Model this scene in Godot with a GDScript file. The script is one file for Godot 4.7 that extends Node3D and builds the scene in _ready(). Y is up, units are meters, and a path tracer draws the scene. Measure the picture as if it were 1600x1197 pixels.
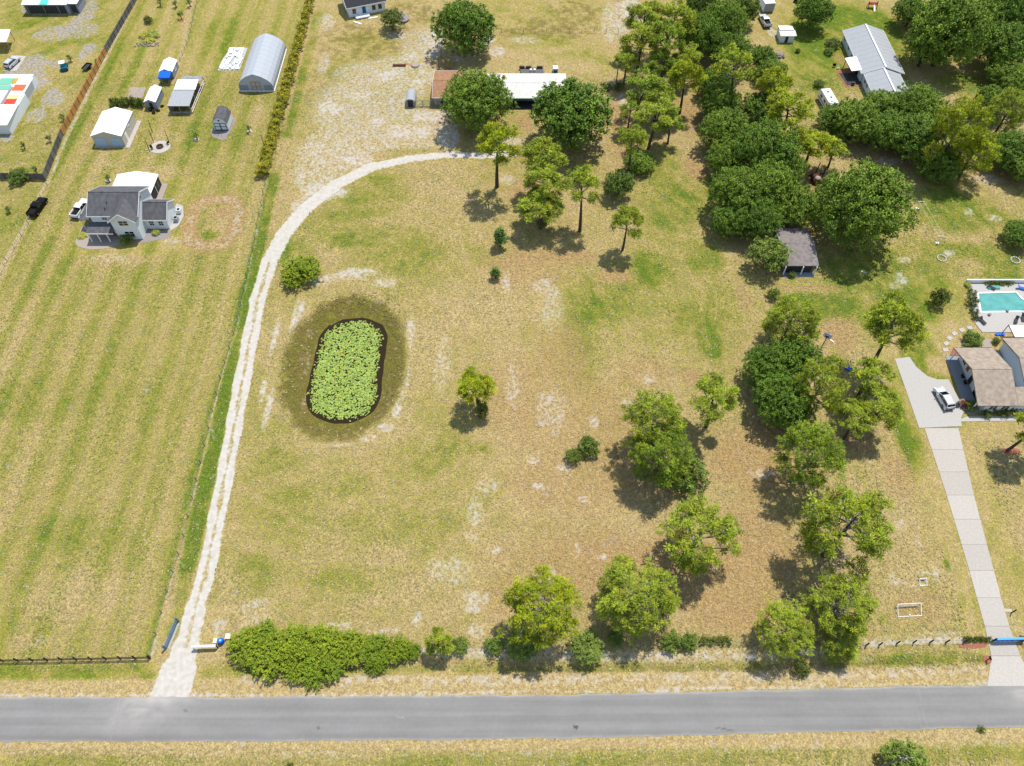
extends Node3D
# A drone view over rural lots: a central sandy lot with a lily pond, neighbours' houses left and right, a road along the near side.

const FOCAL := 1200.0
const PITCH := 55.1
const CAM_H := 118.0
const LIT := 2.28          # what a white, sunlit, level surface shows; photo tones are divided by it to give base colours
const WATER_Y := -0.97

var rng := RandomNumberGenerator.new()
var M := {}
var taken := {}
var lut := PackedByteArray()
var ground_near: StandardMaterial3D
var ground_far: StandardMaterial3D


func _ready():
	setup()
	make_materials()
	build_ground()
	build_road()
	build_pond()
	make_prototypes()
	left_yard()
	centre_homes()
	right_yards()
	fences()
	build_trees()
	build_grass()
func setup():
	var cam := Camera3D.new()
	cam.name = "camera"
	cam.fov = rad_to_deg(2.0 * atan(598.5 / FOCAL))
	cam.far = 6000.0
	cam.near = 0.5
	cam.position = Vector3(0, CAM_H, 0)
	cam.rotation_degrees = Vector3(-PITCH, 0, 0)
	add_child(cam)
	cam.current = true
	var env := Environment.new()
	env.background_mode = Environment.BG_SKY
	var sky := Sky.new()
	var sm := ProceduralSkyMaterial.new()
	sm.sky_top_color = Color(0.50, 0.58, 0.70)
	sm.sky_horizon_color = Color(0.88, 0.88, 0.87)
	sm.sky_curve = 0.12
	sm.ground_bottom_color = Color(0.42, 0.40, 0.30)
	sm.ground_horizon_color = Color(0.66, 0.70, 0.72)
	sky.sky_material = sm
	env.sky = sky
	env.tonemap_mode = Environment.TONE_MAPPER_LINEAR
	env.tonemap_exposure = 1.42
	env.sdfgi_enabled = true
	env.ssao_enabled = true
	env.ssil_enabled = true
	env.background_energy_multiplier = 1.35
	var we := WorldEnvironment.new()
	we.name = "daylight"
	we.environment = env
	add_child(we)
	var sun := DirectionalLight3D.new()
	sun.name = "sun"
	sun.light_energy = 1.3
	sun.light_color = Color(1.0, 0.975, 0.935)
	sun.light_angular_distance = 0.5
	sun.shadow_enabled = true
	add_child(sun)
	sun.look_at_from_position(Vector3(0.24, 1.0, -0.36), Vector3.ZERO, Vector3.UP)
# ---------------------------------------------------------------- shapes
class Shape:
	var v := PackedVector3Array()
	var n := PackedVector3Array()
	var c := PackedColorArray()
	var uv := PackedVector2Array()
	var col := Color.WHITE
	var xf := Transform3D.IDENTITY
	# corners run anticlockwise seen from outside
	func tri(a: Vector3, b: Vector3, d: Vector3):
		a = xf * a; b = xf * b; d = xf * d
		var nn := (b - a).cross(d - a).normalized()
		v.append(a); v.append(d); v.append(b)
		for k in 3:
			n.append(nn); c.append(col)
	func quad(a: Vector3, b: Vector3, d: Vector3, e: Vector3):
		tri(a, b, d); tri(a, d, e)
	func hexa(p: Array):   # 0-3 bottom ring anticlockwise seen from above, 4-7 top ring
		quad(p[4], p[5], p[6], p[7]); quad(p[3], p[2], p[1], p[0])
		for k in 4:
			var j := (k + 1) % 4
			quad(p[k], p[j], p[j + 4], p[k + 4])
	func box(at: Vector3, s: Vector3, b := Basis()):
		var p := []
		for y in [-0.5, 0.5]:
			for q in [Vector2(-0.5, 0.5), Vector2(0.5, 0.5), Vector2(0.5, -0.5), Vector2(-0.5, -0.5)]:
				p.append(at + b * Vector3(q.x * s.x, y * s.y, q.y * s.z))
		hexa(p)
	func bar(a: Vector3, b: Vector3, w: float, h := -1.0):
		var d := b - a
		var up := Vector3.UP if absf(d.normalized().y) < 0.95 else Vector3.RIGHT
		var z := d.normalized()
		var x := up.cross(z).normalized()
		box((a + b) * 0.5, Vector3(w, w if h < 0 else h, d.length()), Basis(x, z.cross(x), z))
	func tube(a: Vector3, b: Vector3, r0: float, r1: float, sides := 7, caps := false):
		var z := (b - a).normalized()
		var x := (Vector3.UP if absf(z.y) < 0.9 else Vector3.RIGHT).cross(z).normalized()
		var y := z.cross(x)
		for k in sides:
			var t0 := TAU * k / sides
			var t1 := TAU * (k + 1) / sides
			var d0 := x * cos(t0) + y * sin(t0)
			var d1 := x * cos(t1) + y * sin(t1)
			quad(a + d0 * r0, a + d1 * r0, b + d1 * r1, b + d0 * r1)
			if caps:
				tri(b, b + d0 * r1, b + d1 * r1); tri(a, a + d1 * r0, a + d0 * r0)
	# a flat outline (x, z; anticlockwise seen from above means z down the page) raised from y0 to y1
	func slab(o: PackedVector2Array, y0: float, y1: float):
		var ids := Geometry2D.triangulate_polygon(o)
		for k in range(0, ids.size(), 3):
			var a := o[ids[k]]; var b := o[ids[k + 1]]; var d := o[ids[k + 2]]
			if (b - a).cross(d - a) > 0:
				var e := b; b = d; d = e
			tri(Vector3(a.x, y1, a.y), Vector3(b.x, y1, b.y), Vector3(d.x, y1, d.y))
		var ccw := not Geometry2D.is_polygon_clockwise(o)
		for k in o.size():
			var a := o[k]; var b := o[(k + 1) % o.size()]
			if ccw: var e := a; a = b; b = e
			quad(Vector3(a.x, y0, a.y), Vector3(b.x, y0, b.y), Vector3(b.x, y1, b.y), Vector3(a.x, y1, a.y))
	# a side outline (along x, y) pushed out from z0 to z1, its upper part drawn in by `inset` above height `from`
	func profile(o: PackedVector2Array, z0: float, z1: float, inset := 0.0, from := 1e9, top := 1e9):
		var f := func(p: Vector2, z: float) -> Vector3:
			var t := clampf((p.y - from) / maxf(top - from, 0.001), 0, 1) * inset
			return Vector3(p.x, p.y, z + (t if z < (z0 + z1) * 0.5 else -t))
		var ids := Geometry2D.triangulate_polygon(o)
		for k in range(0, ids.size(), 3):
			var a := o[ids[k]]; var b := o[ids[k + 1]]; var d := o[ids[k + 2]]
			if (b - a).cross(d - a) < 0:
				var e := b; b = d; d = e
			tri(f.call(a, z1), f.call(b, z1), f.call(d, z1))
			tri(f.call(a, z0), f.call(d, z0), f.call(b, z0))
		var cw := Geometry2D.is_polygon_clockwise(o)
		for k in o.size():
			var a := o[k]; var b := o[(k + 1) % o.size()]
			if not cw: var e := a; a = b; b = e
			quad(f.call(a, z0), f.call(b, z0), f.call(b, z1), f.call(a, z1))
	func ball(at: Vector3, r: Vector3, seg := 10, rings := 6):
		for i in rings:
			var a0 := PI * i / rings - PI / 2
			var a1 := PI * (i + 1) / rings - PI / 2
			for k in seg:
				var t0 := TAU * k / seg
				var t1 := TAU * (k + 1) / seg
				var g := func(a, t): return at + Vector3(cos(a) * cos(t), sin(a), -cos(a) * sin(t)) * r
				quad(g.call(a0, t0), g.call(a0, t1), g.call(a1, t1), g.call(a1, t0))
	func mesh(m: Material) -> ArrayMesh:
		var a := []
		a.resize(Mesh.ARRAY_MAX)
		a[Mesh.ARRAY_VERTEX] = v
		a[Mesh.ARRAY_NORMAL] = n
		a[Mesh.ARRAY_COLOR] = c
		if uv.size() == v.size(): a[Mesh.ARRAY_TEX_UV] = uv
		var am := ArrayMesh.new()
		am.add_surface_from_arrays(Mesh.PRIMITIVE_TRIANGLES, a)
		am.surface_set_material(0, m)
		return am

func numbered(called: String) -> String:
	taken[called] = taken.get(called, 0) + 1
	return called if taken[called] == 1 else "%s_%03d" % [called, taken[called] - 1]

func tag(o: Node, label: String, category: String, group := "", kind := ""):
	if label: o.set_meta("label", label)
	if category: o.set_meta("category", category)
	if group: o.set_meta("group", group)
	if kind: o.set_meta("kind", kind)

func thing(called: String, label: String, category: String, at_ := Vector3.ZERO, turn := 0.0, group := "") -> Node3D:
	var o := Node3D.new()
	o.name = numbered(called)
	add_child(o)
	o.position = at_
	o.rotation.y = turn
	tag(o, label, category, group)
	return o

func put(called: String, s: Shape, m: Material, parent: Node = null, label := "") -> MeshInstance3D:
	var o := MeshInstance3D.new()
	o.mesh = s.mesh(m)
	o.name = called if parent else numbered(called)
	(parent if parent else self as Node).add_child(o, true)
	if label: o.set_meta("label", label)
	return o

func put_mesh(called: String, mesh: Mesh, parent: Node, xf := Transform3D.IDENTITY, m: Material = null) -> MeshInstance3D:
	var o := MeshInstance3D.new()
	o.mesh = mesh
	o.name = called
	o.transform = xf
	if m: o.material_override = m
	parent.add_child(o, true)
	return o

func copy(src: Node3D, called: String, label: String, category: String, group := "") -> Node3D:
	var o: Node3D = src.duplicate()
	o.name = numbered(called)
	add_child(o)
	o.remove_meta("group")
	tag(o, label, category, group)
	return o

# ---------------------------------------------------------------- where things stand
func at(px: float, py: float, h := 0.0) -> Vector3:    # the point h metres above the ground that the survey photo shows at (px, py)
	var p := deg_to_rad(PITCH)
	var u := (598.5 - py) / FOCAL
	var d := Vector3((px - 800.0) / FOCAL, -sin(p) + u * cos(p), -cos(p) - u * sin(p))
	var t := (CAM_H - h) / -d.y
	return Vector3(d.x * t, h, d.z * t)

func px_per_m(px: float, py: float, h := 0.0) -> float:
	var p := deg_to_rad(PITCH)
	return FOCAL * (sin(p) - (598.5 - py) / FOCAL * cos(p)) / (CAM_H - h)

func pond_distance(x: float, z: float) -> float:
	var dz := maxf(absf(z + 86.6) - 5.9, 0.0)
	return Vector2(x + 31.35, dz).length() - 7.0 - 0.2 * sin(x * 0.35 + z * 0.21) - 0.05 * sin(x * 1.9 + 1.0) - 0.05 * sin(z * 1.45)

func gh(x: float, z: float) -> float:      # the ground's height
	var h := 0.0
	if absf(x + 31.35) < 14.0 and absf(z + 86.6) < 20.0:
		h -= 1.5 * (1.0 - smoothstep(-3.0, 4.5, pond_distance(x, z)))
	if x > -46.0 and x < 68.0:
		var q := (z + 30.6) / 1.3
		h -= 0.28 * exp(-q * q) * smoothstep(-46.0, -40.0, x) * smoothstep(68.0, 64.0, x)
	return h

# ---------------------------------------------------------------- materials
func tone(r: int, g: int, b: int) -> Color:       # a tone read off the sunlit photo, as a base colour
	var l := Color8(r, g, b).srgb_to_linear()
	return Color(l.r / LIT, l.g / LIT, l.b / LIT).linear_to_srgb()

func mat(c: Color, rough := 0.8, metal := 0.0) -> StandardMaterial3D:
	var m := StandardMaterial3D.new()
	m.albedo_color = c
	m.roughness = rough
	m.metallic = metal
	m.metallic_specular = 0.3
	return m

func noise_tex(freq: float, lo: Color, hi: Color, seed_ := 1, size := 256, type := FastNoiseLite.TYPE_SIMPLEX_SMOOTH, octaves := 4) -> NoiseTexture2D:
	var f := FastNoiseLite.new()
	f.noise_type = type
	f.frequency = freq
	f.seed = seed_
	f.fractal_octaves = octaves
	var t := NoiseTexture2D.new()
	t.width = size
	t.height = size
	t.seamless = true
	t.noise = f
	var g := Gradient.new()
	g.set_color(0, lo)
	g.set_color(1, hi)
	t.color_ramp = g
	return t

func worn(c: Color, spread: float, scale: float, rough := 0.85, seed_ := 1, metal := 0.0) -> StandardMaterial3D:
	var m := mat(Color.WHITE, rough, metal)
	var l := c.srgb_to_linear()
	var lo := Color(l.r * (1 - spread), l.g * (1 - spread), l.b * (1 - spread)).linear_to_srgb()
	var hi := Color(minf(l.r * (1 + spread), 1), minf(l.g * (1 + spread), 1), minf(l.b * (1 + spread), 1)).linear_to_srgb()
	m.albedo_texture = noise_tex(0.03, lo, hi, seed_, 256)
	m.uv1_triplanar = true
	m.uv1_world_triplanar = true
	m.uv1_scale = Vector3.ONE * scale
	return m

func leaf_mat(tint: Color, back := 0.25) -> StandardMaterial3D:
	var m := mat(tint, 0.62)
	m.vertex_color_use_as_albedo = true
	m.cull_mode = BaseMaterial3D.CULL_DISABLED
	m.backlight = Color(back, back, back)
	return m

func make_materials():
	M.shingle = worn(Color(0.335, 0.335, 0.345), 0.32, 0.11, 0.95, 3)
	M.tan_shingle = worn(Color(0.575, 0.525, 0.47), 0.30, 0.11, 0.95, 4)
	M.old_shingle = worn(Color(0.47, 0.44, 0.43), 0.30, 0.11, 0.95, 5)
	M.brown_shingle = worn(Color(0.56, 0.42, 0.32), 0.27, 0.11, 0.95, 6)
	M.dark_shingle = worn(Color(0.20, 0.21, 0.22), 0.30, 0.11, 0.95, 7)
	M.white_metal = worn(Color(0.87, 0.875, 0.88), 0.08, 0.11, 0.5, 8)
	M.pale_metal = worn(Color(0.73, 0.725, 0.70), 0.12, 0.11, 0.55, 9)
	M.grey_metal = worn(Color(0.585, 0.595, 0.605), 0.08, 0.11, 0.5, 10)
	M.old_metal = worn(Color(0.52, 0.53, 0.54), 0.30, 0.11, 0.6, 11)
	M.white_wall = worn(Color(0.80, 0.83, 0.84), 0.05, 0.5, 0.8, 12)
	M.beige_wall = worn(Color(0.70, 0.68, 0.62), 0.05, 0.5, 0.8, 13)
	M.grey_wall = worn(Color(0.50, 0.53, 0.56), 0.1, 0.5, 0.8, 14)
	M.trim = mat(Color(0.86, 0.86, 0.86), 0.6)
	M.dark = mat(Color(0.06, 0.06, 0.065), 0.7)
	M.dark_grey = mat(Color(0.2, 0.21, 0.22), 0.7)
	M.glass = mat(Color(0.05, 0.07, 0.085), 0.08)
	M.glass.metallic_specular = 0.6
	M.concrete = worn(tone(240, 232, 221), 0.1, 0.25, 0.9, 15)
	M.pale_concrete = worn(tone(234, 229, 222), 0.06, 0.25, 0.9, 16)
	M.pink_paver = worn(tone(214, 198, 184), 0.1, 0.6, 0.9, 17)
	M.gravel = worn(tone(190, 180, 176), 0.2, 0.8, 0.95, 18)
	M.mulch = worn(Color(0.55, 0.35, 0.29), 0.3, 0.9, 0.95, 19)
	M.wood_new = worn(Color(0.70, 0.52, 0.30), 0.22, 0.8, 0.85, 20)
	M.wood_old = worn(Color(0.40, 0.385, 0.37), 0.2, 0.8, 0.9, 21)
	M.wood_dark = worn(Color(0.20, 0.18, 0.165), 0.25, 0.8, 0.9, 22)
	M.steel = mat(Color(0.55, 0.56, 0.57), 0.45, 0.6)
	M.rust = worn(Color(0.35, 0.22, 0.16), 0.3, 0.8, 0.9, 23)
	M.bark = worn(Color(0.30, 0.255, 0.22), 0.3, 0.7, 0.95, 24)
	M.pale_bark = worn(Color(0.50, 0.47, 0.44), 0.25, 0.7, 0.95, 25)
	M.blue = mat(Color(0.03, 0.35, 0.75), 0.5)
	M.teal = mat(Color(0.05, 0.36, 0.45), 0.5)
	M.rubber = mat(Color(0.03, 0.03, 0.03), 0.85)
	M.rim_metal = mat(Color(0.5, 0.51, 0.52), 0.35, 0.7)
	M.white_paint = mat(Color(0.84, 0.85, 0.86), 0.3)
	M.black_paint = mat(Color(0.035, 0.037, 0.04), 0.3)
	M.silver_paint = mat(Color(0.74, 0.76, 0.78), 0.3, 0.3)
	M.red_lamp = mat(Color(0.5, 0.04, 0.03), 0.3)
	M.lamp = mat(Color(0.85, 0.86, 0.84), 0.2)
	M.pvc = mat(Color(0.84, 0.84, 0.82), 0.5)

# ---------------------------------------------------------------- the ground's cover, painted as eight maps over the land
const CELL := 0.5
const CX0 := -180.0
const CZ0 := -252.0
const CW := 720
const CH := 490
var ctl: Array[PackedFloat32Array] = []
enum { GREEN, SAND, LITTER, MOSS, GRAVEL, STRIPE, DRY, TRACK }

func spot(k: int, wx: float, wz: float, rx: float, rz: float, val: float, core := 0.35):
	var f := ctl[k]
	var i0 := clampi(int((wx - rx - CX0) / CELL), 0, CW - 1)
	var i1 := clampi(int((wx + rx - CX0) / CELL) + 1, 0, CW - 1)
	var j0 := clampi(int((wz - rz - CZ0) / CELL), 0, CH - 1)
	var j1 := clampi(int((wz + rz - CZ0) / CELL) + 1, 0, CH - 1)
	for j in range(j0, j1 + 1):
		var dz := (CZ0 + (j + 0.5) * CELL - wz) / rz
		for i in range(i0, i1 + 1):
			var dx := (CX0 + (i + 0.5) * CELL - wx) / rx
			var d := sqrt(dx * dx + dz * dz)
			if d < 1.0:
				var t := clampf((1.0 - d) / (1.0 - core), 0.0, 1.0)
				var o := j * CW + i
				f[o] = lerpf(f[o], val, t * t * (3.0 - 2.0 * t))
	ctl[k] = f

func pat(k: int, val: float, list: Array, core := 0.35):     # patches [px, py, half width, half height] as the survey photo shows them
	for p in list:
		var g := at(p[0], p[1])
		var s := px_per_m(p[0], p[1])
		var up := absf(at(p[0], p[1] - 1.0).z - g.z)
		spot(k, g.x, g.z, maxf(p[2] / s, 0.6), maxf(p[3] * up, 0.6), val, core)

func line(k: int, val: float, list: Array, half_m: float, core := 0.35):
	for q in list.size() - 1:
		var a := at(list[q][0], list[q][1])
		var b := at(list[q + 1][0], list[q + 1][1])
		var steps: int = maxi(1, int(a.distance_to(b) / (half_m * 0.4)))
		for s in steps + 1:
			var p := a.lerp(b, float(s) / steps)
			spot(k, p.x, p.z, half_m, half_m, val, core)

func area(k: int, val: float, list: Array):       # a whole field with hard edges, blurred a little by the cells
	var o := PackedVector2Array()
	for p in list:
		var g := at(p[0], p[1])
		o.append(Vector2(g.x, g.z))
	var lo := o[0]; var hi := o[0]
	for p in o:
		lo = lo.min(p); hi = hi.max(p)
	for j in range(clampi(int((lo.y - CZ0) / CELL), 0, CH), clampi(int((hi.y - CZ0) / CELL) + 1, 0, CH)):
		for i in range(clampi(int((lo.x - CX0) / CELL), 0, CW), clampi(int((hi.x - CX0) / CELL) + 1, 0, CW)):
			if Geometry2D.is_point_in_polygon(Vector2(CX0 + (i + 0.5) * CELL, CZ0 + (j + 0.5) * CELL), o):
				ctl[k][j * CW + i] = val

const DRIVE := [[262, 1092, 2.97], [276, 1052, 2.07], [289, 1010, 1.75], [303, 955, 1.52], [320, 897, 1.52], [338, 810, 1.56], [356, 715, 1.6], [372, 625, 1.68], [387, 545, 1.68], [402, 468, 1.76], [419, 410, 1.84], [444, 363, 1.84], [476, 325, 1.84], [522, 289, 1.68], [578, 261, 1.36], [640, 247, 1.2], [700, 241, 1.12], [752, 243, 1.12], [800, 240, 1.12]]

func paint_land():
	for k in 8:
		var f := PackedFloat32Array()
		f.resize(CW * CH)
		f.fill(0.28 if k == GREEN else 0.0)
		ctl.append(f)
	# the striped hay field and yard on the left
	area(STRIPE, 1.0, [[-60, 1030], [232, 1028], [345, 590], [430, 250], [487, -30], [215, -30], [75, 283], [-80, 640]])
	area(GREEN, 0.49, [[-60, 1030], [232, 1028], [345, 590], [430, 250], [487, -30], [215, -30], [-300, -30], [-300, 640]])
	pat(GREEN, 0.68, [[60, 620, 120, 60], [60, 420, 90, 80], [30, 330, 60, 60], [110, 200, 30, 70], [50, 250, 60, 40], [150, 40, 60, 40], [190, 110, 60, 70], [330, 215, 90, 40], [330, 60, 60, 50], [30, 30, 50, 25], [130, 130, 40, 30], [120, 830, 120, 40]])
	pat(GREEN, 0.5, [[200, 740, 120, 60], [230, 600, 80, 40], [270, 480, 90, 40], [300, 250, 60, 20], [170, 930, 120, 40], [420, 90, 40, 60], [290, 800, 40, 120]])
	pat(DRY, 0.45, [[190, 405, 90, 14], [270, 380, 30, 20], [165, 255, 22, 8], [330, 350, 54, 40], [262, 215, 40, 14], [255, 268, 50, 16], [400, 180, 20, 26], [120, 930, 110, 60], [40, 1005, 60, 16]])
	line(LITTER, 1.0, [[304, 320], [330, 310], [362, 311], [373, 330], [366, 360], [350, 380], [318, 386], [296, 376], [294, 348], [304, 320]], 2.4, 0.3)
	line(SAND, 0.5, [[304, 320], [330, 310], [362, 311], [373, 330], [366, 360], [350, 380], [318, 386], [296, 376], [294, 348], [304, 320]], 1.7, 0.2)
	pat(LITTER, 0.8, [[345, 332, 22, 14]])
	pat(SAND, 0.55, [[268, 375, 26, 9], [170, 402, 44, 8]])
	pat(GREEN, 0.95, [[312, 348, 9, 26], [328, 366, 20, 9]], 0.6)
	pat(SAND, 0.0, [[312, 345, 8, 26], [330, 366, 20, 9]], 0.6)
	pat(DRY, 0.9, [[345, 332, 20, 14]])
	# the neighbour's gravel yard, far left
	pat(GRAVEL, 0.95, [[100, 50, 54, 16], [75, 55, 30, 12], [130, 25, 22, 34], [135, 48, 26, 14], [48, 100, 38, 20], [50, 118, 26, 16], [30, 118, 40, 14], [85, 100, 20, 7], [62, 130, 22, 14], [88, 155, 18, 16], [78, 150, 14, 22], [55, 180, 20, 16], [136, 80, 16, 18], [50, 10, 24, 14], [10, 215, 16, 8]], 0.55)
	line(GRAVEL, 0.7, [[152, 75], [166, 78], [172, 66]], 0.7)
	line(SAND, 0.75, [[76, 284], [104, 213], [170, 80], [216, -10]], 0.75, 0.2)
	line(DRY, 0.9, [[75, 284], [0, 430], [-60, 560]], 0.9)
	line(DRY, 0.8, [[300, -10], [282, 90], [268, 130]], 0.9)
	# the lane's verge and ditch
	line(GREEN, 1.0, [[428, 275], [400, 400], [375, 510], [352, 610], [330, 715], [310, 810], [292, 890]], 1.7, 0.45)
	line(STRIPE, 0.0, [[440, 275], [408, 400], [382, 510], [360, 610], [338, 715], [318, 810], [300, 890], [270, 1000]], 2.2, 0.5)
	line(GREEN, 0.7, [[290, 900], [280, 945], [268, 990]], 1.2)
	line(SAND, 0.62, [[487, -10], [440, 170], [418, 268], [395, 390], [372, 500], [346, 590], [322, 690], [298, 790], [272, 890], [252, 960], [233, 1028]], 0.42, 0.3)
	line(DRY, 0.6, [[484, 10], [440, 200]], 1.2)
	line(GREEN, 0.7, [[498, 20], [470, 120], [446, 210]], 1.8)
	# the sandy, thin-turfed back of the central lot
	pat(MOSS, 0.5, [[540, 60, 80, 44], [580, 80, 70, 40], [500, 130, 36, 70], [850, 46, 120, 30], [640, 20, 70, 30], [900, 20, 70, 34], [640, 60, 50, 30], [560, 120, 60, 24], [700, 100, 20, 20]])
	pat(GREEN, 0.6, [[840, 65, 90, 16], [560, 70, 60, 40], [530, 110, 40, 30], [890, 90, 60, 20]])
	pat(SAND, 0.68, [[508, 35, 26, 22], [560, 110, 60, 22], [590, 130, 60, 26], [525, 170, 40, 24], [580, 170, 60, 34], [620, 200, 50, 26], [660, 210, 46, 26], [640, 110, 50, 24], [520, 250, 60, 34], [480, 275, 40, 36], [590, 225, 70, 16], [620, 55, 40, 10], [505, 100, 16, 30], [700, 195, 30, 26]])
	pat(SAND, 0.97, [[678, 66, 18, 30], [640, 88, 14, 10], [605, 118, 26, 14], [560, 150, 20, 10], [516, 168, 22, 16], [532, 185, 10, 10], [590, 190, 10, 10], [612, 190, 8, 9], [625, 205, 22, 14], [665, 180, 26, 12], [660, 205, 14, 14], [650, 130, 12, 12], [690, 180, 18, 10], [775, 80, 20, 14], [760, 62, 20, 16], [985, 16, 26, 26], [975, 40, 14, 18], [700, 215, 22, 22], [560, 180, 16, 12], [520, 300, 36, 16], [470, 320, 24, 18], [510, 272, 30, 16]])
	pat(SAND, 0.7, [[950, 50, 18, 30], [820, 62, 40, 10], [720, 90, 36, 12], [800, 220, 24, 16], [970, 155, 14, 18], [955, 130, 16, 10], [790, 280, 20, 14]])
	pat(MOSS, 0.42, [[570, 165, 130, 90], [520, 90, 50, 60]])
	pat(SAND, 0.72, [[570, 165, 120, 80], [620, 120, 90, 50], [520, 240, 80, 60], [660, 200, 70, 40], [660, 70, 50, 40], [960, 30, 30, 40]], 0.5)
	pat(SAND, 1.0, [[678, 66, 18, 30], [640, 88, 14, 10], [605, 118, 30, 14], [560, 150, 24, 12], [516, 168, 26, 18], [590, 190, 14, 12], [625, 205, 26, 14], [665, 180, 30, 14], [660, 205, 16, 14], [650, 130, 12, 12], [690, 180, 18, 12], [985, 16, 26, 26], [700, 215, 26, 24], [500, 300, 44, 20], [560, 250, 30, 10]])
	pat(LITTER, 0.9, [[690, 190, 30, 20], [680, 100, 30, 12], [640, 102, 22, 5], [770, 190, 20, 18], [820, 190, 20, 20], [965, 10, 8, 40]])
	pat(DRY, 0.55, [[900, 100, 50, 16], [840, 110, 40, 10], [560, 250, 80, 20]])
	# the middle of the lot
	pat(GREEN, 0.62, [[560, 300, 110, 50], [520, 350, 80, 46], [620, 390, 120, 60], [1060, 330, 90, 110], [1080, 470, 110, 110], [1000, 470, 90, 90], [1030, 250, 60, 50], [900, 520, 60, 120], [470, 390, 30, 30]])
	pat(GREEN, 0.85, [[1070, 320, 46, 30], [1050, 345, 50, 26], [1100, 400, 46, 40], [1110, 540, 26, 30], [1080, 490, 40, 26], [920, 480, 30, 30], [1110, 290, 22, 26], [1015, 415, 40, 40], [540, 375, 50, 16], [445, 390, 14, 30], [1095, 515, 20, 40]])
	pat(GREEN, 0.15, [[800, 500, 90, 120], [820, 700, 90, 100], [700, 480, 60, 60], [900, 820, 160, 90], [760, 850, 60, 60]])
	pat(GREEN, 0.5, [[650, 720, 110, 40], [600, 820, 130, 46], [450, 800, 70, 60], [730, 700, 60, 20], [560, 760, 90, 26], [400, 900, 50, 60], [530, 920, 90, 40], [430, 720, 40, 30]])
	pat(LITTER, 0.55, [[900, 640, 130, 70], [880, 760, 140, 70], [790, 940, 70, 50], [1000, 580, 80, 40], [880, 560, 40, 60]])
	pat(LITTER, 0.62, [[960, 700, 200, 130], [900, 880, 220, 90], [800, 620, 100, 100], [820, 420, 110, 50], [980, 160, 60, 60], [880, 560, 70, 90]], 0.3)
	pat(LITTER, 0.86, [[1180, 720, 110, 80], [1060, 900, 120, 90], [1180, 850, 100, 100], [1140, 960, 100, 46], [950, 880, 110, 60], [1200, 690, 60, 60], [1080, 590, 30, 20], [1310, 520, 40, 40], [1340, 690, 30, 40], [840, 400, 60, 22], [900, 400, 50, 18], [960, 430, 40, 20], [990, 235, 50, 30], [1075, 180, 40, 46], [960, 180, 30, 30], [830, 300, 60, 30], [1085, 260, 30, 30], [1040, 110, 24, 14], [1110, 900, 140, 60]])
	pat(SAND, 0.74, [[740, 800, 20, 36], [735, 840, 18, 16], [770, 860, 20, 10], [740, 940, 36, 30], [742, 985, 22, 22], [530, 978, 40, 9], [650, 970, 12, 20], [600, 985, 46, 8], [830, 720, 16, 16], [880, 730, 20, 14], [840, 760, 16, 10], [910, 780, 14, 12], [925, 660, 14, 20], [845, 445, 24, 20], [860, 455, 24, 10], [900, 860, 8, 20], [860, 900, 14, 20], [940, 870, 20, 10], [1190, 740, 40, 12], [980, 630, 20, 10], [1010, 590, 20, 14], [790, 440, 10, 30]])
	pat(SAND, 0.6, [[690, 570, 20, 80], [800, 600, 20, 60], [860, 480, 30, 60], [1000, 960, 120, 10], [700, 890, 60, 40], [760, 760, 30, 20], [860, 640, 40, 60], [400, 960, 50, 40], [340, 980, 20, 20]])
	# around the pond
	pat(SAND, 0.86, [[640, 520, 12, 40], [636, 560, 12, 50], [630, 600, 12, 40], [618, 640, 14, 26], [600, 668, 22, 12], [575, 684, 22, 9], [520, 694, 50, 7], [560, 425, 50, 12], [500, 440, 26, 10], [600, 440, 30, 12], [468, 480, 12, 30], [460, 500, 10, 50], [418, 640, 10, 50], [410, 610, 10, 30], [530, 432, 60, 9], [430, 520, 8, 50]])
	var pc := at(536, 567)
	spot(MOSS, pc.x, pc.z, 14.0, 20.4, 0.95, 0.74)
	spot(GREEN, pc.x, pc.z, 13.4, 19.0, 0.7, 0.78)
	spot(SAND, pc.x, pc.z, 13.2, 19.0, 0.0, 0.86)
	pat(SAND, 0.5, [[474, 620, 7, 14], [478, 560, 6, 20], [482, 520, 8, 12], [588, 470, 12, 4], [545, 470, 16, 4]])
	pat(DRY, 0.7, [[470, 560, 8, 40], [470, 640, 6, 20], [480, 500, 12, 20], [468, 600, 10, 12]])
	# the front verge
	line(MOSS, 0.0, [[300, 1000], [700, 1000]], 1.0)
	line(SAND, 0.76, [[420, 1012], [700, 1020], [1000, 1026], [1200, 1022], [1300, 1018]], 1.2, 0.2)
	line(GREEN, 0.6, [[520, 1045], [700, 1048], [900, 1046], [1100, 1045], [1200, 1043]], 1.1, 0.2)
	line(GREEN, 0.66, [[1300, 1036], [1400, 1033], [1530, 1030]], 1.3, 0.3)
	pat(MOSS, 0.75, [[1400, 1034, 50, 4], [1480, 1032, 40, 4]])
	line(MOSS, 0.5, [[700, 1048], [900, 1046], [1100, 1045], [1300, 1037], [1530, 1031]], 0.8, 0.2)
	line(DRY, 0.9, [[0, 1080], [250, 1078], [400, 1075], [700, 1068], [1000, 1064], [1250, 1058], [1530, 1050]], 1.8, 0.2)
	line(SAND, 0.55, [[380, 1062], [560, 1062], [700, 1062], [900, 1062], [1100, 1058], [1300, 1055], [1530, 1046]], 1.3, 0.1)
	line(SAND, 0.8, [[0, 1086], [250, 1086], [400, 1086], [560, 1085], [800, 1083], [1000, 1079], [1250, 1073], [1540, 1067]], 0.45, 0.2)
	line(GREEN, 0.75, [[0, 1050], [120, 1050], [235, 1050]], 1.8, 0.2)
	line(GREEN, 0.7, [[320, 1050], [380, 1045], [420, 1050]], 1.4)
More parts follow.
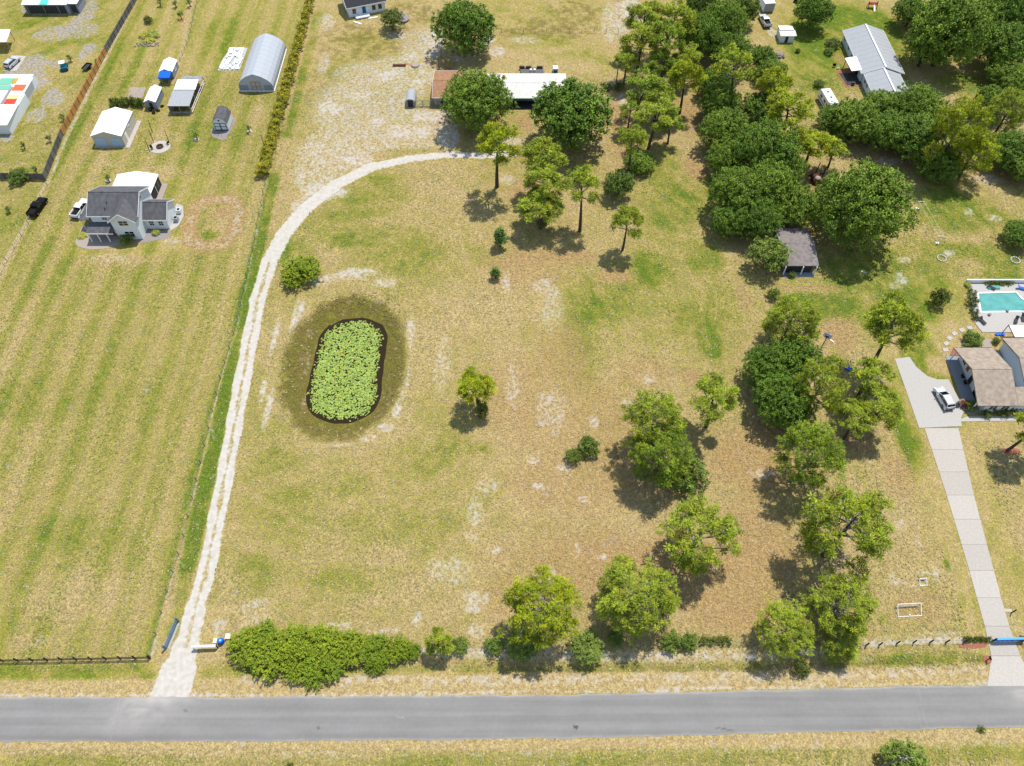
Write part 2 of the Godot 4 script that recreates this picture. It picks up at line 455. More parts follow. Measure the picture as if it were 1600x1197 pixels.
	line(DRY, 0.85, [[-100, 1168], [400, 1167], [800, 1163], [1200, 1156], [1700, 1146]], 1.0, 0.1)
	line(SAND, 0.4, [[280, 1178], [600, 1182], [1000, 1176], [1350, 1166], [1650, 1160]], 0.8, 0.1)
	line(GREEN, 0.52, [[-100, 1196], [400, 1194], [800, 1190], [1200, 1184], [1700, 1176]], 1.6, 0.2)
	# the right-hand neighbours
	pat(GREEN, 0.74, [[1400, 430, 200, 90], [1300, 90, 120, 80], [1500, 340, 120, 40], [1440, 600, 60, 90]], 0.3)
	pat(GREEN, 0.92, [[1300, 480, 60, 30], [1260, 465, 60, 14], [1440, 560, 40, 70], [1430, 480, 70, 36], [1490, 390, 90, 20], [1480, 320, 60, 50], [1560, 430, 40, 14], [1370, 500, 40, 30], [1400, 640, 20, 60], [1420, 700, 30, 60], [1270, 110, 60, 60], [1260, 60, 50, 40], [1390, 60, 40, 60], [1500, 130, 60, 30], [1320, 30, 90, 40], [1480, 200, 60, 40], [1560, 400, 50, 40]], 0.3)
	pat(GREEN, 0.35, [[1440, 780, 60, 60], [1480, 840, 50, 60], [1500, 950, 40, 40], [1560, 780, 60, 80], [1580, 900, 60, 90]])
	pat(LITTER, 0.6, [[1280, 450, 60, 10], [1240, 450, 40, 9], [1400, 740, 40, 60], [1330, 110, 20, 24], [1310, 92, 18, 14], [1190, 150, 20, 20], [1280, 165, 8, 20], [1400, 250, 100, 20], [1340, 245, 40, 16], [1550, 275, 60, 20], [1270, 280, 40, 30], [1480, 100, 20, 14], [1500, 800, 20, 90], [1440, 950, 70, 40], [1160, 460, 20, 40]], 0.3)
	pat(SAND, 0.78, [[1405, 435, 18, 18], [1395, 445, 20, 8], [1345, 425, 12, 8], [1410, 405, 20, 8], [1480, 395, 16, 9], [1540, 280, 40, 14], [1580, 265, 20, 8], [1385, 250, 30, 12], [1405, 820, 14, 12], [1430, 845, 8, 14], [1400, 910, 20, 8], [1392, 900, 10, 7], [1440, 895, 20, 6], [1460, 895, 8, 20], [1205, 50, 12, 16], [1215, 105, 6, 14], [1510, 330, 14, 10], [1550, 340, 20, 8], [1505, 545, 16, 20], [1430, 915, 20, 5]])
	line(SAND, 0.95, [[1290, 1009], [1350, 1006], [1420, 1003], [1500, 1001]], 0.75, 0.3)
	line(SAND, 0.5, [[1370, 997], [1450, 993], [1500, 992]], 0.7, 0.2)
	line(SAND, 0.55, [[1325, 1028], [1360, 1029]], 0.5)
	line(SAND, 0.5, [[1512, 895], [1530, 950], [1545, 994]], 0.6, 0.2)
	line(SAND, 0.5, [[1570, 945], [1585, 985]], 0.6, 0.2)
	pat(GREEN, 1.0, [[1476, 882, 9, 14], [753, 702, 9, 8], [1115, 550, 12, 16]], 0.3)
	pat(DRY, 0.9, [[1460, 570, 20, 22], [1475, 580, 14, 10]])
	# worn edges of the sandy lane
	for q in DRIVE.size() - 1:
		line(SAND, 0.72, [DRIVE[q], DRIVE[q + 1]], DRIVE[q][2] * 1.35, 0.3)
		line(TRACK, 1.0, [DRIVE[q], DRIVE[q + 1]], DRIVE[q][2] * 1.08, 0.78)
	for q in range(2, 10):
		line(TRACK, 0.33, [DRIVE[q], DRIVE[q + 1]], 0.5, 0.2)
	pat(TRACK, 0.9, [[248, 1086, 26, 5]])

func tile_texture(x0: float, z0: float, mpp: float, w: int, h: int) -> ImageTexture:
	# the painted maps, cut out and enlarged
	var maps: Array[PackedByteArray] = []
	for half in 2:
		var by := PackedByteArray()
		by.resize(CW * CH * 4)
		for k in 4:
			var f := ctl[half * 4 + k]
			for o in CW * CH:
				by[o * 4 + k] = int(clampf(f[o], 0, 1) * 255.0)
		var im := Image.create_from_data(CW, CH, false, Image.FORMAT_RGBA8, by)
		var r := Rect2i(int((x0 - CX0) / CELL), int((z0 - CZ0) / CELL), int(w * mpp / CELL), int(h * mpp / CELL))
		im = im.get_region(r)
		im.resize(w, h, Image.INTERPOLATE_BILINEAR)
		maps.append(im.get_data())
	var A := maps[0]
	var B := maps[1]
	var nz: Array[PackedByteArray] = []
	for d in [[0.03, 4, 11], [0.16, 4, 12], [0.9, 3, 13], [2.6, 1, 14], [0.42, 3, 15]]:
		var f := FastNoiseLite.new()
		f.noise_type = FastNoiseLite.TYPE_SIMPLEX
		f.frequency = d[0] * mpp
		f.fractal_octaves = d[1]
		f.seed = d[2]
		f.offset = Vector3(x0 / mpp, z0 / mpp, 0)
		nz.append(f.get_image(w, h, false, false, false).get_data())
	var N1 := nz[0]; var N2 := nz[1]; var N3 := nz[2]; var N4 := nz[3]; var N5 := nz[4]
	var strip := PackedFloat32Array()     # mowing swathes, by distance across the field
	var sf := FastNoiseLite.new()
	sf.frequency = 0.13
	sf.seed = 5
	sf.fractal_octaves = 3
	for k in 2000:
		strip.append(sf.get_noise_1d(k * 0.25) * 1.5)
	var out := PackedByteArray()
	out.resize(w * h * 3)
	var o3 := 0
	var o4 := 0
	var o := 0
	var inv := 1.0 / 255.0
	var hs := 12345
	for j in h:
		for i in w:
			var n1 := N1[o] * inv - 0.5
			var n2 := N2[o] * inv - 0.5
			var n3 := N3[o] * inv - 0.5
			var n4 := N4[o] * inv - 0.5
			var n5 := N5[o] * inv - 0.5
			var st := B[o4 + 1] * inv
			var g := A[o4] * inv + (n1 * 0.5 + n2 * 0.5) * (1.0 - st * 0.55) + n3 * 0.45
			var wx := i * mpp + x0
			if st > 0.02:
				var q := wx + n1 * 1.2
				g += st * (strip[clampi(int(q * 4.0) + 1000, 0, 1999)] * 0.20 + sin(q * 1.12) * 0.14 + strip[(int(q * 26.0) + 40000) % 2000] * 0.12)
			if st < 0.98:
				var wz := j * mpp + z0
				var ring := sqrt((wx + 31.0) * (wx + 31.0) + (wz + 86.0) * (wz + 86.0) * 0.7) + n1 * 6.0
				g += (1.0 - st) * strip[int(ring * 11.0) % 2000] * 0.15
			g -= B[o4 + 2] * inv * 0.75
			# dry straw to green turf
			var t := clampf((g - 0.08 + n5 * 0.35) * 1.12, 0.0, 1.0)
			var r: float
			var gr: float
			var b: float
			if t < 0.45:
				t *= 2.22
				r = 216.0 - 22.0 * t; gr = 190.0 - 10.0 * t; b = 134.0 - 31.0 * t
			elif t < 0.8:
				t = (t - 0.45) * 2.86
				r = 194.0 - 32.0 * t; gr = 179.0 - 15.0 * t; b = 103.0 - 33.0 * t
			else:
				t = (t - 0.8) * 5.0
				r = 162.0 - 42.0 * t; gr = 164.0 - 19.0 * t; b = 70.0 - 20.0 * t
			# fallen needles and bare tan soil
			var l := clampf(A[o4 + 2] * inv * 1.35 + (n2 + n5) * 0.55 - 0.18, 0.0, 1.0)
			l = l * 0.86
			r += (204.0 - r) * l; gr += (168.0 - gr) * l; b += (116.0 - b) * l
			# damp dark turf
			l = clampf((A[o4 + 3] * inv + (n2 + n5) * 0.55 + n3 * 0.3 - 0.34) * 1.9, 0.0, 1.0) * 0.85
			var br := clampf(0.4 + n2 * 1.6 + n5 * 0.8, 0.0, 1.0)
			r += (122.0 + br * 24.0 - r) * l; gr += (117.0 + br * 8.0 - gr) * l; b += (52.0 + br * 24.0 - b) * l
			# straw flecks
			hs = (hs * 1103515245 + 12345) & 0x7fffffff
			var wn := float(hs >> 8) / 8388608.0 - 0.5
			var sp := 1.0 + n4 * 0.20 + n3 * 0.22 + wn * 0.20 + (0.16 if wn > 0.44 else 0.0)
			r *= sp; gr *= sp; b *= sp * (1.0 + n5 * 0.1)
			# bare white sand
			l = A[o4 + 1] * inv
			l = clampf((l + (n2 * 0.8 + n5 * 1.1 + n3 * 0.9 + n4 * 0.4 + wn * 0.2) * (0.3 + l * 0.6) - 0.32) * 1.15, 0.0, 1.0) * 0.95
			r += (243.0 + n3 * 34.0 - r) * l; gr += (232.0 + n3 * 34.0 - gr) * l; b += (219.0 + n3 * 34.0 - b) * l
			# gravel
			l = clampf((B[o4] * inv * 0.9 + n5 * 0.9 + n2 * 0.9 + n3 * 0.7 - 0.40) * 2.0, 0.0, 1.0) * 0.88
			r += (200.0 + n3 * 70.0 - r) * l; gr += (191.0 + n3 * 70.0 - gr) * l; b += (184.0 + n3 * 70.0 - b) * l
			# the driven sand of the lane
			l = clampf((B[o4 + 3] * inv + n5 * 0.22 + n3 * 0.24 - 0.42) * 3.2, 0.0, 1.0)
			l = l * 0.95
			r += (250.0 + n3 * 22.0 + n5 * 14.0 - r) * l; gr += (243.0 + n3 * 22.0 + n5 * 14.0 - gr) * l; b += (231.0 + n3 * 26.0 + n5 * 16.0 - b) * l
			out[o3] = lut[clampi(int(r), 0, 255)]
			out[o3 + 1] = lut[clampi(int(gr), 0, 255)]
			out[o3 + 2] = lut[clampi(int(b), 0, 255)]
			o += 1
			o3 += 3
			o4 += 4
	var img := Image.create_from_data(w, h, false, Image.FORMAT_RGB8, out)
	img.generate_mipmaps()
	return ImageTexture.create_from_image(img)

const NEAR := [-112.0, -98.0, 0.11, 2040, 800]     # x0, z0, metres a pixel, width, height
const FAR := [-176.0, -248.0, 0.172, 2046, 885]

func ground_uv(tile: Array, x: float, z: float) -> Vector2:
	return Vector2((x - tile[0]) / (tile[2] * tile[3]), (z - tile[1]) / (tile[2] * tile[4]))

func sheet(am: ArrayMesh, tile: Array, x0: float, x1: float, z0: float, z1: float, step: float, m: Material):
	var nx := maxi(1, int(round((x1 - x0) / step)))
	var nz := maxi(1, int(round((z1 - z0) / step)))
	var v := PackedVector3Array()
	var nn := PackedVector3Array()
	var uv := PackedVector2Array()
	var ix := PackedInt32Array()
	for j in nz + 1:
		for i in nx + 1:
			var x := x0 + (x1 - x0) * i / nx
			var z := z0 + (z1 - z0) * j / nz
			v.append(Vector3(x, gh(x, z), z))
			nn.append(Vector3(gh(x - 0.2, z) - gh(x + 0.2, z), 0.4, gh(x, z - 0.2) - gh(x, z + 0.2)).normalized())
			uv.append(ground_uv(tile, x, z))
			if i < nx and j < nz:
				var a := j * (nx + 1) + i
				for q in [a, a + 1, a + nx + 1, a + 1, a + nx + 2, a + nx + 1]:
					ix.append(q)
	var arr := []
	arr.resize(Mesh.ARRAY_MAX)
	arr[Mesh.ARRAY_VERTEX] = v
	arr[Mesh.ARRAY_NORMAL] = nn
	arr[Mesh.ARRAY_TEX_UV] = uv
	arr[Mesh.ARRAY_INDEX] = ix
	am.add_surface_from_arrays(Mesh.PRIMITIVE_TRIANGLES, arr)
	am.surface_set_material(am.get_surface_count() - 1, m)

func build_ground():
	for k in 256:
		var l := Color8(k, k, k).srgb_to_linear().r / LIT
		lut.append(int(round(Color(l, l, l).linear_to_srgb().r * 255.0)))
	paint_land()
	var bump := noise_tex(0.09, Color.BLACK, Color.WHITE, 31, 512, FastNoiseLite.TYPE_SIMPLEX, 3)
	bump.as_normal_map = true
	bump.bump_strength = 3.0
	bump.color_ramp = null
	var mats := []
	for tile in [NEAR, FAR]:
		var m := mat(Color.WHITE, 0.95)
		m.metallic_specular = 0.1
		m.albedo_texture = tile_texture(tile[0], tile[1], tile[2], tile[3], tile[4])
		mats.append(m)
	ground_near = mats[0]
	ground_far = mats[1]
	var outer := worn(tone(186, 172, 112), 0.25, 0.05, 0.95, 33)
	var am := ArrayMesh.new()
	sheet(am, NEAR, -110, 110, -97, -12, 0.5, ground_near)
	sheet(am, FAR, -170, 170, -245, -97, 4.0, ground_far)
	sheet(am, FAR, -170, -110, -97, -12, 60.0, outer)
	sheet(am, FAR, 110, 170, -97, -12, 60.0, outer)
	sheet(am, FAR, -170, 170, -12, 400, 400.0, outer)
	sheet(am, FAR, -170, 170, -2500, -245, 2500.0, outer)
	sheet(am, FAR, -2500, -170, -2500, 400, 2500.0, outer)
	sheet(am, FAR, 170, 2500, -2500, 400, 2500.0, outer)
	var g := MeshInstance3D.new()
	g.name = "ground"
	g.mesh = am
	add_child(g)
	tag(g, "dry grass land with bare sand patches around the pond", "ground", "", "structure")
	# the lane is a sheet of its own a little above the land, with the same sand and ragged edges
	var lane := ArrayMesh.new()
	var pts: Array[Vector3] = []
	var ws: Array[float] = []
	var cv := Curve3D.new()
	for p in DRIVE:
		var q := at(p[0], p[1])
		cv.add_point(q)
	for q in DRIVE.size() - 1:
		var a := at(DRIVE[q][0], DRIVE[q][1])
		var b := at(DRIVE[q + 1][0], DRIVE[q + 1][1])
		var steps: int = maxi(1, int(a.distance_to(b) / 0.5))
		for s in steps:
			pts.append(a.lerp(b, float(s) / steps))
			ws.append(lerpf(DRIVE[q][2], DRIVE[q + 1][2], float(s) / steps))
	for round_ in 12:      # ease the corners
		for k in range(1, pts.size() - 1):
			pts[k] = pts[k] * 0.5 + (pts[k - 1] + pts[k + 1]) * 0.25
	var edge := FastNoiseLite.new()
	edge.frequency = 0.5
	edge.fractal_octaves = 3
	for tile in [NEAR, FAR]:
		var v := PackedVector3Array()
		var nn := PackedVector3Array()
		var uv := PackedVector2Array()
		for k in pts.size() - 1:
			if (pts[k].z > -97.4) != (tile == NEAR): continue
			var q := []
			for e in [k, k + 1]:
				var d := (pts[mini(e + 1, pts.size() - 1)] - pts[maxi(e - 1, 0)]).normalized()
				var side := Vector3(-d.z, 0, d.x)
				for s in [-1.0, 1.0]:
					var p: Vector3 = pts[e] + side * s * (ws[e] * 0.93 + edge.get_noise_2d(e * 0.5, s * 40.0) * 0.35)
					p.y = gh(p.x, p.z) + 0.012
					q.append(p)
			for id in [0, 2, 1, 1, 2, 3]:
				v.append(q[id]); nn.append(Vector3.UP); uv.append(ground_uv(tile, q[id].x, q[id].z))
		var arr := []
		arr.resize(Mesh.ARRAY_MAX)
		arr[Mesh.ARRAY_VERTEX] = v
		arr[Mesh.ARRAY_NORMAL] = nn
		arr[Mesh.ARRAY_TEX_UV] = uv
		lane.add_surface_from_arrays(Mesh.PRIMITIVE_TRIANGLES, arr)
		lane.surface_set_material(lane.get_surface_count() - 1, ground_near if tile == NEAR else ground_far)
	var ln := MeshInstance3D.new()
	ln.name = "sand_driveway"
	ln.mesh = lane
	add_child(ln)
	tag(ln, "white sand two-track lane curving from the road past the pond", "driveway", "", "structure")

# ---------------------------------------------------------------- the road
func build_road():
	var top := [[-420, 1091], [0, 1090], [400, 1089], [700, 1087.5], [850, 1086], [1000, 1083.5], [1200, 1078.5], [1400, 1073.5], [1600, 1070], [2000, 1061]]
	var low := [[-420, 1159], [0, 1159], [400, 1158.5], [700, 1156], [850, 1154], [1000, 1151], [1200, 1146], [1400, 1140.5], [1600, 1136], [2000, 1126]]
	var edge := func(l: Array, x: float) -> float:
		for k in l.size() - 1:
			var a := at(l[k][0], l[k][1])
			var b := at(l[k + 1][0], l[k + 1][1])
			if x <= b.x or k == l.size() - 2:
				return lerpf(a.z, b.z, (x - a.x) / (b.x - a.x))
		return 0.0
	var fine := FastNoiseLite.new()
	fine.frequency = 0.25
	fine.fractal_octaves = 4
	var s := Shape.new()
	var nx := 900
	var nz := 30
	var marks := [[[1117, 1137], [1131, 1138.5], [1145, 1141.5], 0.10, -0.34], [[1434, 1074], [1441, 1105], [1449, 1138], 0.07, 0.10], [[1425, 1078], [1432, 1108], [1441, 1138], 0.06, 0.06], [[188, 1092], [180, 1120], [172, 1156], 0.07, 0.14], [[180, 1092], [176, 1120], [168, 1156], 0.06, 0.10], [[897, 1135], [900, 1137], [902, 1136], 0.22, -0.4], [[496, 1136], [498, 1138], [500, 1139], 0.12, -0.3], [[286, 1110], [290, 1111], [293, 1111], 0.12, -0.35], [[620, 1120], [628, 1121], [634, 1123], 0.1, 0.2]]
	var segs := []
	for q in marks:
		for k in 2:
			var a := at(q[k][0], q[k][1])
			var b := at(q[k + 1][0], q[k + 1][1])
			segs.append([Vector2(a.x, a.z), Vector2(b.x, b.z), q[3], q[4]])
	var dust := at(235, 1100)
	var prev := []
	for i in nx + 1:
		var x := -92.0 + 184.0 * i / nx
		var za: float = edge.call(top, x) + fine.get_noise_2d(x * 3.0, 0) * 0.12 + fine.get_noise_2d(x * 0.5, 7) * 0.2
		var zb: float = edge.call(low, x) + fine.get_noise_2d(x * 3.0, 90) * 0.12 + fine.get_noise_2d(x * 0.5, 97) * 0.2
		var row := []
		for j in nz + 1:
			var t := float(j) / nz
			var z := lerpf(za, zb, t)
			var k := 1.0 + fine.get_noise_2d(x * 0.10, z * 5.0) * 0.11 + fine.get_noise_2d(x * 0.5, z * 0.9) * 0.08 + fine.get_noise_2d(x * 5.0, z * 5.0) * 0.06
			k *= 1.0 - 0.10 * smoothstep(0.6, 1.0, t) * smoothstep(10.0, -60.0, x)
			k *= 1.0 + 0.045 * sin(t * 19.0)
			if absf(t - 0.5) < 0.012: k *= 0.96
			for q in segs:
				if absf(x - q[0].x) < 6.0 and Geometry2D.get_closest_point_to_segment(Vector2(x, z), q[0], q[1]).distance_to(Vector2(x, z)) < q[2]:
					k *= 1.0 + q[3]
			var du := exp(-pow((x - dust.x - t * -3.0) / 5.5, 2.0)) * (1.0 - t) * 0.5
			du = maxf(du, smoothstep(0.06, 0.0, t) * 0.4 + smoothstep(0.95, 1.0, t) * 0.25)
			du = maxf(du, exp(-pow((x - 75.5) / 3.5, 2.0)) * pow(1.0 - t, 2.0) * 0.6)
			var base := Color(0.190 * k, 0.185 * k, 0.178 * k).lerp(Color(0.40, 0.37, 0.34), clampf(du + fine.get_noise_2d(x, z * 2.0) * du, 0, 1))
			row.append([Vector3(x, 0.03 + 0.05 * sin(t * PI), z), base])
		if i > 0:
			for j in nz:
				for q in [prev[j], row[j], prev[j + 1], row[j], row[j + 1], prev[j + 1]]:
					s.v.append(q[0]); s.c.append(q[1]); s.n.append(Vector3.UP)
		prev = row
	var m := mat(Color.WHITE, 0.9)
	m.vertex_color_use_as_albedo = true
	m.metallic_specular = 0.2
	# the sheet's corners were listed clockwise already
	tag(put("road", s, m), "plain grey asphalt road along the near side", "road", "", "structure")

func build_pond():
	var s := Shape.new()
	var o := PackedVector2Array()
	for k in 48:
		var t := TAU * k / 48
		o.append(Vector2(-31.35 + cos(t) * 8.6, -86.6 + sin(t) * 14.6))
	s.slab(o, WATER_Y - 0.05, WATER_Y)
	var m := mat(Color(0.17, 0.135, 0.085), 0.1)
	m.metallic_specular = 0.22
	tag(put("pond_water", s, m), "dark still pond water around the lily pads", "pond", "", "structure")
	# a floating carpet of pads nobody could count
	var pad := Shape.new()
	for k in 11:
		var a := 0.25 + (TAU - 0.5) * k / 11
		var b := 0.25 + (TAU - 0.5) * (k + 1) / 11
		pad.tri(Vector3(0, 0.0, 0), Vector3(cos(b), 0.05, sin(b)), Vector3(cos(a), 0.05, sin(a)))
	var pm := leaf_mat(Color.WHITE, 0.1)
	pm.roughness = 0.45
	var mm := MultiMesh.new()
	mm.transform_format = MultiMesh.TRANSFORM_3D
	mm.use_colors = true
	mm.mesh = pad.mesh(pm)
	var xs := []
	var cs := []
	var gap := FastNoiseLite.new()
	gap.frequency = 0.28
	gap.seed = 8
	rng.seed = 77
	while xs.size() < 5600:
		var x := rng.randf_range(-40, -23)
		var z := rng.randf_range(-102, -72)
		# a dark open margin, wider along the far and right banks
		var right := smoothstep(-27.5, -23.5, x) * 1.1 * smoothstep(-78.0, -86.0, z) + smoothstep(-94.0, -100.0, z) * 1.0
		var d := -pond_distance(x, z) - 0.6 - right + gap.get_noise_2d(x * 2.0 + 50.0, z * 2.0) * 0.9
		if d < 0.0: continue
		if rng.randf() > clampf(0.45 + d * 0.6, 0, 1) * clampf(0.85 + gap.get_noise_2d(x * 3.0, z * 3.0) * 1.1, 0.08, 1.0): continue
		var r := rng.randf_range(0.10, 0.21) * (0.8 if d < 0.8 else 1.0)
		var b := Basis(Vector3.UP, rng.randf() * TAU) * Basis(Vector3.RIGHT, rng.randfn(0, 0.13)) * Basis(Vector3.FORWARD, rng.randfn(0, 0.13))
		xs.append(Transform3D(b.scaled(Vector3.ONE * r), Vector3(x, WATER_Y + rng.randf_range(0.015, 0.16), z)))
		var y := rng.randf()
		var k := rng.randf_range(0.75, 1.25)
		cs.append(Color(lerpf(0.17, 0.28, y) * k, lerpf(0.28, 0.33, y) * k, lerpf(0.06, 0.05, y) * k) if rng.randf() > 0.03 else Color(0.36, 0.30, 0.05))
	mm.instance_count = xs.size()
	for k in xs.size():
		mm.set_instance_transform(k, xs[k])
		mm.set_instance_color(k, cs[k])
	var o2 := MultiMeshInstance3D.new()
	o2.name = "lily_pads"
	o2.multimesh = mm
	add_child(o2)
	tag(o2, "bright green lily pads carpeting the pond", "lily pads", "", "stuff")

# blades of grass and weeds over the near land: nobody could count them
func build_grass():
	rng.seed = 404
	var tuft := Shape.new()
	for k in 6:
		var a := k * 2.39996
		var d := Vector3(cos(a) * 0.16, rng.randf_range(0.08, 0.2), sin(a) * 0.16)
		var s := Vector3(-sin(a), 0, cos(a)) * 0.05
		tuft.tri(-s, s, d)
	for k in tuft.n.size():
		tuft.n[k] = Vector3.UP
	var m := leaf_mat(Color.WHITE, 0.4)
	m.roughness = 0.9
	var mm := MultiMesh.new()
	mm.transform_format = MultiMesh.TRANSFORM_3D
	mm.use_colors = true
	mm.mesh = tuft.mesh(m)
	var xs: Array[Transform3D] = []
	var cs := PackedColorArray()
	var wide := FastNoiseLite.new()
	wide.frequency = 0.06
	wide.fractal_octaves = 4
	for k in 210000:
		var z := -15.0 - 165.0 * pow(rng.randf(), 1.15)
		var half := 62.0 + 0.42 * -z
		var x := rng.randf_range(-half, half)
		if z > -30.2 and z < -19.6: continue
		if pond_distance(x, z) < 0.6: continue
		var o := clampi(int((z - CZ0) / CELL), 0, CH - 1) * CW + clampi(int((x - CX0) / CELL), 0, CW - 1)
		if ctl[TRACK][o] > 0.2 or ctl[GRAVEL][o] > 0.3: continue
		if rng.randf() < ctl[SAND][o] * 1.1: continue
		if x > 70.0 and x < 82.0 and z > -90.0 or x > 82.0 and z < -70.0 and z > -109.0: continue
		if x > -56.0 and x < -44.0 and z > -40.0 and z < -30.0 or x < -69.0 and x > -96.0 and z < -115.0 and z > -140.0: continue
		var g := clampf(ctl[GREEN][o] + wide.get_noise_2d(x, z) * 0.7 + rng.randfn(0, 0.18) - ctl[LITTER][o] * 0.5 + ctl[STRIPE][o] * 0.3 * sin((x + wide.get_noise_2d(x, z) * 1.2) * 1.12), 0, 1)
		var c := Color(0.335, 0.252, 0.115).lerp(Color(0.135, 0.165, 0.035), g) * rng.randf_range(0.82, 1.22)
		if ctl[MOSS][o] > 0.6: c = c.lerp(Color(0.10, 0.09, 0.025), 0.7)
		if rng.randf() < 0.05: c = Color(0.42, 0.37, 0.26)
		var s := rng.randf_range(0.5, 1.25)
		xs.append(Transform3D(Basis(Vector3.UP, rng.randf() * TAU).scaled(Vector3(s, s, s)), Vector3(x, gh(x, z) - 0.01, z)))
		cs.append(c)
	mm.instance_count = xs.size()
	for k in xs.size():
		mm.set_instance_transform(k, xs[k])
		mm.set_instance_color(k, cs[k])
	var o2 := MultiMeshInstance3D.new()
	o2.name = "grass_tufts"
	o2.multimesh = mm
	add_child(o2)
	tag(o2, "dry and green grass tufts over the lots and verges", "grass", "", "stuff")

# ---------------------------------------------------------------- plants
class Leaves:
	var v := PackedVector3Array()
	var n := PackedVector3Array()
	var c := PackedColorArray()
	var out := Vector3.UP      # leaves tend to face the light, so their shading leans this way
	func kite(p: Vector3, d: Vector3, side: Vector3, col: Color, mid := 0.55):
		var m := p + d * mid
		var nn := d.cross(side).normalized()
		if nn.y < 0:
			nn = -nn
			side = -side
		nn = (nn + out * 0.4).normalized()
		v.append(p); v.append(m + side); v.append(p + d)
		v.append(p); v.append(p + d); v.append(m - side)
		for k in 6:
			n.append(nn); c.append(col)
	func mesh(m: Material) -> ArrayMesh:
		var a := []
		a.resize(Mesh.ARRAY_MAX)
		a[Mesh.ARRAY_VERTEX] = v
		a[Mesh.ARRAY_NORMAL] = n
		a[Mesh.ARRAY_COLOR] = c
		var am := ArrayMesh.new()
		am.add_surface_from_arrays(Mesh.PRIMITIVE_TRIANGLES, a)
		am.surface_set_material(0, m)
		return am

func rdir(up := 0.0) -> Vector3:
	var y := rng.randf_range(-1, 1)
	var t := rng.randf() * TAU
	var r := sqrt(1 - y * y)
	return (Vector3(r * cos(t), y, r * sin(t)) + Vector3(0, up, 0)).normalized()

# what each prototype measures: crown radius, height of the crown's middle, whole height
var proto := {}

# a pine: a bare trunk, rising limbs, and needle puffs at the limbs' ends
func make_pine(radius: float, base_h: float, crown_h: float, limbs: int, puffs: int, seed_: int, puff := 0.57, lean := 0.0) -> Dictionary:
	rng.seed = seed_
	var wood := Shape.new()
	var limb := Shape.new()
	var lv := Leaves.new()
	var top := base_h + crown_h
	var bend := Vector3(rng.randf_range(-1, 1), 0, rng.randf_range(-1, 1)).normalized() * lean
	var trunk := func(h: float) -> Vector3: return Vector3(0, h, 0) + bend * pow(h / top, 1.6)
	var r0 := 0.13 + top * 0.016
	for k in 7:
		var h0 := top * 0.93 * k / 7
		var h1 := top * 0.93 * (k + 1) / 7
		wood.tube(trunk.call(h0), trunk.call(h1), lerpf(r0, 0.06, k / 7.0), lerpf(r0, 0.06, (k + 1) / 7.0), 7)
	var ends := []
	for k in limbs:
		var f := (k + 0.5) / limbs
		var a := k * 2.39996 + rng.randf_range(-0.4, 0.4)
		var up := rng.randf_range(0.0, 1.0)
		# a dome that is widest a third of the way up
		var hh := base_h + crown_h * (0.12 + 0.80 * f)
		var wide := radius * (sqrt(maxf(0.0, 1.0 - pow((f - 0.3) / 0.78, 2.0)))) * rng.randf_range(0.62, 0.92)
		var c: Vector3 = trunk.call(hh)
		var e := c + Vector3(cos(a) * wide * 0.78, rng.randf_range(0.1, 0.6) * crown_h * 0.16, sin(a) * wide * 0.78)
		var root: Vector3 = trunk.call(maxf(base_h * 0.75, hh - wide * 0.30))
		var m := root.lerp(e, 0.55) + Vector3(0, -0.25, 0)
		limb.tube(root, m, 0.13, 0.09, 5)
		limb.tube(m, e, 0.09, 0.04, 5)
		ends.append([e, radius * rng.randf_range(0.23, 0.35), rng.randf_range(0.82, 1.15), a])
	ends.append([trunk.call(top * 0.95), radius * 0.30, 1.1, 0.0])
	for k in puffs:
		var e: Array = ends[rng.randi() % ends.size()]
		var d := rdir(0.35)
		d.y *= 0.72
		var p: Vector3 = e[0] + d * e[1] * rng.randf_range(0.45, 1.0)
		if rng.randf() < 0.25:
			limb.tube(e[0], p, 0.04, 0.02, 3)
		var kk: float = e[2] * rng.randf_range(0.78, 1.38)
		var yel := rng.randf()
		var col := Color(lerpf(0.18, 0.26, yel) * kk, lerpf(0.245, 0.295, yel) * kk, lerpf(0.022, 0.018, yel) * kk)
		if rng.randf() < 0.012: col = Color(0.22, 0.12, 0.05)
		var q := puff * rng.randf_range(0.75, 1.2)
		for b in 32:
			var dd := rdir(0.42) * q * rng.randf_range(0.75, 1.1)
			var side := dd.cross(rdir()).normalized() * q * 0.075
			lv.out = (dd.normalized() + Vector3.UP).normalized()
			lv.kite(p + dd * 0.1, dd, side, col * rng.randf_range(0.82, 1.18), 0.6)
	return {"wood": wood.mesh(M.bark), "limb": limb.mesh(M.pale_bark), "crown": lv.mesh(M.needles), "r": radius, "mid": base_h + crown_h * 0.5, "h": top}

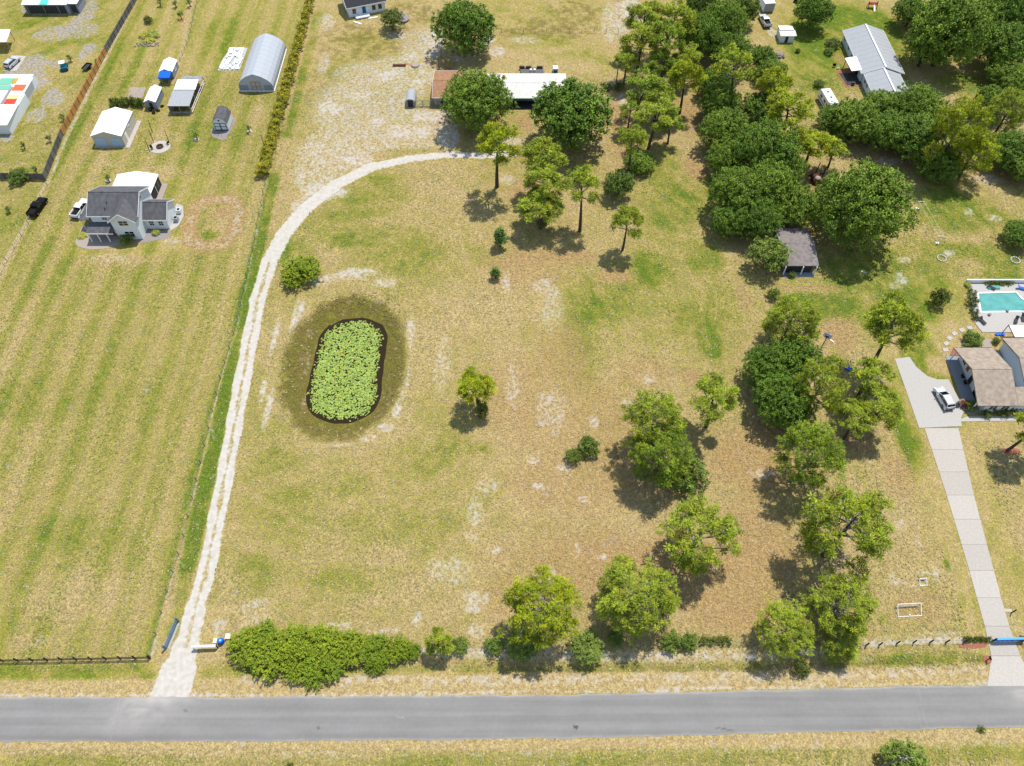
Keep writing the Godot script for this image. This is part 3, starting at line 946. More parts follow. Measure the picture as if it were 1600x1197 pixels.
# a broadleaf: a short forked trunk and a crown of leafy lobes
func make_broadleaf(radius: float, base_h: float, crown_h: float, lobes: int, leaves: int, leaf: float, seed_: int, col_a: Color, col_b: Color, stems := 1, cone := 0.0, shoots := 0) -> Dictionary:
	rng.seed = seed_
	var wood := Shape.new()
	var lv := Leaves.new()
	var list := []
	var area := 0.0
	for k in lobes:
		var f := (k + 0.5) / lobes
		var y := 1.0 - 1.45 * f
		var a := k * 2.39996 + rng.randf_range(-0.35, 0.35)
		var ring := sqrt(maxf(0.0, 1.0 - y * y))
		var taper := 1.0 - cone * (y * 0.5 + 0.3)
		var p := Vector3(cos(a) * ring * radius * 0.66 * taper, base_h + crown_h * (0.5 + y * 0.33), sin(a) * ring * radius * 0.66 * taper)
		p *= Vector3(rng.randf_range(0.85, 1.12), rng.randf_range(0.93, 1.05), rng.randf_range(0.85, 1.12))
		var r := radius * rng.randf_range(0.33, 0.46) * (1.0 - cone * 0.35)
		list.append([p, r, rng.randf_range(0.86, 1.14), rng.randf()])
		area += r * r
	for s in stems:
		var off := Vector3(rng.randf_range(-1, 1), 0, rng.randf_range(-1, 1)) * (radius * 0.18 if stems > 1 else 0.0)
		var tr := 0.06 + radius * 0.05 / sqrt(stems)
		wood.tube(off, off + Vector3(0, base_h + crown_h * 0.22, 0), tr * 1.25, tr, 7)
		for k in lobes:
			if k % stems == s:
				wood.tube(off + Vector3(0, base_h * 0.8 + crown_h * 0.14, 0), list[k][0], tr * 0.5, 0.02, 5)
	for e in list:
		var m := int(leaves * e[1] * e[1] / area)
		var clump := maxi(1, int(m / 26.0))
		for q in clump:
			# sprays of leaves over the lobe's skin, a few within it
			var d := rdir(0.15)
			var at_: Vector3 = e[0] + d * e[1] * (rng.randf_range(0.82, 1.08) if rng.randf() < 0.8 else rng.randf_range(0.2, 0.8)) * Vector3(1, 0.85, 1)
			var kk: float = e[2] * rng.randf_range(0.8, 1.22)
			var col := col_a.lerp(col_b, clampf(e[3] * 0.6 + rng.randf() * 0.5, 0, 1)) * kk
			for b in 26:
				var o := rdir() * leaf * 1.7 * rng.randf()
				var dd := (rdir(0.25) + d * 0.5).normalized() * leaf * rng.randf_range(0.7, 1.25)
				var side := dd.cross((rdir() + Vector3(0, 0.8, 0) + d).normalized()).normalized() * leaf * 0.36
				lv.out = (d + Vector3(0, 0.6, 0)).normalized()
				lv.kite(at_ + o, dd, side, col * rng.randf_range(0.82, 1.2))
	for k in shoots:          # long arching shoots that break the outline
		var e: Array = list[rng.randi() % list.size()]
		var d := rdir(0.9)
		var p: Vector3 = e[0] + d * e[1] * 0.7
		var l := rng.randf_range(0.7, 1.7)
		var col := col_b * rng.randf_range(0.85, 1.3)
		for q in 9:
			var t := q / 9.0
			var c := p + d * l * t + Vector3(0, -0.5 * l * t * t, 0)
			for b in 4:
				var dd := (rdir(0.2) + d * 0.8).normalized() * leaf * rng.randf_range(0.8, 1.3)
				lv.out = Vector3.UP
				lv.kite(c, dd, dd.cross(rdir() + Vector3.UP).normalized() * leaf * 0.3, col * rng.randf_range(0.85, 1.15))
	return {"wood": wood.mesh(M.bark), "crown": lv.mesh(M.leaf), "r": radius, "mid": base_h + crown_h * 0.5, "h": base_h + crown_h}

func make_palm(fronds: int, length: float, stem: float, seed_: int, col: Color) -> Dictionary:
	rng.seed = seed_
	var wood := Shape.new()
	var lv := Leaves.new()
	wood.tube(Vector3.ZERO, Vector3(0, stem, 0), 0.16, 0.12, 7)
	for k in fronds:
		var a := k * 2.39996
		var rise := rng.randf_range(0.35, 1.1)
		var l := length * rng.randf_range(0.8, 1.1)
		var out := Vector3(cos(a), 0, sin(a))
		var last := Vector3(0, stem, 0)
		for s in 9:
			var t := (s + 1) / 9.0
			var p := Vector3(0, stem, 0) + out * l * t * 0.9 + Vector3(0, l * (rise * t - (rise + 0.25) * t * t * 0.85), 0)
			var across := out.cross(Vector3.UP)
			for g in [-1.0, 1.0]:
				for q in 2:
					var dd: Vector3 = (across * g + out * 0.55 + Vector3(0, -0.15, 0)).normalized() * l * 0.33 * (1.05 - t * 0.6)
					lv.kite(last.lerp(p, 0.5 * q), dd, (p - last).normalized() * 0.07, col * rng.randf_range(0.75, 1.25))
			last = p
	return {"wood": wood.mesh(M.bark), "crown": lv.mesh(M.leaf), "r": length * 0.9, "mid": stem + length * 0.2, "h": stem + length * 0.4}

func make_prototypes():
	M.needles = leaf_mat(Color(1, 1, 1), 0.7)
	M.needles_yellow = leaf_mat(Color(1.0, 0.985, 0.62), 0.7)
	M.needles_dark = leaf_mat(Color(0.88, 0.93, 0.93), 0.7)
	M.leaf = leaf_mat(Color(1, 1, 1), 0.7)
	M.leaf_dark = leaf_mat(Color(0.88, 0.92, 0.92), 0.7)
	M.leaf_grey = leaf_mat(Color(0.86, 0.84, 0.94), 0.7)
	proto.wide_pine = [make_pine(6.4, 3.0, 9.0, 26, 580, 101), make_pine(6.0, 3.4, 8.6, 24, 500, 102), make_pine(6.4, 2.6, 9.4, 30, 660, 103), make_pine(5.6, 3.4, 8.4, 20, 430, 104)]
	proto.tall_pine = [make_pine(4.6, 7.5, 5.6, 14, 300, 111, 0.66, 0.9), make_pine(4.2, 8.0, 5.2, 12, 250, 112, 0.64, 1.2), make_pine(4.6, 7.0, 6.0, 16, 350, 113, 0.66, 0.7), make_pine(4.0, 7.6, 4.6, 10, 190, 114, 0.64, 1.4)]
	proto.small_pine = [make_pine(2.8, 1.0, 4.6, 12, 170, 121, 0.5), make_pine(2.6, 1.2, 4.2, 10, 140, 122, 0.5)]
	var da := Color(0.100, 0.172, 0.020)
	var db := Color(0.175, 0.252, 0.024)
	proto.oak = [make_broadleaf(6.6, 0.9, 9.8, 34, 34000, 0.31, 201, da, db), make_broadleaf(6.2, 1.0, 9.2, 30, 31000, 0.31, 202, da, db), make_broadleaf(6.8, 0.9, 9.4, 40, 36000, 0.30, 203, da, db), make_broadleaf(6.0, 1.2, 8.4, 28, 28000, 0.32, 204, da, db)]
	var ba := Color(0.115, 0.175, 0.030)
	var bb := Color(0.185, 0.24, 0.036)
	proto.bright_tree = [make_broadleaf(4.6, 1.2, 7.0, 24, 9500, 0.34, 211, ba, bb), make_broadleaf(4.4, 1.0, 6.8, 20, 8500, 0.36, 212, ba, bb)]
	proto.bush = [make_broadleaf(2.2, 0.15, 2.9, 14, 4200, 0.22, 221, Color(0.10, 0.16, 0.024), Color(0.165, 0.22, 0.032), 3), make_broadleaf(2.4, 0.15, 2.6, 16, 4600, 0.22, 222, Color(0.10, 0.16, 0.024), Color(0.165, 0.22, 0.032), 4), make_broadleaf(2.1, 0.1, 3.2, 12, 4000, 0.24, 223, Color(0.09, 0.14, 0.022), Color(0.13, 0.19, 0.03), 3)]
	proto.vine = [make_broadleaf(3.6, 0.2, 3.6, 22, 9000, 0.25, 231, Color(0.12, 0.18, 0.014), Color(0.215, 0.27, 0.018), 4, 0.0, 130), make_broadleaf(3.4, 0.2, 3.2, 18, 9000, 0.25, 232, Color(0.12, 0.18, 0.014), Color(0.215, 0.27, 0.018), 4, 0.0, 130), make_broadleaf(3.8, 0.2, 3.8, 26, 9000, 0.25, 233, Color(0.12, 0.18, 0.014), Color(0.215, 0.27, 0.018), 5, 0.0, 130)]
	proto.cone = [make_broadleaf(1.5, 0.2, 4.2, 16, 2600, 0.24, 241, Color(0.085, 0.15, 0.035), Color(0.13, 0.20, 0.04), 1, 1.0)]
	proto.hedge = [make_broadleaf(1.15, 0.05, 2.6, 10, 1500, 0.2, 251, Color(0.20, 0.20, 0.02), Color(0.36, 0.32, 0.024), 2), make_broadleaf(1.2, 0.05, 2.3, 10, 1500, 0.2, 252, Color(0.20, 0.20, 0.02), Color(0.37, 0.33, 0.024), 2)]
	proto.sapling = [make_broadleaf(0.75, 0.5, 1.6, 7, 420, 0.2, 261, Color(0.07, 0.12, 0.03), Color(0.14, 0.19, 0.03)), make_broadleaf(0.7, 0.4, 1.4, 6, 360, 0.2, 262, Color(0.07, 0.12, 0.03), Color(0.14, 0.19, 0.03))]
	proto.low = [make_broadleaf(0.8, 0.0, 0.9, 8, 700, 0.17, 271, Color(0.09, 0.13, 0.022), Color(0.16, 0.19, 0.03), 3), make_broadleaf(0.85, 0.0, 0.8, 9, 750, 0.17, 272, Color(0.085, 0.13, 0.022), Color(0.15, 0.18, 0.03), 3)]
	proto.palm = [make_palm(26, 2.4, 0.9, 281, Color(0.22, 0.25, 0.04)), make_palm(18, 1.4, 0.3, 282, Color(0.30, 0.29, 0.04))]

var used := {}

# one plant; (px, py) is where the survey photo shows the middle of its crown and r how wide half its crown is there
func plant(kind: String, px: float, py: float, r: float, label: String, group := "", tall := 1.0, tint := "", called := "", category := "", squash := 1.0) -> Node3D:
	var list: Array = proto[kind]
	used[kind] = used.get(kind, 0) + 1
	var d: Dictionary = list[used[kind] % list.size()]
	rng.seed = hash(kind) % 100000 + used[kind] * 37
	if kind == "oak": r *= 1.08
	if kind == "wide_pine": r *= 1.12
	if kind == "tall_pine": r *= 1.12
	var s: float = r / px_per_m(px, py, d.mid) / d.r
	var hs: float = lerpf(1.0, s, 0.75) * tall
	s = r / px_per_m(px, py, d.mid * hs) / d.r
	var p := at(px, py, d.mid * hs)
	var names := {"wide_pine": ["pine_tree", "pine tree"], "tall_pine": ["pine_tree", "pine tree"], "small_pine": ["pine_tree", "pine tree"], "oak": ["oak_tree", "tree"], "bright_tree": ["leafy_tree", "tree"], "bush": ["bush", "bush"], "vine": ["tall_bush", "bush"], "cone": ["young_tree", "tree"], "hedge": ["hedge_shrub", "shrub"], "sapling": ["sapling", "sapling"], "low": ["low_shrub", "shrub"], "palm": ["palm_plant", "palm"]}
	var o := thing(called if called else names[kind][0], label, category if category else names[kind][1], Vector3(p.x, gh(p.x, p.z) - 0.03, p.z), rng.randf() * TAU, group)
	o.scale = Vector3(s, hs, s * squash)
	put_mesh("trunk", d.wood, o)
	if d.has("limb"): put_mesh("limbs", d.limb, o)
	put_mesh("crown", d.crown, o, Transform3D.IDENTITY, M[tint] if tint else null)
	return o

func build_trees():
	var row := "pines along the front of the lot"
	plant("wide_pine", 848, 950, 67, "big yellow-green pine at the front, left of the round pine", row, 0.85, "needles_yellow")
	plant("wide_pine", 993, 932, 71, "round full green pine, middle one of the front pines", row, 0.75)
	plant("wide_pine", 1092, 838, 67, "bright green pine with a broad crown behind the round front pine", row, 0.85)
	plant("small_pine", 686, 1003, 27, "small tufted pine at the right end of the long front bushes", row)
	plant("wide_pine", 1228, 985, 50, "shorter dense pine beside the fence, left of a taller pine", row, 0.75)
	plant("wide_pine", 1314, 945, 57, "front pine with dark trunk showing, left of the soccer goal", row, 0.9)
	plant("wide_pine", 1312, 1000, 38, "low pine boughs at the fence end below the taller pine", row, 0.6)
	plant("wide_pine", 1322, 826, 76, "largest pine, left of the concrete driveway's middle", row)
	plant("wide_pine", 1266, 714, 58, "pine with grey limbs showing, below the dark oak clump", row, 1.0, "needles_dark")
	var mid := "pines in the middle of the right side"
	plant("wide_pine", 1020, 660, 54, "upper pine of the merged pair left of the leaning pine", mid, 1.0)
	plant("wide_pine", 1034, 714, 54, "lower pine of the merged pair, casting shade to its left", mid, 0.95, "needles_dark")
	var lp := plant("tall_pine", 1120, 624, 40, "thin open pine leaning right on a bare dark trunk", mid, 0.75)
	lp.rotation.z = -0.08
	plant("bush", 1075, 742, 34, "wide deep green bush at the foot of the merged pines", "", 1.0)
	plant("tall_pine", 745, 604, 32, "lone yellow-green pine in the open, its trunk wrapped in vines", mid, 0.72, "needles_yellow")
	plant("low", 752, 640, 11, "vine wrapped round the lone pine's trunk", "", 3.6, "", "trunk_vine", "vine")
	plant("bush", 920, 697, 17, "larger bush of the pair beside a dead stick in the open lot")
	plant("bush", 897, 711, 13, "smaller bush of the pair beside a dead stick in the open lot")
	plant("vine", 470, 425, 29, "yellow-green bush beside the sandy lane above the pond", "", 0.8)
	plant("cone", 781, 370, 15, "upper of two small dark conical trees in the lot's middle", "small conical trees")
	plant("cone", 774, 426, 10.5, "lower, smaller of two dark conical trees in the lot's middle", "small conical trees", 0.8)
	var c := "pines near the mobile home"
	plant("tall_pine", 775, 218, 38, "bright yellow pine just below the oak at the mobile home", c, 0.95, "needles_yellow")
	plant("tall_pine", 852, 242, 36, "spreading pine below the right-hand oak of the mobile home", c, 0.85)
	plant("tall_pine", 858, 286, 34, "pine in the middle of the group right of the lane's end", c, 0.8)
	plant("tall_pine", 846, 322, 38, "nearest left pine of the group, with a bushy foot", c, 0.55)
	plant("tall_pine", 912, 298, 34, "slim straight pine right of the bushy-footed pine", c, 0.95)
	var p2 := plant("tall_pine", 980, 345, 28, "thin pine leaning right, lowest of the pine group", c, 0.9)
	p2.rotation.z = -0.07
	plant("bright_tree", 967, 286, 24, "conical dark leafy tree between the slim and leaning pines", "", 0.95, "leaf_dark")
	plant("oak", 1000, 252, 22, "small round oak under leaning pines right of the lawn track", "", 0.55)
	plant("tall_pine", 990, 215, 26, "sparse pine leaning over the small round oak", c, 0.95)
	plant("oak", 745, 158, 51, "big round oak covering the middle of the mobile home", "oaks round the mobile home", 1.05)
	plant("oak", 893, 178, 60, "big round oak at the mobile home's right end", "oaks round the mobile home", 1.0, "leaf_dark")
	plant("oak", 725, 44, 45, "round dark oak standing alone behind the mobile home", "oaks round the mobile home", 1.0, "leaf_dark")
	var up := "pines of the upper middle grove"
	for q in [[1008, 26, 30, 1.0, "", "tall pine at the grove's top left corner by white sand"], [1046, 26, 30, 1.0, "", "tall pine second along the top edge of the grove"], [1002, 62, 30, 1.05, "", "pine on a bare trunk at the grove's left, above the pole"], [1044, 64, 28, 1.05, "needles_dark", "pine with straight bare trunk in the grove's centre"], [1072, 50, 22, 1.0, "", "narrow pine between the grove's centre and the dark tall trees"], [1000, 136, 30, 0.85, "needles_dark", "lower dark pine of the grove beside the utility pole"], [1030, 146, 28, 0.85, "", "low pine right of the one beside the utility pole"], [1022, 182, 30, 0.9, "", "lowest pine of the grove, left of a bare leaning trunk"], [1074, 118, 27, 1.2, "needles_yellow", "yellow-topped pine on a long bare leaning trunk"], [1155, 108, 32, 1.1, "", "rounded pale pine leaning right over the oak belt"], [1212, 128, 28, 1.0, "needles_yellow", "yellow pine at the top right of the oak belt"], [1240, 165, 34, 0.9, "needles_yellow", "yellow-green pine left of the parked camper"], [1272, 222, 30, 0.8, "needles_yellow", "pine with gold needles above the scrap heap"], [1232, 205, 26, 0.85, "", "pine wedged between oaks and the gold-needled pine"], [1306, 232, 20, 0.8, "", "small open pine right above the scrap heap"]]:
		plant("tall_pine", q[0], q[1], q[2] * 1.12, q[5], up, q[3] * 0.8, q[4])
	for q in [[980, 92, 22, "small pine at the grove's left edge beside the wire fence"], [1030, 100, 26, "pine between the grove's upper and lower halves"], [1068, 84, 24, "pine at the grove's right beside the dark tall trees"], [1050, 190, 22, "thin pine right of the grove's lowest pine"], [985, 172, 20, "small pine at the grove's lower left"]]:
		plant("tall_pine", q[0], q[1], q[2], q[3], up, 0.72, "needles_dark" if q[1] > 95 else "")
	var dk := "oaks of the dividing belt"
	for q in [[1096, 60, 32, 1.15, "leaf_dark", "dark tall tree at the left of the top grove"], [1132, 38, 34, 1.2, "", "olive tall tree at the very top, left of the pickup"], [1142, 82, 30, 1.1, "leaf_dark", "shadowed tall tree under the olive one"], [1102, 14, 30, 1.1, "leaf_grey", "grey-green tree cut by the top edge over the grove"], [1160, 14, 24, 1.0, "leaf_grey", "thin grey tree at the top edge by the trailers"], [1118, 130, 26, 0.9, "leaf_dark", "oak at the foot of the pale leaning pine"], [1190, 92, 22, 0.9, "leaf_dark", "dark oak left of the grey rubble pile"], [1206, 112, 22, 0.8, "", "green oak right below the dark one at the rubble pile"], [1126, 162, 30, 0.95, "", "topmost left oak of the belt"], [1134, 205, 36, 1.0, "", "oak second from the top on the belt's left edge"], [1190, 170, 30, 0.9, "leaf_dark", "oak behind the belt's second oak"], [1136, 248, 30, 0.9, "", "oak third from the top on the belt's left edge"], [1196, 236, 46, 1.1, "leaf_dark", "large oak in the upper middle of the belt"], [1222, 262, 34, 1.0, "", "oak at the belt's right edge by the scrap heap"], [1150, 300, 40, 1.1, "", "large oak at the belt's lower left"], [1200, 296, 42, 1.1, "", "large oak in the lower middle of the belt"], [1140, 345, 28, 0.9, "leaf_dark", "lowest left oak of the belt, edging the lawn"], [1184, 340, 36, 1.0, "leaf_dark", "lowest middle oak of the belt above the bright tree"], [1244, 322, 34, 1.0, "", "lowest right oak, touching the grey shed roof"]]:
		plant("oak", q[0], q[1], q[2], q[5], dk, q[3], q[4])
	plant("oak", 1352, 322, 66, "widest oak, right of the grey open shed", "", 1.15)
	plant("oak", 1312, 305, 34, "oak merged into the left of the widest oak", "", 0.9, "leaf_dark")
	plant("bright_tree", 1202, 397, 32, "bright feathery tree covering the grey shed's left side", "", 0.9)
	plant("bush", 1209, 460, 11, "dark bush in front of the feathery tree by the shed")
	plant("bush", 1238, 428, 7, "little weed bush in the open shed's doorway", "", 0.6)
	var rb := "trees of the upper right wood"
	for q in [["oak", 1306, 186, 28, 0.8, "leaf_dark", "left oak below the camper"], ["oak", 1338, 188, 36, 0.95, "", "oak right of the camper's end"], ["oak", 1376, 168, 30, 0.9, "", "bright oak against the metal roof's lower edge"], ["oak", 1384, 205, 34, 0.9, "leaf_dark", "shaded oak under the bright one by the metal roof"], ["oak", 1432, 168, 38, 1.0, "", "oak right of the metal roof's lower corner"], ["oak", 1430, 215, 40, 0.95, "leaf_dark", "shaded oak at the wood's lower left"], ["wide_pine", 1495, 205, 50, 1.1, "needles_yellow", "broad gold-green pine in the middle of the wood"], ["wide_pine", 1520, 240, 40, 0.9, "needles_yellow", "gold-green pine at the wood's lower edge"], ["oak", 1470, 255, 34, 0.75, "leaf_dark", "dark oak hanging over the wood's sandy edge"], ["wide_pine", 1575, 175, 36, 1.0, "", "open pale pine with grey limbs near the right edge"], ["oak", 1552, 160, 26, 0.9, "leaf_dark", "dark oak behind the open pale pine"], ["oak", 1580, 235, 36, 0.9, "leaf_dark", "oak at the wood's lower right corner"], ["oak", 1486, 46, 54, 1.25, "", "great bright oak right of the metal-roofed house"], ["oak", 1450, 70, 34, 1.1, "", "oak merged into the great oak's left side"], ["oak", 1425, 18, 26, 0.9, "leaf_dark", "oak at the top edge above the metal-roofed house"], ["oak", 1520, 20, 40, 1.1, "", "bright oak at the top edge right of the great oak"], ["oak", 1565, 70, 40, 1.0, "leaf_dark", "dark oak right of the great oak"], ["oak", 1582, 22, 40, 1.1, "leaf_dark", "dark oak in the top right corner"], ["oak", 1572, 112, 28, 0.7, "", "low oak at the lawn's right end"], ["oak", 1600, 130, 30, 0.8, "", "oak cut by the right edge below the corner"], ["oak", 1272, 18, 28, 1.0, "leaf_dark", "round dark oak at the top beside the small shed"], ["oak", 1596, 366, 26, 0.6, "leaf_dark", "low oak cut by the right edge above the pool"], ["oak", 1606, 260, 30, 0.8, "", "oak cut by the right edge at the wood's end"]]:
		plant(q[0], q[1], q[2], q[3], q[6], rb, q[4], q[5])
	var rc := "clump between the lots"
	plant("wide_pine", 1235, 504, 48, "pine at the top of the clump left of the basketball hoop", rc, 0.9)
	plant("oak", 1200, 578, 38, "dark oak at the clump's left edge", rc, 1.0, "leaf_dark")
	plant("oak", 1240, 562, 40, "dark oak in the clump's middle under the top pine", rc, 1.0, "leaf_dark")
	plant("oak", 1225, 628, 44, "deep green oak at the clump's bottom left", rc, 0.95, "leaf_dark")
	plant("wide_pine", 1282, 604, 48, "yellow-green pine at the clump's right side", rc, 1.05)
	var l3 := plant("tall_pine", 1398, 518, 48, "wide pine leaning right over the lawn left of the pool", rc, 1.05)
	l3.rotation.z = -0.12
	plant("tall_pine", 1366, 580, 36, "pine over the blue kayak", rc, 0.8)
	plant("tall_pine", 1372, 640, 38, "pine at the left edge of the parking pad", rc, 0.7)
	plant("tall_pine", 1340, 655, 30, "thin pine between the clump and the parking pad's pine", rc, 0.7)
	var l4 := plant("tall_pine", 1612, 668, 36, "pine leaning out of the right edge over the lawn", "", 0.85)
	l4.rotation.z = -0.1
	plant("bush", 1468, 464, 15, "small grey-green round tree on the lawn left of the pool", "", 1.3, "leaf_grey", "lawn_tree", "tree")
	# front hedge of tall bushes
	var fb := "overgrown bushes along the front"
	var k := 0
	for q in [[388, 1004, 32, "leftmost of the front bushes, next to the blue barrel"], [425, 1022, 36, "second front bush from the blue barrel, spilling to the verge"], [410, 992, 26, "back bush behind the front row's left end"], [462, 1002, 34, "third front bush from the blue barrel"], [464, 1040, 24, "front bush sticking out lowest toward the road"], [505, 1034, 34, "darker front bush, second lowest toward the road"], [505, 1003, 34, "front bush in the middle of the long row"], [548, 1007, 30, "fourth front bush counted from the small tufted pine"], [590, 1011, 25, "third front bush counted from the small tufted pine"], [588, 1032, 18, "small front bush poking toward the road"], [622, 1009, 22, "second front bush counted from the small tufted pine"], [641, 1013, 16, "front bush beside the small tufted pine"]]:
		plant("vine", q[0], q[1] + 5, q[2] * 0.95, q[3], fb, 0.68, "leaf_dark" if k % 3 == 2 or k == 9 else "")
		k += 1
	plant("bush", 718, 1009, 15, "low bush right of the small tufted pine", "", 0.7)
	plant("bush", 772, 1009, 15, "low bush left of the big yellow-green pine", "", 0.7)
	plant("bright_tree", 816, 1008, 26, "leafy oak sprout under the big yellow-green pine", "", 0.5)
	plant("bright_tree", 915, 1011, 28, "dense oval leafy tree between the two largest front pines", "", 0.6)
	plant("bush", 963, 997, 13, "small bush at the round front pine's foot", "", 0.7)
	plant("bush", 1049, 1003, 18, "left of the twin round bushes at the front fence", "twin round bushes", 0.8)
	plant("bush", 1077, 1003, 15, "right of the twin round bushes at the front fence", "twin round bushes", 0.8)
	for x in [1100, 1113, 1126, 1137]:
		plant("low", x, 1001, 8, "low clipped shrub in the strip right of the twin bushes", "low strip of shrubs at the front fence")
	plant("bush", 1256, 1046, 13, "scraggly brown-green bush on the verge below the front pines", "", 0.8, "leaf_grey")
	plant("bright_tree", 1414, 1193, 36, "bright tree at the bottom edge beside a utility pole", "", 0.6)
	plant("low", 1534, 1140, 6, "small green shrub on the road's far edge at right")
	plant("low", 452, 1196, 6, "weed clump cut by the bottom edge at left")
	# the yellow hedge along the left lot line
	for q in 46:
		var t := q / 45.0
		plant("hedge", lerpf(409, 484, t) + sin(q * 2.1) * 1.2, lerpf(268, 1, t), lerpf(10.0, 6.8, t) * (0.8 if q % 9 == 4 else 1.0), "yellow-green shrub in the long hedge beside the greenhouse", "hedge along the left lot line", 0.9 + 0.15 * sin(q * 1.7), "leaf_dark" if q % 7 == 3 or (q > 8 and q < 20 and q % 2 == 0) else "")
	for q in 9:
		plant("low", 176 + q * 5.4, 160 + sin(q) * 1.5, 7, "green shrub in the short hedge behind the white garage", "short hedge behind the white garage", 1.6, "leaf_dark" if q > 5 else "")
	plant("palm", 226, 52, 11, "left palm of the clump in the far left yard", "palm clump")
	plant("palm", 238, 50, 11, "right palm of the clump in the far left yard", "palm clump")
	plant("palm", 232, 60, 10, "front palm of the clump in the far left yard", "palm clump")
	plant("bush", 231, 31, 7, "grey-green round shrub above the palm clump", "", 0.9, "leaf_grey")
	for q in [[249, 3, "sapling at the top edge right of the grey shrub"], [281, 22, "sapling between the palm clump and the top edge"], [273, 5, "dark sapling at the top edge, middle one"], [295, 3, "sapling at the top edge, rightmost one"], [306, 212, "staked sapling between the fire pit and the barn shed"], [388, 200, "staked sapling right of the barn shed"], [168, 278, "staked sapling behind the gabled house"], [75, 215, "dark sapling left of the wood fence's corner stretch"], [97, 183, "sapling left of the brown wood fence"], [54, 264, "sapling near the fence's corner bush"], [108, 90, "sapling behind the blue buggy"], [35, 226, "low dark weed in the far left yard"], [12, 327, "weed left of the black pickup"]]:
		plant("sapling", q[0], q[1], 4.5, q[2])
	plant("bush", 28, 274, 16, "bright bush at the left end of the grey wood fence", "", 0.8)
	plant("bush", 152, 94, 4, "tuft by the dark cart", "", 0.4)
	# by the houses
	plant("bush", 199, 370, 13, "dense green bush at the gabled house's front wall", "", 0.7)
	plant("palm", 242, 361, 7, "yellow spiky plant before the gabled house's side wing")
	plant("palm", 128, 366, 9, "spiky plant at the gabled house's porch corner")
	plant("palm", 1514, 443, 6, "spiky plant at the pool deck's top left corner")
	plant("low", 1518, 456, 7, "shrub by the pool deck, topmost of the left bed")
	plant("low", 1520, 470, 9, "taller shrub left of the pool", "", 1.6)
	plant("low", 1521, 486, 7, "grey shrub left of the pool's lower corner", "", 1.0, "leaf_grey")
	plant("low", 1525, 496, 6, "thin shrub at the bottom of the pool's left bed", "", 1.0, "leaf_grey")
	for x in 7:
		plant("low", 1544 + x * 6, 442, 5, "clipped shrub in the hedge behind the pool", "hedge behind the pool")
	plant("bush", 1521, 530, 16, "round shrub beside the stepping stones", "", 0.7)
	plant("bush", 1557, 533, 6, "narrow shrub by the brick landing", "", 0.8)
	plant("bush", 1517, 634, 10, "green shrub at the tan-roofed house's front corner", "", 0.9)
	for q in [[1542, 646], [1556, 642], [1570, 645], [1584, 640], [1597, 636]]:
		plant("low", q[0], q[1], 8, "shrub in the bed along the tan-roofed house's front", "bed along the tan-roofed house", 1.2)
	for q in 7:
		plant("low", 1508 + q * 6.4, 999, 4.5, "clipped hedge shrub left of the blue gate", "hedge left of the blue gate", 1.3)
	plant("low", 1598, 998, 5, "hedge shrub right of the blue gate", "", 1.3)
	plant("bush", 1247, 79, 4.5, "single dark shrub below the small white shed", "", 0.6, "leaf_dark")
	plant("bush", 1280, 130, 9, "dark shrub at the camper's end", "", 0.7, "leaf_dark")
	plant("bush", 1302, 68, 12, "grey shrub at the metal-roofed house's left corner", "", 0.7, "leaf_grey")
	plant("bush", 1296, 80, 8, "small shrub by the brown dirt at the metal-roofed house", "", 0.6)
	plant("bright_tree", 612, 30, 20, "feathery grey-green tree beside the house at the top", "", 0.8, "leaf_grey")
	plant("low", 945, 135, 9, "low green shrub right of the mobile home, left one", "shrubs by the utility pole")
	plant("low", 966, 135, 9, "low green shrub at the utility pole's foot", "shrubs by the utility pole")
	plant("bush", 847, 348, 9, "bush at the foot of the nearest left pine", "", 0.7, "leaf_dark")

# ---------------------------------------------------------------- buildings; wall and roof shapes are given in the land's own metres, minus the thing's base
func from(o: Node3D) -> Shape:
	var s := Shape.new()
	s.xf = o.transform.affine_inverse()
	return s

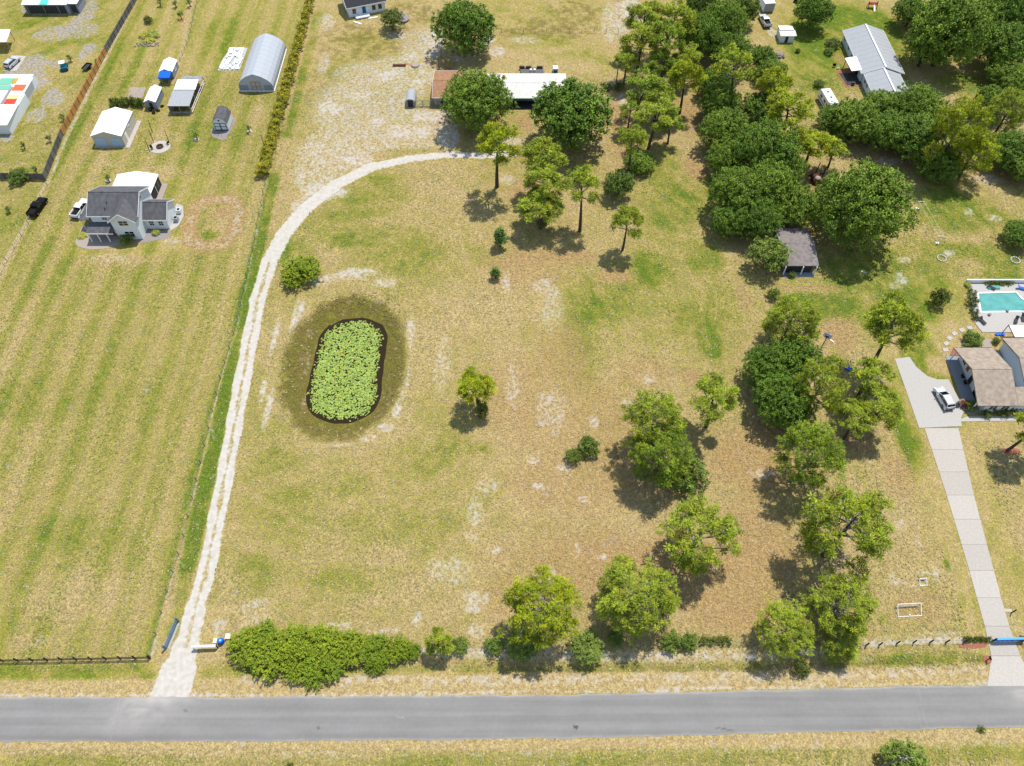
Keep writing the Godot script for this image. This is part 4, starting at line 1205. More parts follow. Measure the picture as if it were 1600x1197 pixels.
# a gabled block over x0..x1, z0..z1; the ridge runs along x or z
func gable(o: Node3D, x0: float, x1: float, z0: float, z1: float, eave: float, ridge: float, along_x: bool, wall_m: Material, roof_m: Material, over := 0.4, seams := 0.0, y0 := 0.0, trim := true, rake := -1.0, in_a := 0.0, in_b := 0.0, trim_m: Material = null) -> Node3D:
	if rake < 0: rake = over
	var w := from(o)
	var P := func(a: float, y: float, b: float) -> Vector3: return Vector3(a, y, b) if along_x else Vector3(b, y, a)
	var a0 := x0 if along_x else z0
	var a1 := x1 if along_x else z1
	var b0 := z0 if along_x else x0
	var b1 := z1 if along_x else x1
	var bm := (b0 + b1) * 0.5
	# the walls may stand back under the roof: by in_a at the low end of the ridge, by in_b at the high side of the span
	var lo: Vector3 = P.call(a0 + in_a, y0, b0)
	var hi: Vector3 = P.call(a1, eave, b1 - in_b)
	w.box((lo + hi) * 0.5, (hi - lo).abs())
	# gable walls
	for e in [[a0 + in_a, -1.0], [a1, 1.0]]:
		var t := [P.call(e[0], eave, b0), P.call(e[0], eave, b1), P.call(e[0], ridge - 0.02, bm)]
		var outward: Vector3 = P.call(e[1], 0, 0) - P.call(0, 0, 0)
		if (t[1] - t[0]).cross(t[2] - t[0]).dot(outward) > 0: w.tri(t[0], t[1], t[2])
		else: w.tri(t[0], t[2], t[1])
	put("wall", w, wall_m, o)
	# two roof slabs with a thickness
	var r := from(o)
	var tm := from(o)
	var slope := (ridge - eave) / (bm - b0)
	for s in [-1.0, 1.0]:
		var be: float = (b0 - over) if s < 0 else (b1 + over)
		var ye := eave - over * slope
		var p := [P.call(a0 - rake, ye, be), P.call(a1 + rake, ye, be), P.call(a1 + rake, ridge, bm), P.call(a0 - rake, ridge, bm)]
		var up := Vector3(0, 0.14, 0)
		var q := [p[0], p[1], p[2], p[3], p[0] + up, p[1] + up, p[2] + up, p[3] + up]
		if ((q[5] - q[4]).cross(q[6] - q[4])).y < 0:
			q = [p[1], p[0], p[3], p[2], p[1] + up, p[0] + up, p[3] + up, p[2] + up]
		r.hexa(q)
		if seams > 0.0:
			var n := int((a1 - a0 + 2 * rake) / seams)
			for k in n:
				var a: float = a0 - rake + (k + 0.5) * seams
				r.bar(P.call(a, ye + 0.145, be), P.call(a, ridge + 0.145, bm), 0.05, 0.03)
		if trim:
			tm.bar(P.call(a0 - rake, ye + 0.05, be + s * 0.03), P.call(a1 + rake, ye + 0.05, be + s * 0.03), 0.05, 0.24)
			for a in [a0 - rake - 0.03, a1 + rake + 0.03]:
				tm.bar(P.call(a, ye + 0.05, be), P.call(a, ridge + 0.05, bm), 0.05, 0.24)
	r.bar(P.call(a0 - rake, ridge + 0.13, bm), P.call(a1 + rake, ridge + 0.13, bm), 0.28, 0.06)
	var rn := put("roof", r, roof_m, o)
	if trim: put("roof_trim", tm, trim_m if trim_m else M.trim, o)
	return rn

# a single sloping roof on its four corners (anticlockwise from above)
func lean_roof(o: Node3D, c: Array, m: Material, called := "roof", thick := 0.1, seams := 0) -> Node3D:
	var s := from(o)
	var up := Vector3(0, thick, 0)
	s.hexa([c[0], c[1], c[2], c[3], c[0] + up, c[1] + up, c[2] + up, c[3] + up])
	for k in seams:
		var t := (k + 0.5) / seams
		s.bar(c[0].lerp(c[1], t) + up * 1.15, c[3].lerp(c[2], t) + up * 1.15, 0.06, 0.05)
	return put(called, s, m, o)

# a window set on a wall; facing is the wall's outward direction
func window(o: Node3D, c: Vector3, facing: Vector3, w: float, h: float, panes := 2):
	var f := from(o)
	var g := from(o)
	var side := Vector3.UP.cross(facing)
	var b := Basis(side, Vector3.UP, facing)
	for s in [-1.0, 1.0]:
		f.box(c + side * s * (w * 0.5 + 0.05) + facing * 0.02, Vector3(0.1, h + 0.2, 0.08), b)
		f.box(c + Vector3.UP * s * (h * 0.5 + 0.05) + facing * 0.022, Vector3(w, 0.1, 0.08), b)
	for k in range(1, panes):
		f.box(c + side * (w * (float(k) / panes - 0.5)) + facing * 0.02, Vector3(0.07, h, 0.06), b)
	f.box(c + facing * 0.018, Vector3(w, 0.05, 0.05), b)
	g.box(c + facing * 0.004, Vector3(w, h, 0.02), b)
	var fr := put("window", f, M.trim, o)
	put("pane", g, M.glass, fr)

func door(o: Node3D, c: Vector3, facing: Vector3, w: float, h: float, m: Material, lines := 0, called := "door"):
	var s := from(o)
	var side := Vector3.UP.cross(facing)
	var b := Basis(side, Vector3.UP, facing)
	s.box(c + facing * 0.02, Vector3(w, h, 0.07), b)
	var d := put(called, s, m, o)
	if lines > 0:
		var t := from(o)
		for k in range(1, lines + 1):
			t.box(c + facing * 0.06 + Vector3(0, h * (float(k) / (lines + 1) - 0.5), 0), Vector3(w * 0.98, 0.05, 0.03), b)
		put("panel_line", t, M.trim, d)
	else:
		var t := from(o)
		t.ball(c + facing * 0.09 + side * w * 0.38, Vector3.ONE * 0.05, 6, 4)
		put("handle", t, M.steel, d)

func posts(o: Node3D, list: Array, h: float, m: Material, w := 0.13):
	for p in list:
		var s := from(o)
		s.box(Vector3(p.x, h * 0.5, p.y), Vector3(w, h, w))
		put("post", s, m, o)

func pad(called: String, o: Array, m: Material, label: String, category: String, y := 0.09) -> Node3D:
	var s := Shape.new()
	var l := PackedVector2Array()
	for p in o: l.append(p)
	s.slab(l, -0.2, y)
	var n := put(called, s, m)
	tag(n, label, category, "", "structure")
	return n

func v2(px: float, py: float) -> Vector2:
	var p := at(px, py)
	return Vector2(p.x, p.z)

func gabled_house():
	var o := thing("gabled_house", "white two-storey house with dark grey gabled roofs in the left yard", "house", Vector3(-83, 0, -125))
	# main block
	gable(o, -89.4, -79.4, -130.6, -121.9, 5.3, 7.7, true, M.white_wall, M.shingle, 0.4)
	# projecting front gable, its ridge running back into the main roof
	var w := from(o)
	w.box(Vector3(-81.95, 2.64, -121.0), Vector3(5.06, 5.28, 1.76))
	w.tri(Vector3(-84.48, 5.28, -120.12), Vector3(-79.42, 5.28, -120.12), Vector3(-81.95, 7.15, -120.12))
	put("wall", w, M.white_wall, o)
	var r := from(o)
	var tm := from(o)
	for s in [-1.0, 1.0]:
		var ex: float = -81.95 + s * 2.95
		var p := [Vector3(ex, 5.0, -119.75), Vector3(-81.95, 7.18, -119.75), Vector3(-81.95, 7.18, -125.3), Vector3(ex, 5.0, -121.6)]
		if s > 0: p = [p[1], p[0], p[3], p[2]]
		var up := Vector3(0, 0.16, 0)
		r.hexa([p[0], p[1], p[2], p[3], p[0] + up, p[1] + up, p[2] + up, p[3] + up])
		tm.bar(Vector3(ex, 5.06, -119.72), Vector3(-81.95, 7.24, -119.72), 0.05, 0.26)
	put("roof", r, M.shingle, o)
	put("roof_trim", tm, M.trim, o)
	# side wing
	gable(o, -79.38, -74.5, -129.2, -123.3, 2.9, 4.9, true, M.white_wall, M.shingle, 0.35)
	# two plumbing vents
	for q in [Vector3(-85.6, 6.55, -124.0), Vector3(-85.9, 6.0, -122.8)]:
		var s := from(o)
		s.tube(q, q + Vector3(0, 0.5, 0), 0.09, 0.09, 6, true)
		put("roof_vent", s, M.dark, o)
	window(o, Vector3(-81.9, 4.6, -120.12), Vector3.BACK, 1.9, 1.25, 2)
	window(o, Vector3(-81.7, 1.6, -120.12), Vector3.BACK, 1.9, 1.3, 2)
	window(o, Vector3(-77.9, 1.6, -123.3), Vector3.BACK, 0.95, 1.2, 2)
	window(o, Vector3(-75.9, 1.6, -123.3), Vector3.BACK, 0.95, 1.2, 2)
	window(o, Vector3(-86.5, 4.3, -121.9), Vector3.BACK, 1.0, 0.7, 2)
	window(o, Vector3(-88.5, 1.6, -121.9), Vector3.BACK, 1.0, 1.3, 2)
	window(o, Vector3(-79.4, 6.3, -126.2), Vector3.RIGHT, 0.9, 0.5, 1)
	door(o, Vector3(-86.6, 1.1, -121.9), Vector3.BACK, 1.1, 2.1, M.dark)
	# porch roof over the front door, lean-to at the left, white metal porch behind
	lean_roof(o, [Vector3(-90.3, 2.6, -119.0), Vector3(-84.5, 2.6, -119.0), Vector3(-84.5, 3.2, -121.9), Vector3(-90.3, 3.2, -121.9)], M.shingle, "porch_roof", 0.14)
	var pt := from(o)
	pt.bar(Vector3(-90.3, 2.62, -118.97), Vector3(-84.5, 2.62, -118.97), 0.05, 0.24)
	put("roof_trim", pt, M.trim, o)
	posts(o, [Vector2(-90.1, -119.3), Vector2(-88.2, -119.3), Vector2(-86.2, -119.3)], 2.6, M.trim, 0.18)
	lean_roof(o, [Vector3(-93.0, 2.7, -122.9), Vector3(-89.5, 3.0, -122.9), Vector3(-89.5, 3.0, -129.3), Vector3(-93.0, 2.7, -129.3)], M.shingle, "carport_roof", 0.14)
	posts(o, [Vector2(-92.7, -123.2), Vector2(-92.7, -129.0)], 2.7, M.trim)
	gable_open(o, -88.9, -79.7, -137.6, -131.0, 2.9, 3.8)
	var sc := from(o)
	for k in 4:
		sc.box(Vector3(-79.9, 1.4, -136.8 + k * 1.55), Vector3(0.04, 2.6, 1.4))
	put("screen_wall", sc, M.dark_grey, o)
	var st := from(o)
	st.box(Vector3(-79.35, 0.1, -134.2), Vector3(1.6, 0.24, 7.0))
	put("porch_slab", st, M.pink_paver, o)
	# two cooling units on the pad beside the wing
	var lab := ["white boxy cooling unit at the side wing, rear one", "blue-grey cooling unit at the side wing, front one"]
	for k in 2:
		var u := thing("cooling_unit", lab[k], "air conditioner", Vector3(-73.6, 0.1, -128.3 + k * 2.6), 0, "cooling units beside the gabled house")
		var s := Shape.new()
		s.box(Vector3(0, 0.5, 0), Vector3(0.95, 1.0, 0.95))
		put("case", s, M.white_wall if k == 0 else M.grey_metal, u)
		var f := Shape.new()
		f.tube(Vector3(0, 1.0, 0), Vector3(0, 1.03, 0), 0.36, 0.36, 10, true)
		put("fan_grille", f, M.dark, u)

func gable_open(o: Node3D, x0: float, x1: float, z0: float, z1: float, eave: float, ridge: float):
	var r := from(o)
	var xm := (x0 + x1) * 0.5
	for s in [-1.0, 1.0]:
		var e: float = x0 if s < 0 else x1
		var p := [Vector3(e, eave, z1), Vector3(xm, ridge, z1), Vector3(xm, ridge, z0), Vector3(e, eave, z0)]
		if s > 0: p = [p[1], p[0], p[3], p[2]]
		var up := Vector3(0, 0.1, 0)
		r.hexa([p[0], p[1], p[2], p[3], p[0] + up, p[1] + up, p[2] + up, p[3] + up])
		for k in 8:
			var z := lerpf(z0, z1, (k + 0.5) / 8)
			r.bar(Vector3(e, eave + 0.12, z), Vector3(xm, ridge + 0.12, z), 0.07, 0.05)
	put("porch_roof", r, M.white_metal, o)
	posts(o, [Vector2(x0 + 0.2, z0 + 0.2), Vector2(x1 - 0.2, z0 + 0.2), Vector2(x1 - 0.2, (z0 + z1) * 0.5), Vector2(x0 + 0.2, z1 - 0.2)], eave, M.trim)

func left_yard():
	gabled_house()
	var arc := []
	for k in 13:
		var t := PI * k / 12.0
		arc.append(Vector2(-88.9 - cos(t) * 5.0, -119.6 + sin(t) * 2.6))
	arc.append_array([Vector2(-83.6, -120.2), Vector2(-93.9, -124.2)])
	pad("paved_terrace", arc, M.pink_paver, "pale curved paver terrace round the gabled house's porch", "terrace", 0.05)
	pad("gravel_bed", [v2(226, 379), v2(262, 372), v2(268, 361), v2(228, 360), v2(205, 378)], M.gravel, "grey gravel bed before the gabled house's side wing", "gravel bed", 0.03)
	pad("side_pad", [v2(266, 361), v2(279, 353), v2(287, 338), v2(286, 322), v2(276, 318), v2(266, 340)], M.pale_concrete, "white pad with cooling units beside the side wing", "pad", 0.06)
	# white garage with two roller doors
	var g := thing("garage", "white metal garage with two blue-grey roller doors", "garage", Vector3(-95.6, 0, -155.8))
	gable(g, -99.2, -92.1, -160.4, -151.2, 2.9, 4.1, false, M.beige_wall, M.white_metal, 0.12, 0.9, 0.0, false)
	door(g, Vector3(-97.5, 1.25, -151.2), Vector3.BACK, 2.4, 2.4, mat(Color(0.55, 0.68, 0.78), 0.6), 5, "roller_door")
	door(g, Vector3(-93.9, 1.25, -151.2), Vector3.BACK, 2.4, 2.4, mat(Color(0.55, 0.68, 0.78), 0.6), 5, "roller_door")
	window(g, Vector3(-92.1, 1.8, -156.0), Vector3.RIGHT, 0.8, 0.8, 2)
	door(g, Vector3(-92.1, 1.1, -153.4), Vector3.RIGHT, 1.0, 2.1, M.trim)
	pad("garage_slab", [Vector2(-99.5, -150.7), Vector2(-91.1, -150.7), Vector2(-91.1, -160.9), Vector2(-99.5, -160.9)], M.concrete, "concrete slab under the white garage", "slab", 0.06)
	# tunnel greenhouse
	var gh_ := thing("greenhouse", "long white plastic tunnel greenhouse", "greenhouse", Vector3(-64.9, 0, -182))
	var s := from(gh_)
	var prof := []
	for q in [[-4.3, 0.0], [-4.35, 1.5], [-4.0, 2.4], [-3.2, 3.25], [-1.8, 4.15], [0.0, 4.8], [1.8, 4.15], [3.2, 3.25], [4.0, 2.4], [4.35, 1.5], [4.3, 0.0]]:
		prof.append(Vector2(-64.9 + q[0], q[1]))
	for k in prof.size() - 1:
		for z in 10:
			var z0 := -191.4 + z * 1.84
			s.quad(Vector3(prof[k].x, prof[k].y, z0 + 1.84), Vector3(prof[k].x, prof[k].y, z0), Vector3(prof[k + 1].x, prof[k + 1].y, z0), Vector3(prof[k + 1].x, prof[k + 1].y, z0 + 1.84))
	var film := worn(Color(0.62, 0.64, 0.665), 0.07, 0.3, 0.4, 40)
	film.cull_mode = BaseMaterial3D.CULL_DISABLED
	film.backlight = Color(0.35, 0.35, 0.35)
	put("plastic_cover", s, film, gh_)
	for z in 11:
		var h := from(gh_)
		for k in prof.size() - 1:
			h.tube(Vector3(prof[k].x, prof[k].y - 0.02, -191.4 + z * 1.84), Vector3(prof[k + 1].x, prof[k + 1].y - 0.02, -191.4 + z * 1.84), 0.04, 0.04, 4)
		put("hoop", h, film, gh_)
	var endm := mat(Color(0.62, 0.65, 0.68), 0.4)
	endm.backlight = Color(0.4, 0.4, 0.4)
	for zz in [-173.1, -191.3]:
		var ew := from(gh_)
		for k in range(1, prof.size() - 1):
			if zz > -180: ew.tri(Vector3(prof[0].x, 0, zz), Vector3(prof[k + 1].x, prof[k + 1].y, zz), Vector3(prof[k].x, prof[k].y, zz))
			else: ew.tri(Vector3(prof[0].x, 0, zz), Vector3(prof[k].x, prof[k].y, zz), Vector3(prof[k + 1].x, prof[k + 1].y, zz))
		put("end_wall", ew, endm, gh_)
	for x in [-68.0, -61.9]:
		var dk := from(gh_)
		dk.box(Vector3(x, 0.9, -173.03), Vector3(2.0, 1.5, 0.05))
		put("vent_opening", dk, M.grey_wall, gh_)
	var df := from(gh_)
	for x in [-66.0, -64.9, -63.8]:
		df.box(Vector3(x, 1.3, -173.0), Vector3(0.1, 2.6, 0.1))
	for y in [1.3, 2.6]:
		df.box(Vector3(-64.9, y, -172.99), Vector3(2.2, 0.1, 0.09))
	put("door", df, M.wood_new, gh_)
	var sk := from(gh_)
	sk.box(Vector3(-69.3, 0.15, -182.2), Vector3(0.15, 0.3, 18.6)); sk.box(Vector3(-60.5, 0.15, -182.2), Vector3(0.15, 0.3, 18.6)); sk.box(Vector3(-64.9, 0.12, -172.9), Vector3(8.9, 0.24, 0.15))
	put("base_board", sk, M.trim, gh_)
	# small barn shed
	var b := thing("barn_shed", "small white barn shed with dark curved roof and framed double doors", "shed", Vector3(-70.5, 0, -159.3))
	var bp := [[-1.75, 0.15], [-1.75, 2.0], [-1.25, 2.9], [-0.5, 3.45], [0.0, 3.6], [0.5, 3.45], [1.25, 2.9], [1.75, 2.0], [1.75, 0.15]]
	var bo := PackedVector2Array()
	for q in bp: bo.append(Vector2(q[0], q[1]))
	var bw := Shape.new()
	bw.profile(bo, -2.35, 2.1)
	put("wall", bw, M.white_wall, b)
	var br := Shape.new()
	for k in range(1, 7):
		var u := Vector2(bp[k][0], bp[k][1]) * 1.05
		var v := Vector2(bp[k + 1][0], bp[k + 1][1]) * 1.05
		br.hexa([Vector3(u.x, u.y - 0.08, 2.25), Vector3(v.x, v.y - 0.08, 2.25), Vector3(v.x, v.y - 0.08, -2.5), Vector3(u.x, u.y - 0.08, -2.5), Vector3(u.x, u.y, 2.25), Vector3(v.x, v.y, 2.25), Vector3(v.x, v.y, -2.5), Vector3(u.x, u.y, -2.5)])
	put("roof", br, M.shingle, b)
	for x in [-0.72, 0.72]:
		var d := Shape.new()
		d.box(Vector3(x, 1.15, 2.13), Vector3(1.38, 1.9, 0.06))
		var dn := put("door", d, M.white_wall, b)
		var e := Shape.new()
		for q in [-0.66, 0.66]:
			e.box(Vector3(x + q, 1.15, 2.18), Vector3(0.12, 1.9, 0.05))
		for q in [0.24, 1.15, 2.06]:
			e.box(Vector3(x, q, 2.181), Vector3(1.2, 0.12, 0.05))
		put("door_frame", e, M.dark_grey, dn)
	var bv := Shape.new()
	bv.box(Vector3(0, 2.8, 2.13), Vector3(0.4, 0.4, 0.06))
	put("vent", bv, M.dark_grey, b)
	pad("barn_gravel", [v2(329, 203), v2(331, 213), v2(345, 219), v2(354, 217), v2(369, 188), v2(362, 180)], M.gravel, "pale gravel apron under the small barn shed", "gravel pad", 0.03)
	# open shed with a stepped metal roof
	var e2 := thing("open_shed", "low open shed with stepped white and grey metal roof", "shed", Vector3(-81.8, 0, -169))
	lean_roof(e2, [Vector3(-84.6, 2.3, -163.5), Vector3(-79.2, 2.3, -163.5), Vector3(-79.2, 2.6, -170.2), Vector3(-84.6, 2.6, -170.2)], M.grey_metal, "roof", 0.08, 7)
	lean_roof(e2, [Vector3(-84.3, 2.75, -169.6), Vector3(-79.0, 2.75, -169.6), Vector3(-79.0, 3.0, -173.4), Vector3(-84.3, 3.0, -173.4)], M.white_metal, "upper_roof", 0.08, 7)
	lean_roof(e2, [Vector3(-84.0, 2.4, -173.5), Vector3(-78.8, 2.4, -173.5), Vector3(-78.8, 2.2, -176.2), Vector3(-84.0, 2.2, -176.2)], M.old_metal, "rear_roof", 0.08, 7)
	posts(e2, [Vector2(-84.5, -163.7), Vector2(-79.3, -163.7), Vector2(-81.9, -163.7), Vector2(-79.2, -168.0), Vector2(-79.0, -173.0), Vector2(-84.4, -173.0), Vector2(-78.9, -176.0)], 2.3, M.old_metal)
	var ew2 := from(e2)
	ew2.box(Vector3(-84.5, 1.2, -168.5), Vector3(0.06, 2.2, 9.4)); ew2.box(Vector3(-81.8, 1.2, -173.2), Vector3(5.2, 2.2, 0.06)); ew2.box(Vector3(-81.9, 0.35, -163.75), Vector3(5.0, 0.5, 0.06))
	put("wall", ew2, M.old_metal, e2)
	var rail := from(e2)
	rail.bar(Vector3(-79.1, 1.2, -163.8), Vector3(-78.9, 1.2, -176.0), 0.08)
	rail.bar(Vector3(-79.1, 0.5, -163.8), Vector3(-78.9, 0.5, -176.0), 0.08)
	put("side_rail", rail, M.trim, e2)
	# white-roofed coop
	var c := thing("coop", "narrow coop with white gabled roof amid clutter behind the garage", "coop", Vector3(-89.6, 0, -168.4))
	gable(c, -90.9, -88.2, -171.4, -165.5, 2.1, 2.75, false, M.grey_wall, M.white_metal, 0.15, 0.8, 0, false)
	door(c, Vector3(-89.5, 1.0, -165.5), Vector3.BACK, 0.8, 1.8, M.wood_dark)
	var ty := ["dark tyre leaning on the coop's front", "dark tyre lying before the coop", "dark tyre at the coop's front right corner", "dark tyre beside the coop's right wall"]
	var k2 := 0
	for q in [Vector3(-89.9, 0.45, -164.9), Vector3(-88.9, 0.15, -163.9), Vector3(-88.0, 0.15, -164.8), Vector3(-87.5, 0.15, -166.6)]:
		var t := Shape.new()
		for a in 12:
			var a0 := TAU * a / 12
			var a1 := TAU * (a + 1) / 12
			t.tube(Vector3(cos(a0), 0, sin(a0)) * 0.36, Vector3(cos(a1), 0, sin(a1)) * 0.36, 0.12, 0.12, 6)
		var n := put("old_tyre", t, M.rubber)
		n.position = q
		n.rotation = Vector3(1.1 if k2 == 0 else 0.0, k2, 0)
		tag(n, ty[k2], "tyre", "tyres round the coop")
		k2 += 1
	pad("patch_of_pavers", [v2(203, 136), v2(228, 137), v2(223, 153), v2(200, 152)], M.pink_paver, "square tan paver patch beside the coop", "pavers", 0.04)
	# white hut with a blue canopy
	var h := thing("small_hut", "small white-roofed hut behind a blue canopy", "hut", Vector3(-89.0, 0, -180.6))
	gable(h, -90.6, -87.4, -183.4, -178.4, 2.0, 2.7, false, M.grey_wall, M.white_metal, 0.15, 0.8, 0, false)
	window(h, Vector3(-87.4, 1.3, -181.0), Vector3.RIGHT, 1.0, 0.8, 1)
	door(h, Vector3(-89.0, 1.0, -178.4), Vector3.BACK, 0.9, 1.9, M.dark_grey)
	var bc := thing("blue_canopy", "bright blue cloth canopy on poles before a small hut", "canopy", Vector3(-88.8, 0, -177.0))
	lean_roof(bc, [Vector3(-90.3, 2.0, -175.7), Vector3(-87.3, 2.0, -175.7), Vector3(-87.2, 2.4, -178.2), Vector3(-90.2, 2.4, -178.2)], M.blue, "cloth", 0.05)
	var skirt := from(bc)
	skirt.box(Vector3(-88.8, 1.88, -175.67), Vector3(3.0, 0.26, 0.03))
	put("cloth_edge", skirt, M.blue, bc)
	posts(bc, [Vector2(-90.1, -175.9), Vector2(-87.5, -175.9), Vector2(-87.4, -178.1)], 2.0, M.steel, 0.07)
	# patio ring with a fire bowl
	var pr := []
	for k in 24: pr.append(Vector2(-83.9 + cos(TAU * k / 24) * 2.45, -150.9 + sin(TAU * k / 24) * 2.3))
	pad("fire_patio", pr, M.concrete, "round pale patio with a fire bowl in the left yard", "patio", 0.07)
	var fb := thing("fire_bowl", "rusty ring fire bowl in the middle of a round patio", "fire bowl", Vector3(-83.9, 0.07, -150.9))
	var fr := Shape.new()
	for k in 14:
		var a := TAU * k / 14
		fr.box(Vector3(cos(a) * 0.7, 0.16, sin(a) * 0.7), Vector3(0.3, 0.32, 0.22), Basis(Vector3.UP, -a + PI / 2))
	put("stone_ring", fr, M.rust, fb)
	var fa := Shape.new()
	fa.tube(Vector3(0, 0.0, 0), Vector3(0, 0.1, 0), 0.6, 0.55, 12, true)
	put("ash", fa, M.dark_grey, fb)
	for q in [[-85.5, -150.0, 0.6, "left chair beside the round patio's fire bowl"], [-82.2, -151.9, -2.2, "right chair beside the round patio's fire bowl"]]:
		var ch := thing("patio_chair", q[3], "chair", Vector3(q[0], 0.07, q[1]), q[2], "chairs by the fire bowl")
		var st := Shape.new()
		st.box(Vector3(0, 0.4, 0), Vector3(0.55, 0.06, 0.55))
		put("seat", st, M.wood_dark, ch)
		var bk := Shape.new()
		bk.box(Vector3(0, 0.72, -0.28), Vector3(0.55, 0.65, 0.05), Basis(Vector3.RIGHT, -0.2))
		put("backrest", bk, M.wood_dark, ch)
		for x in [-0.24, 0.24]:
			for z in [-0.24, 0.24]:
				var lg := Shape.new()
				lg.box(Vector3(x, 0.19, z), Vector3(0.05, 0.38, 0.05))
				put("leg", lg, M.wood_dark, ch)
	# leaning light poles round the patio, and posts along the lots
	for q in [[238, 207, 3.6, -0.1, "dark pole behind the round patio, rear left"], [264, 222, 3.4, -0.06, "dark pole at the round patio's right rear"], [234, 237, 3.4, -0.05, "dark pole at the round patio's left edge"], [240, 222, 3.0, -0.06, "thin pole between the garage and the round patio"]]:
		var p := at(q[0], q[1])
		var pn := Shape.new()
		pn.tube(Vector3.ZERO, Vector3(0, q[2], 0), 0.075, 0.055, 6, true)
		var n := put("light_pole", pn, M.wood_dark)
		n.position = p
		n.rotation.z = q[3]
		tag(n, q[4], "pole", "poles round the patio")
	for q in [[307, 218, "pale mulch ring round the sapling nearest the barn shed's left"], [390, 205, "pale mulch ring round the sapling right of the barn shed"], [169, 282, "pale mulch ring round the sapling behind the gabled house"], [283, 33, "dark mulch ring round the sapling at the top of the left yard"]]:
		var p := at(q[0], q[1])
		var rr := Shape.new()
		rr.tube(Vector3(0, -0.05, 0), Vector3(0, 0.05, 0), 0.75, 0.6, 14, true)
		var n := put("tree_ring", rr, M.concrete if q[1] > 100 else M.mulch)
		n.position = p
		tag(n, q[2], "tree ring")
	var rk := Shape.new()
	rng.seed = 9
	for k in 22:
		rk.ball(Vector3(rng.randf_range(-3.4, 3.2), 0.1, rng.randf_range(-0.9, 0.9)), Vector3(rng.randf_range(0.2, 0.5), 0.25, rng.randf_range(0.2, 0.4)), 6, 4)
	var rkn := put("rock_border", rk, M.gravel)
	rkn.position = at(230, 70)
	tag(rkn, "low border of grey rocks in front of the palm clump", "rocks", "", "stuff")
	# white nursery pots on a ground cloth
	var cl := Shape.new()
	cl.slab(PackedVector2Array([Vector2(-77.0, -182.0), Vector2(-71.3, -182.0), Vector2(-71.2, -192.4), Vector2(-75.3, -192.6), Vector2(-76.8, -187.5)]), -0.05, 0.03)
	tag(put("ground_cloth", cl, mat(Color(0.62, 0.64, 0.62), 0.8)), "pale ground cloth under white pots beside the greenhouse", "ground cloth")
	var pot := Shape.new()
	pot.tube(Vector3.ZERO, Vector3(0, 0.34, 0), 0.27, 0.34, 8, true)
	var pm := pot.mesh(mat(Color(0.9, 0.9, 0.9), 0.6))
	var n2 := 0
	for j in 15:
		for i in 8:
			var x := -76.6 + i * 0.72 + (j * 0.11 if j < 8 else 0.9)
			if x > -71.5 or (j > 2 and j < 9 and i == 3) or rng.randf() < 0.06: continue
			var o := put_mesh(numbered("white_pot"), pm, self, Transform3D(Basis(Vector3.UP, j), Vector3(x + rng.randf_range(-0.12, 0.12), 0.03, -182.5 - j * 0.66 + rng.randf_range(-0.12, 0.12))))
			tag(o, "white nursery pot in rows beside the tunnel greenhouse", "pot", "white pots beside the greenhouse")
			n2 += 1
	vehicles_left()
	far_left()

func vehicles_left():
	pickup(Vector3(-105.2, 0, -129.4), -0.13, M.black_paint, "black pickup truck parked on the grass at far left")
	pickup(Vector3(-95.5, 0, -128.9), -0.16, M.white_paint, "white pickup truck beside the gabled house")
	# blue buggy and a flat cart
	var u := thing("buggy", "small teal buggy with white roof in the far left yard", "buggy", Vector3(-117.2, 0, -182.8), 0.35)
	var s := Shape.new()
	s.profile(PackedVector2Array([Vector2(-1.5, 0.4), Vector2(1.45, 0.4), Vector2(1.5, 0.75), Vector2(0.7, 1.0), Vector2(0.5, 0.7), Vector2(-0.5, 0.7), Vector2(-0.6, 1.05), Vector2(-1.5, 1.05)]), -0.75, 0.75)
	var bn := put("body", s, M.teal, u)
	bn.rotation.y = PI / 2
	var rf := Shape.new()
	rf.box(Vector3(0, 1.95, 0.1), Vector3(1.4, 0.08, 1.5))
	put("roof", rf, M.trim, u)
	for x in [-0.62, 0.62]:
		for z in [-0.6, 0.75]:
			var p := Shape.new()
			p.bar(Vector3(x, 0.9, z), Vector3(x, 1.95, z * 0.9), 0.06)
			put("roof_post", p, M.dark, u)
			wheel(u, Vector3(x * 1.2, 0.32, z * 1.35), 0.32, 0.24)
	var c := thing("flat_cart", "dark flat cart parked beside the brown wood fence", "cart", Vector3(-111.2, 0, -182.8), -0.25)
	var d := Shape.new()
	d.box(Vector3(0, 0.55, 0), Vector3(1.5, 0.1, 2.6))
	put("deck", d, M.dark_grey, c)
	var rl := Shape.new()
	for x in [-0.74, 0.74]: rl.box(Vector3(x, 0.75, 0), Vector3(0.05, 0.3, 2.6))
	rl.box(Vector3(0, 0.75, -1.29), Vector3(1.43, 0.3, 0.05))
	put("side_rail", rl, M.dark, c)
	var tg := Shape.new()
	tg.bar(Vector3(0, 0.5, 1.3), Vector3(0, 0.3, 2.3), 0.08)
	put("tow_bar", tg, M.dark, c)
	for x in [-0.85, 0.85]: wheel(c, Vector3(x, 0.3, 0), 0.3, 0.18)

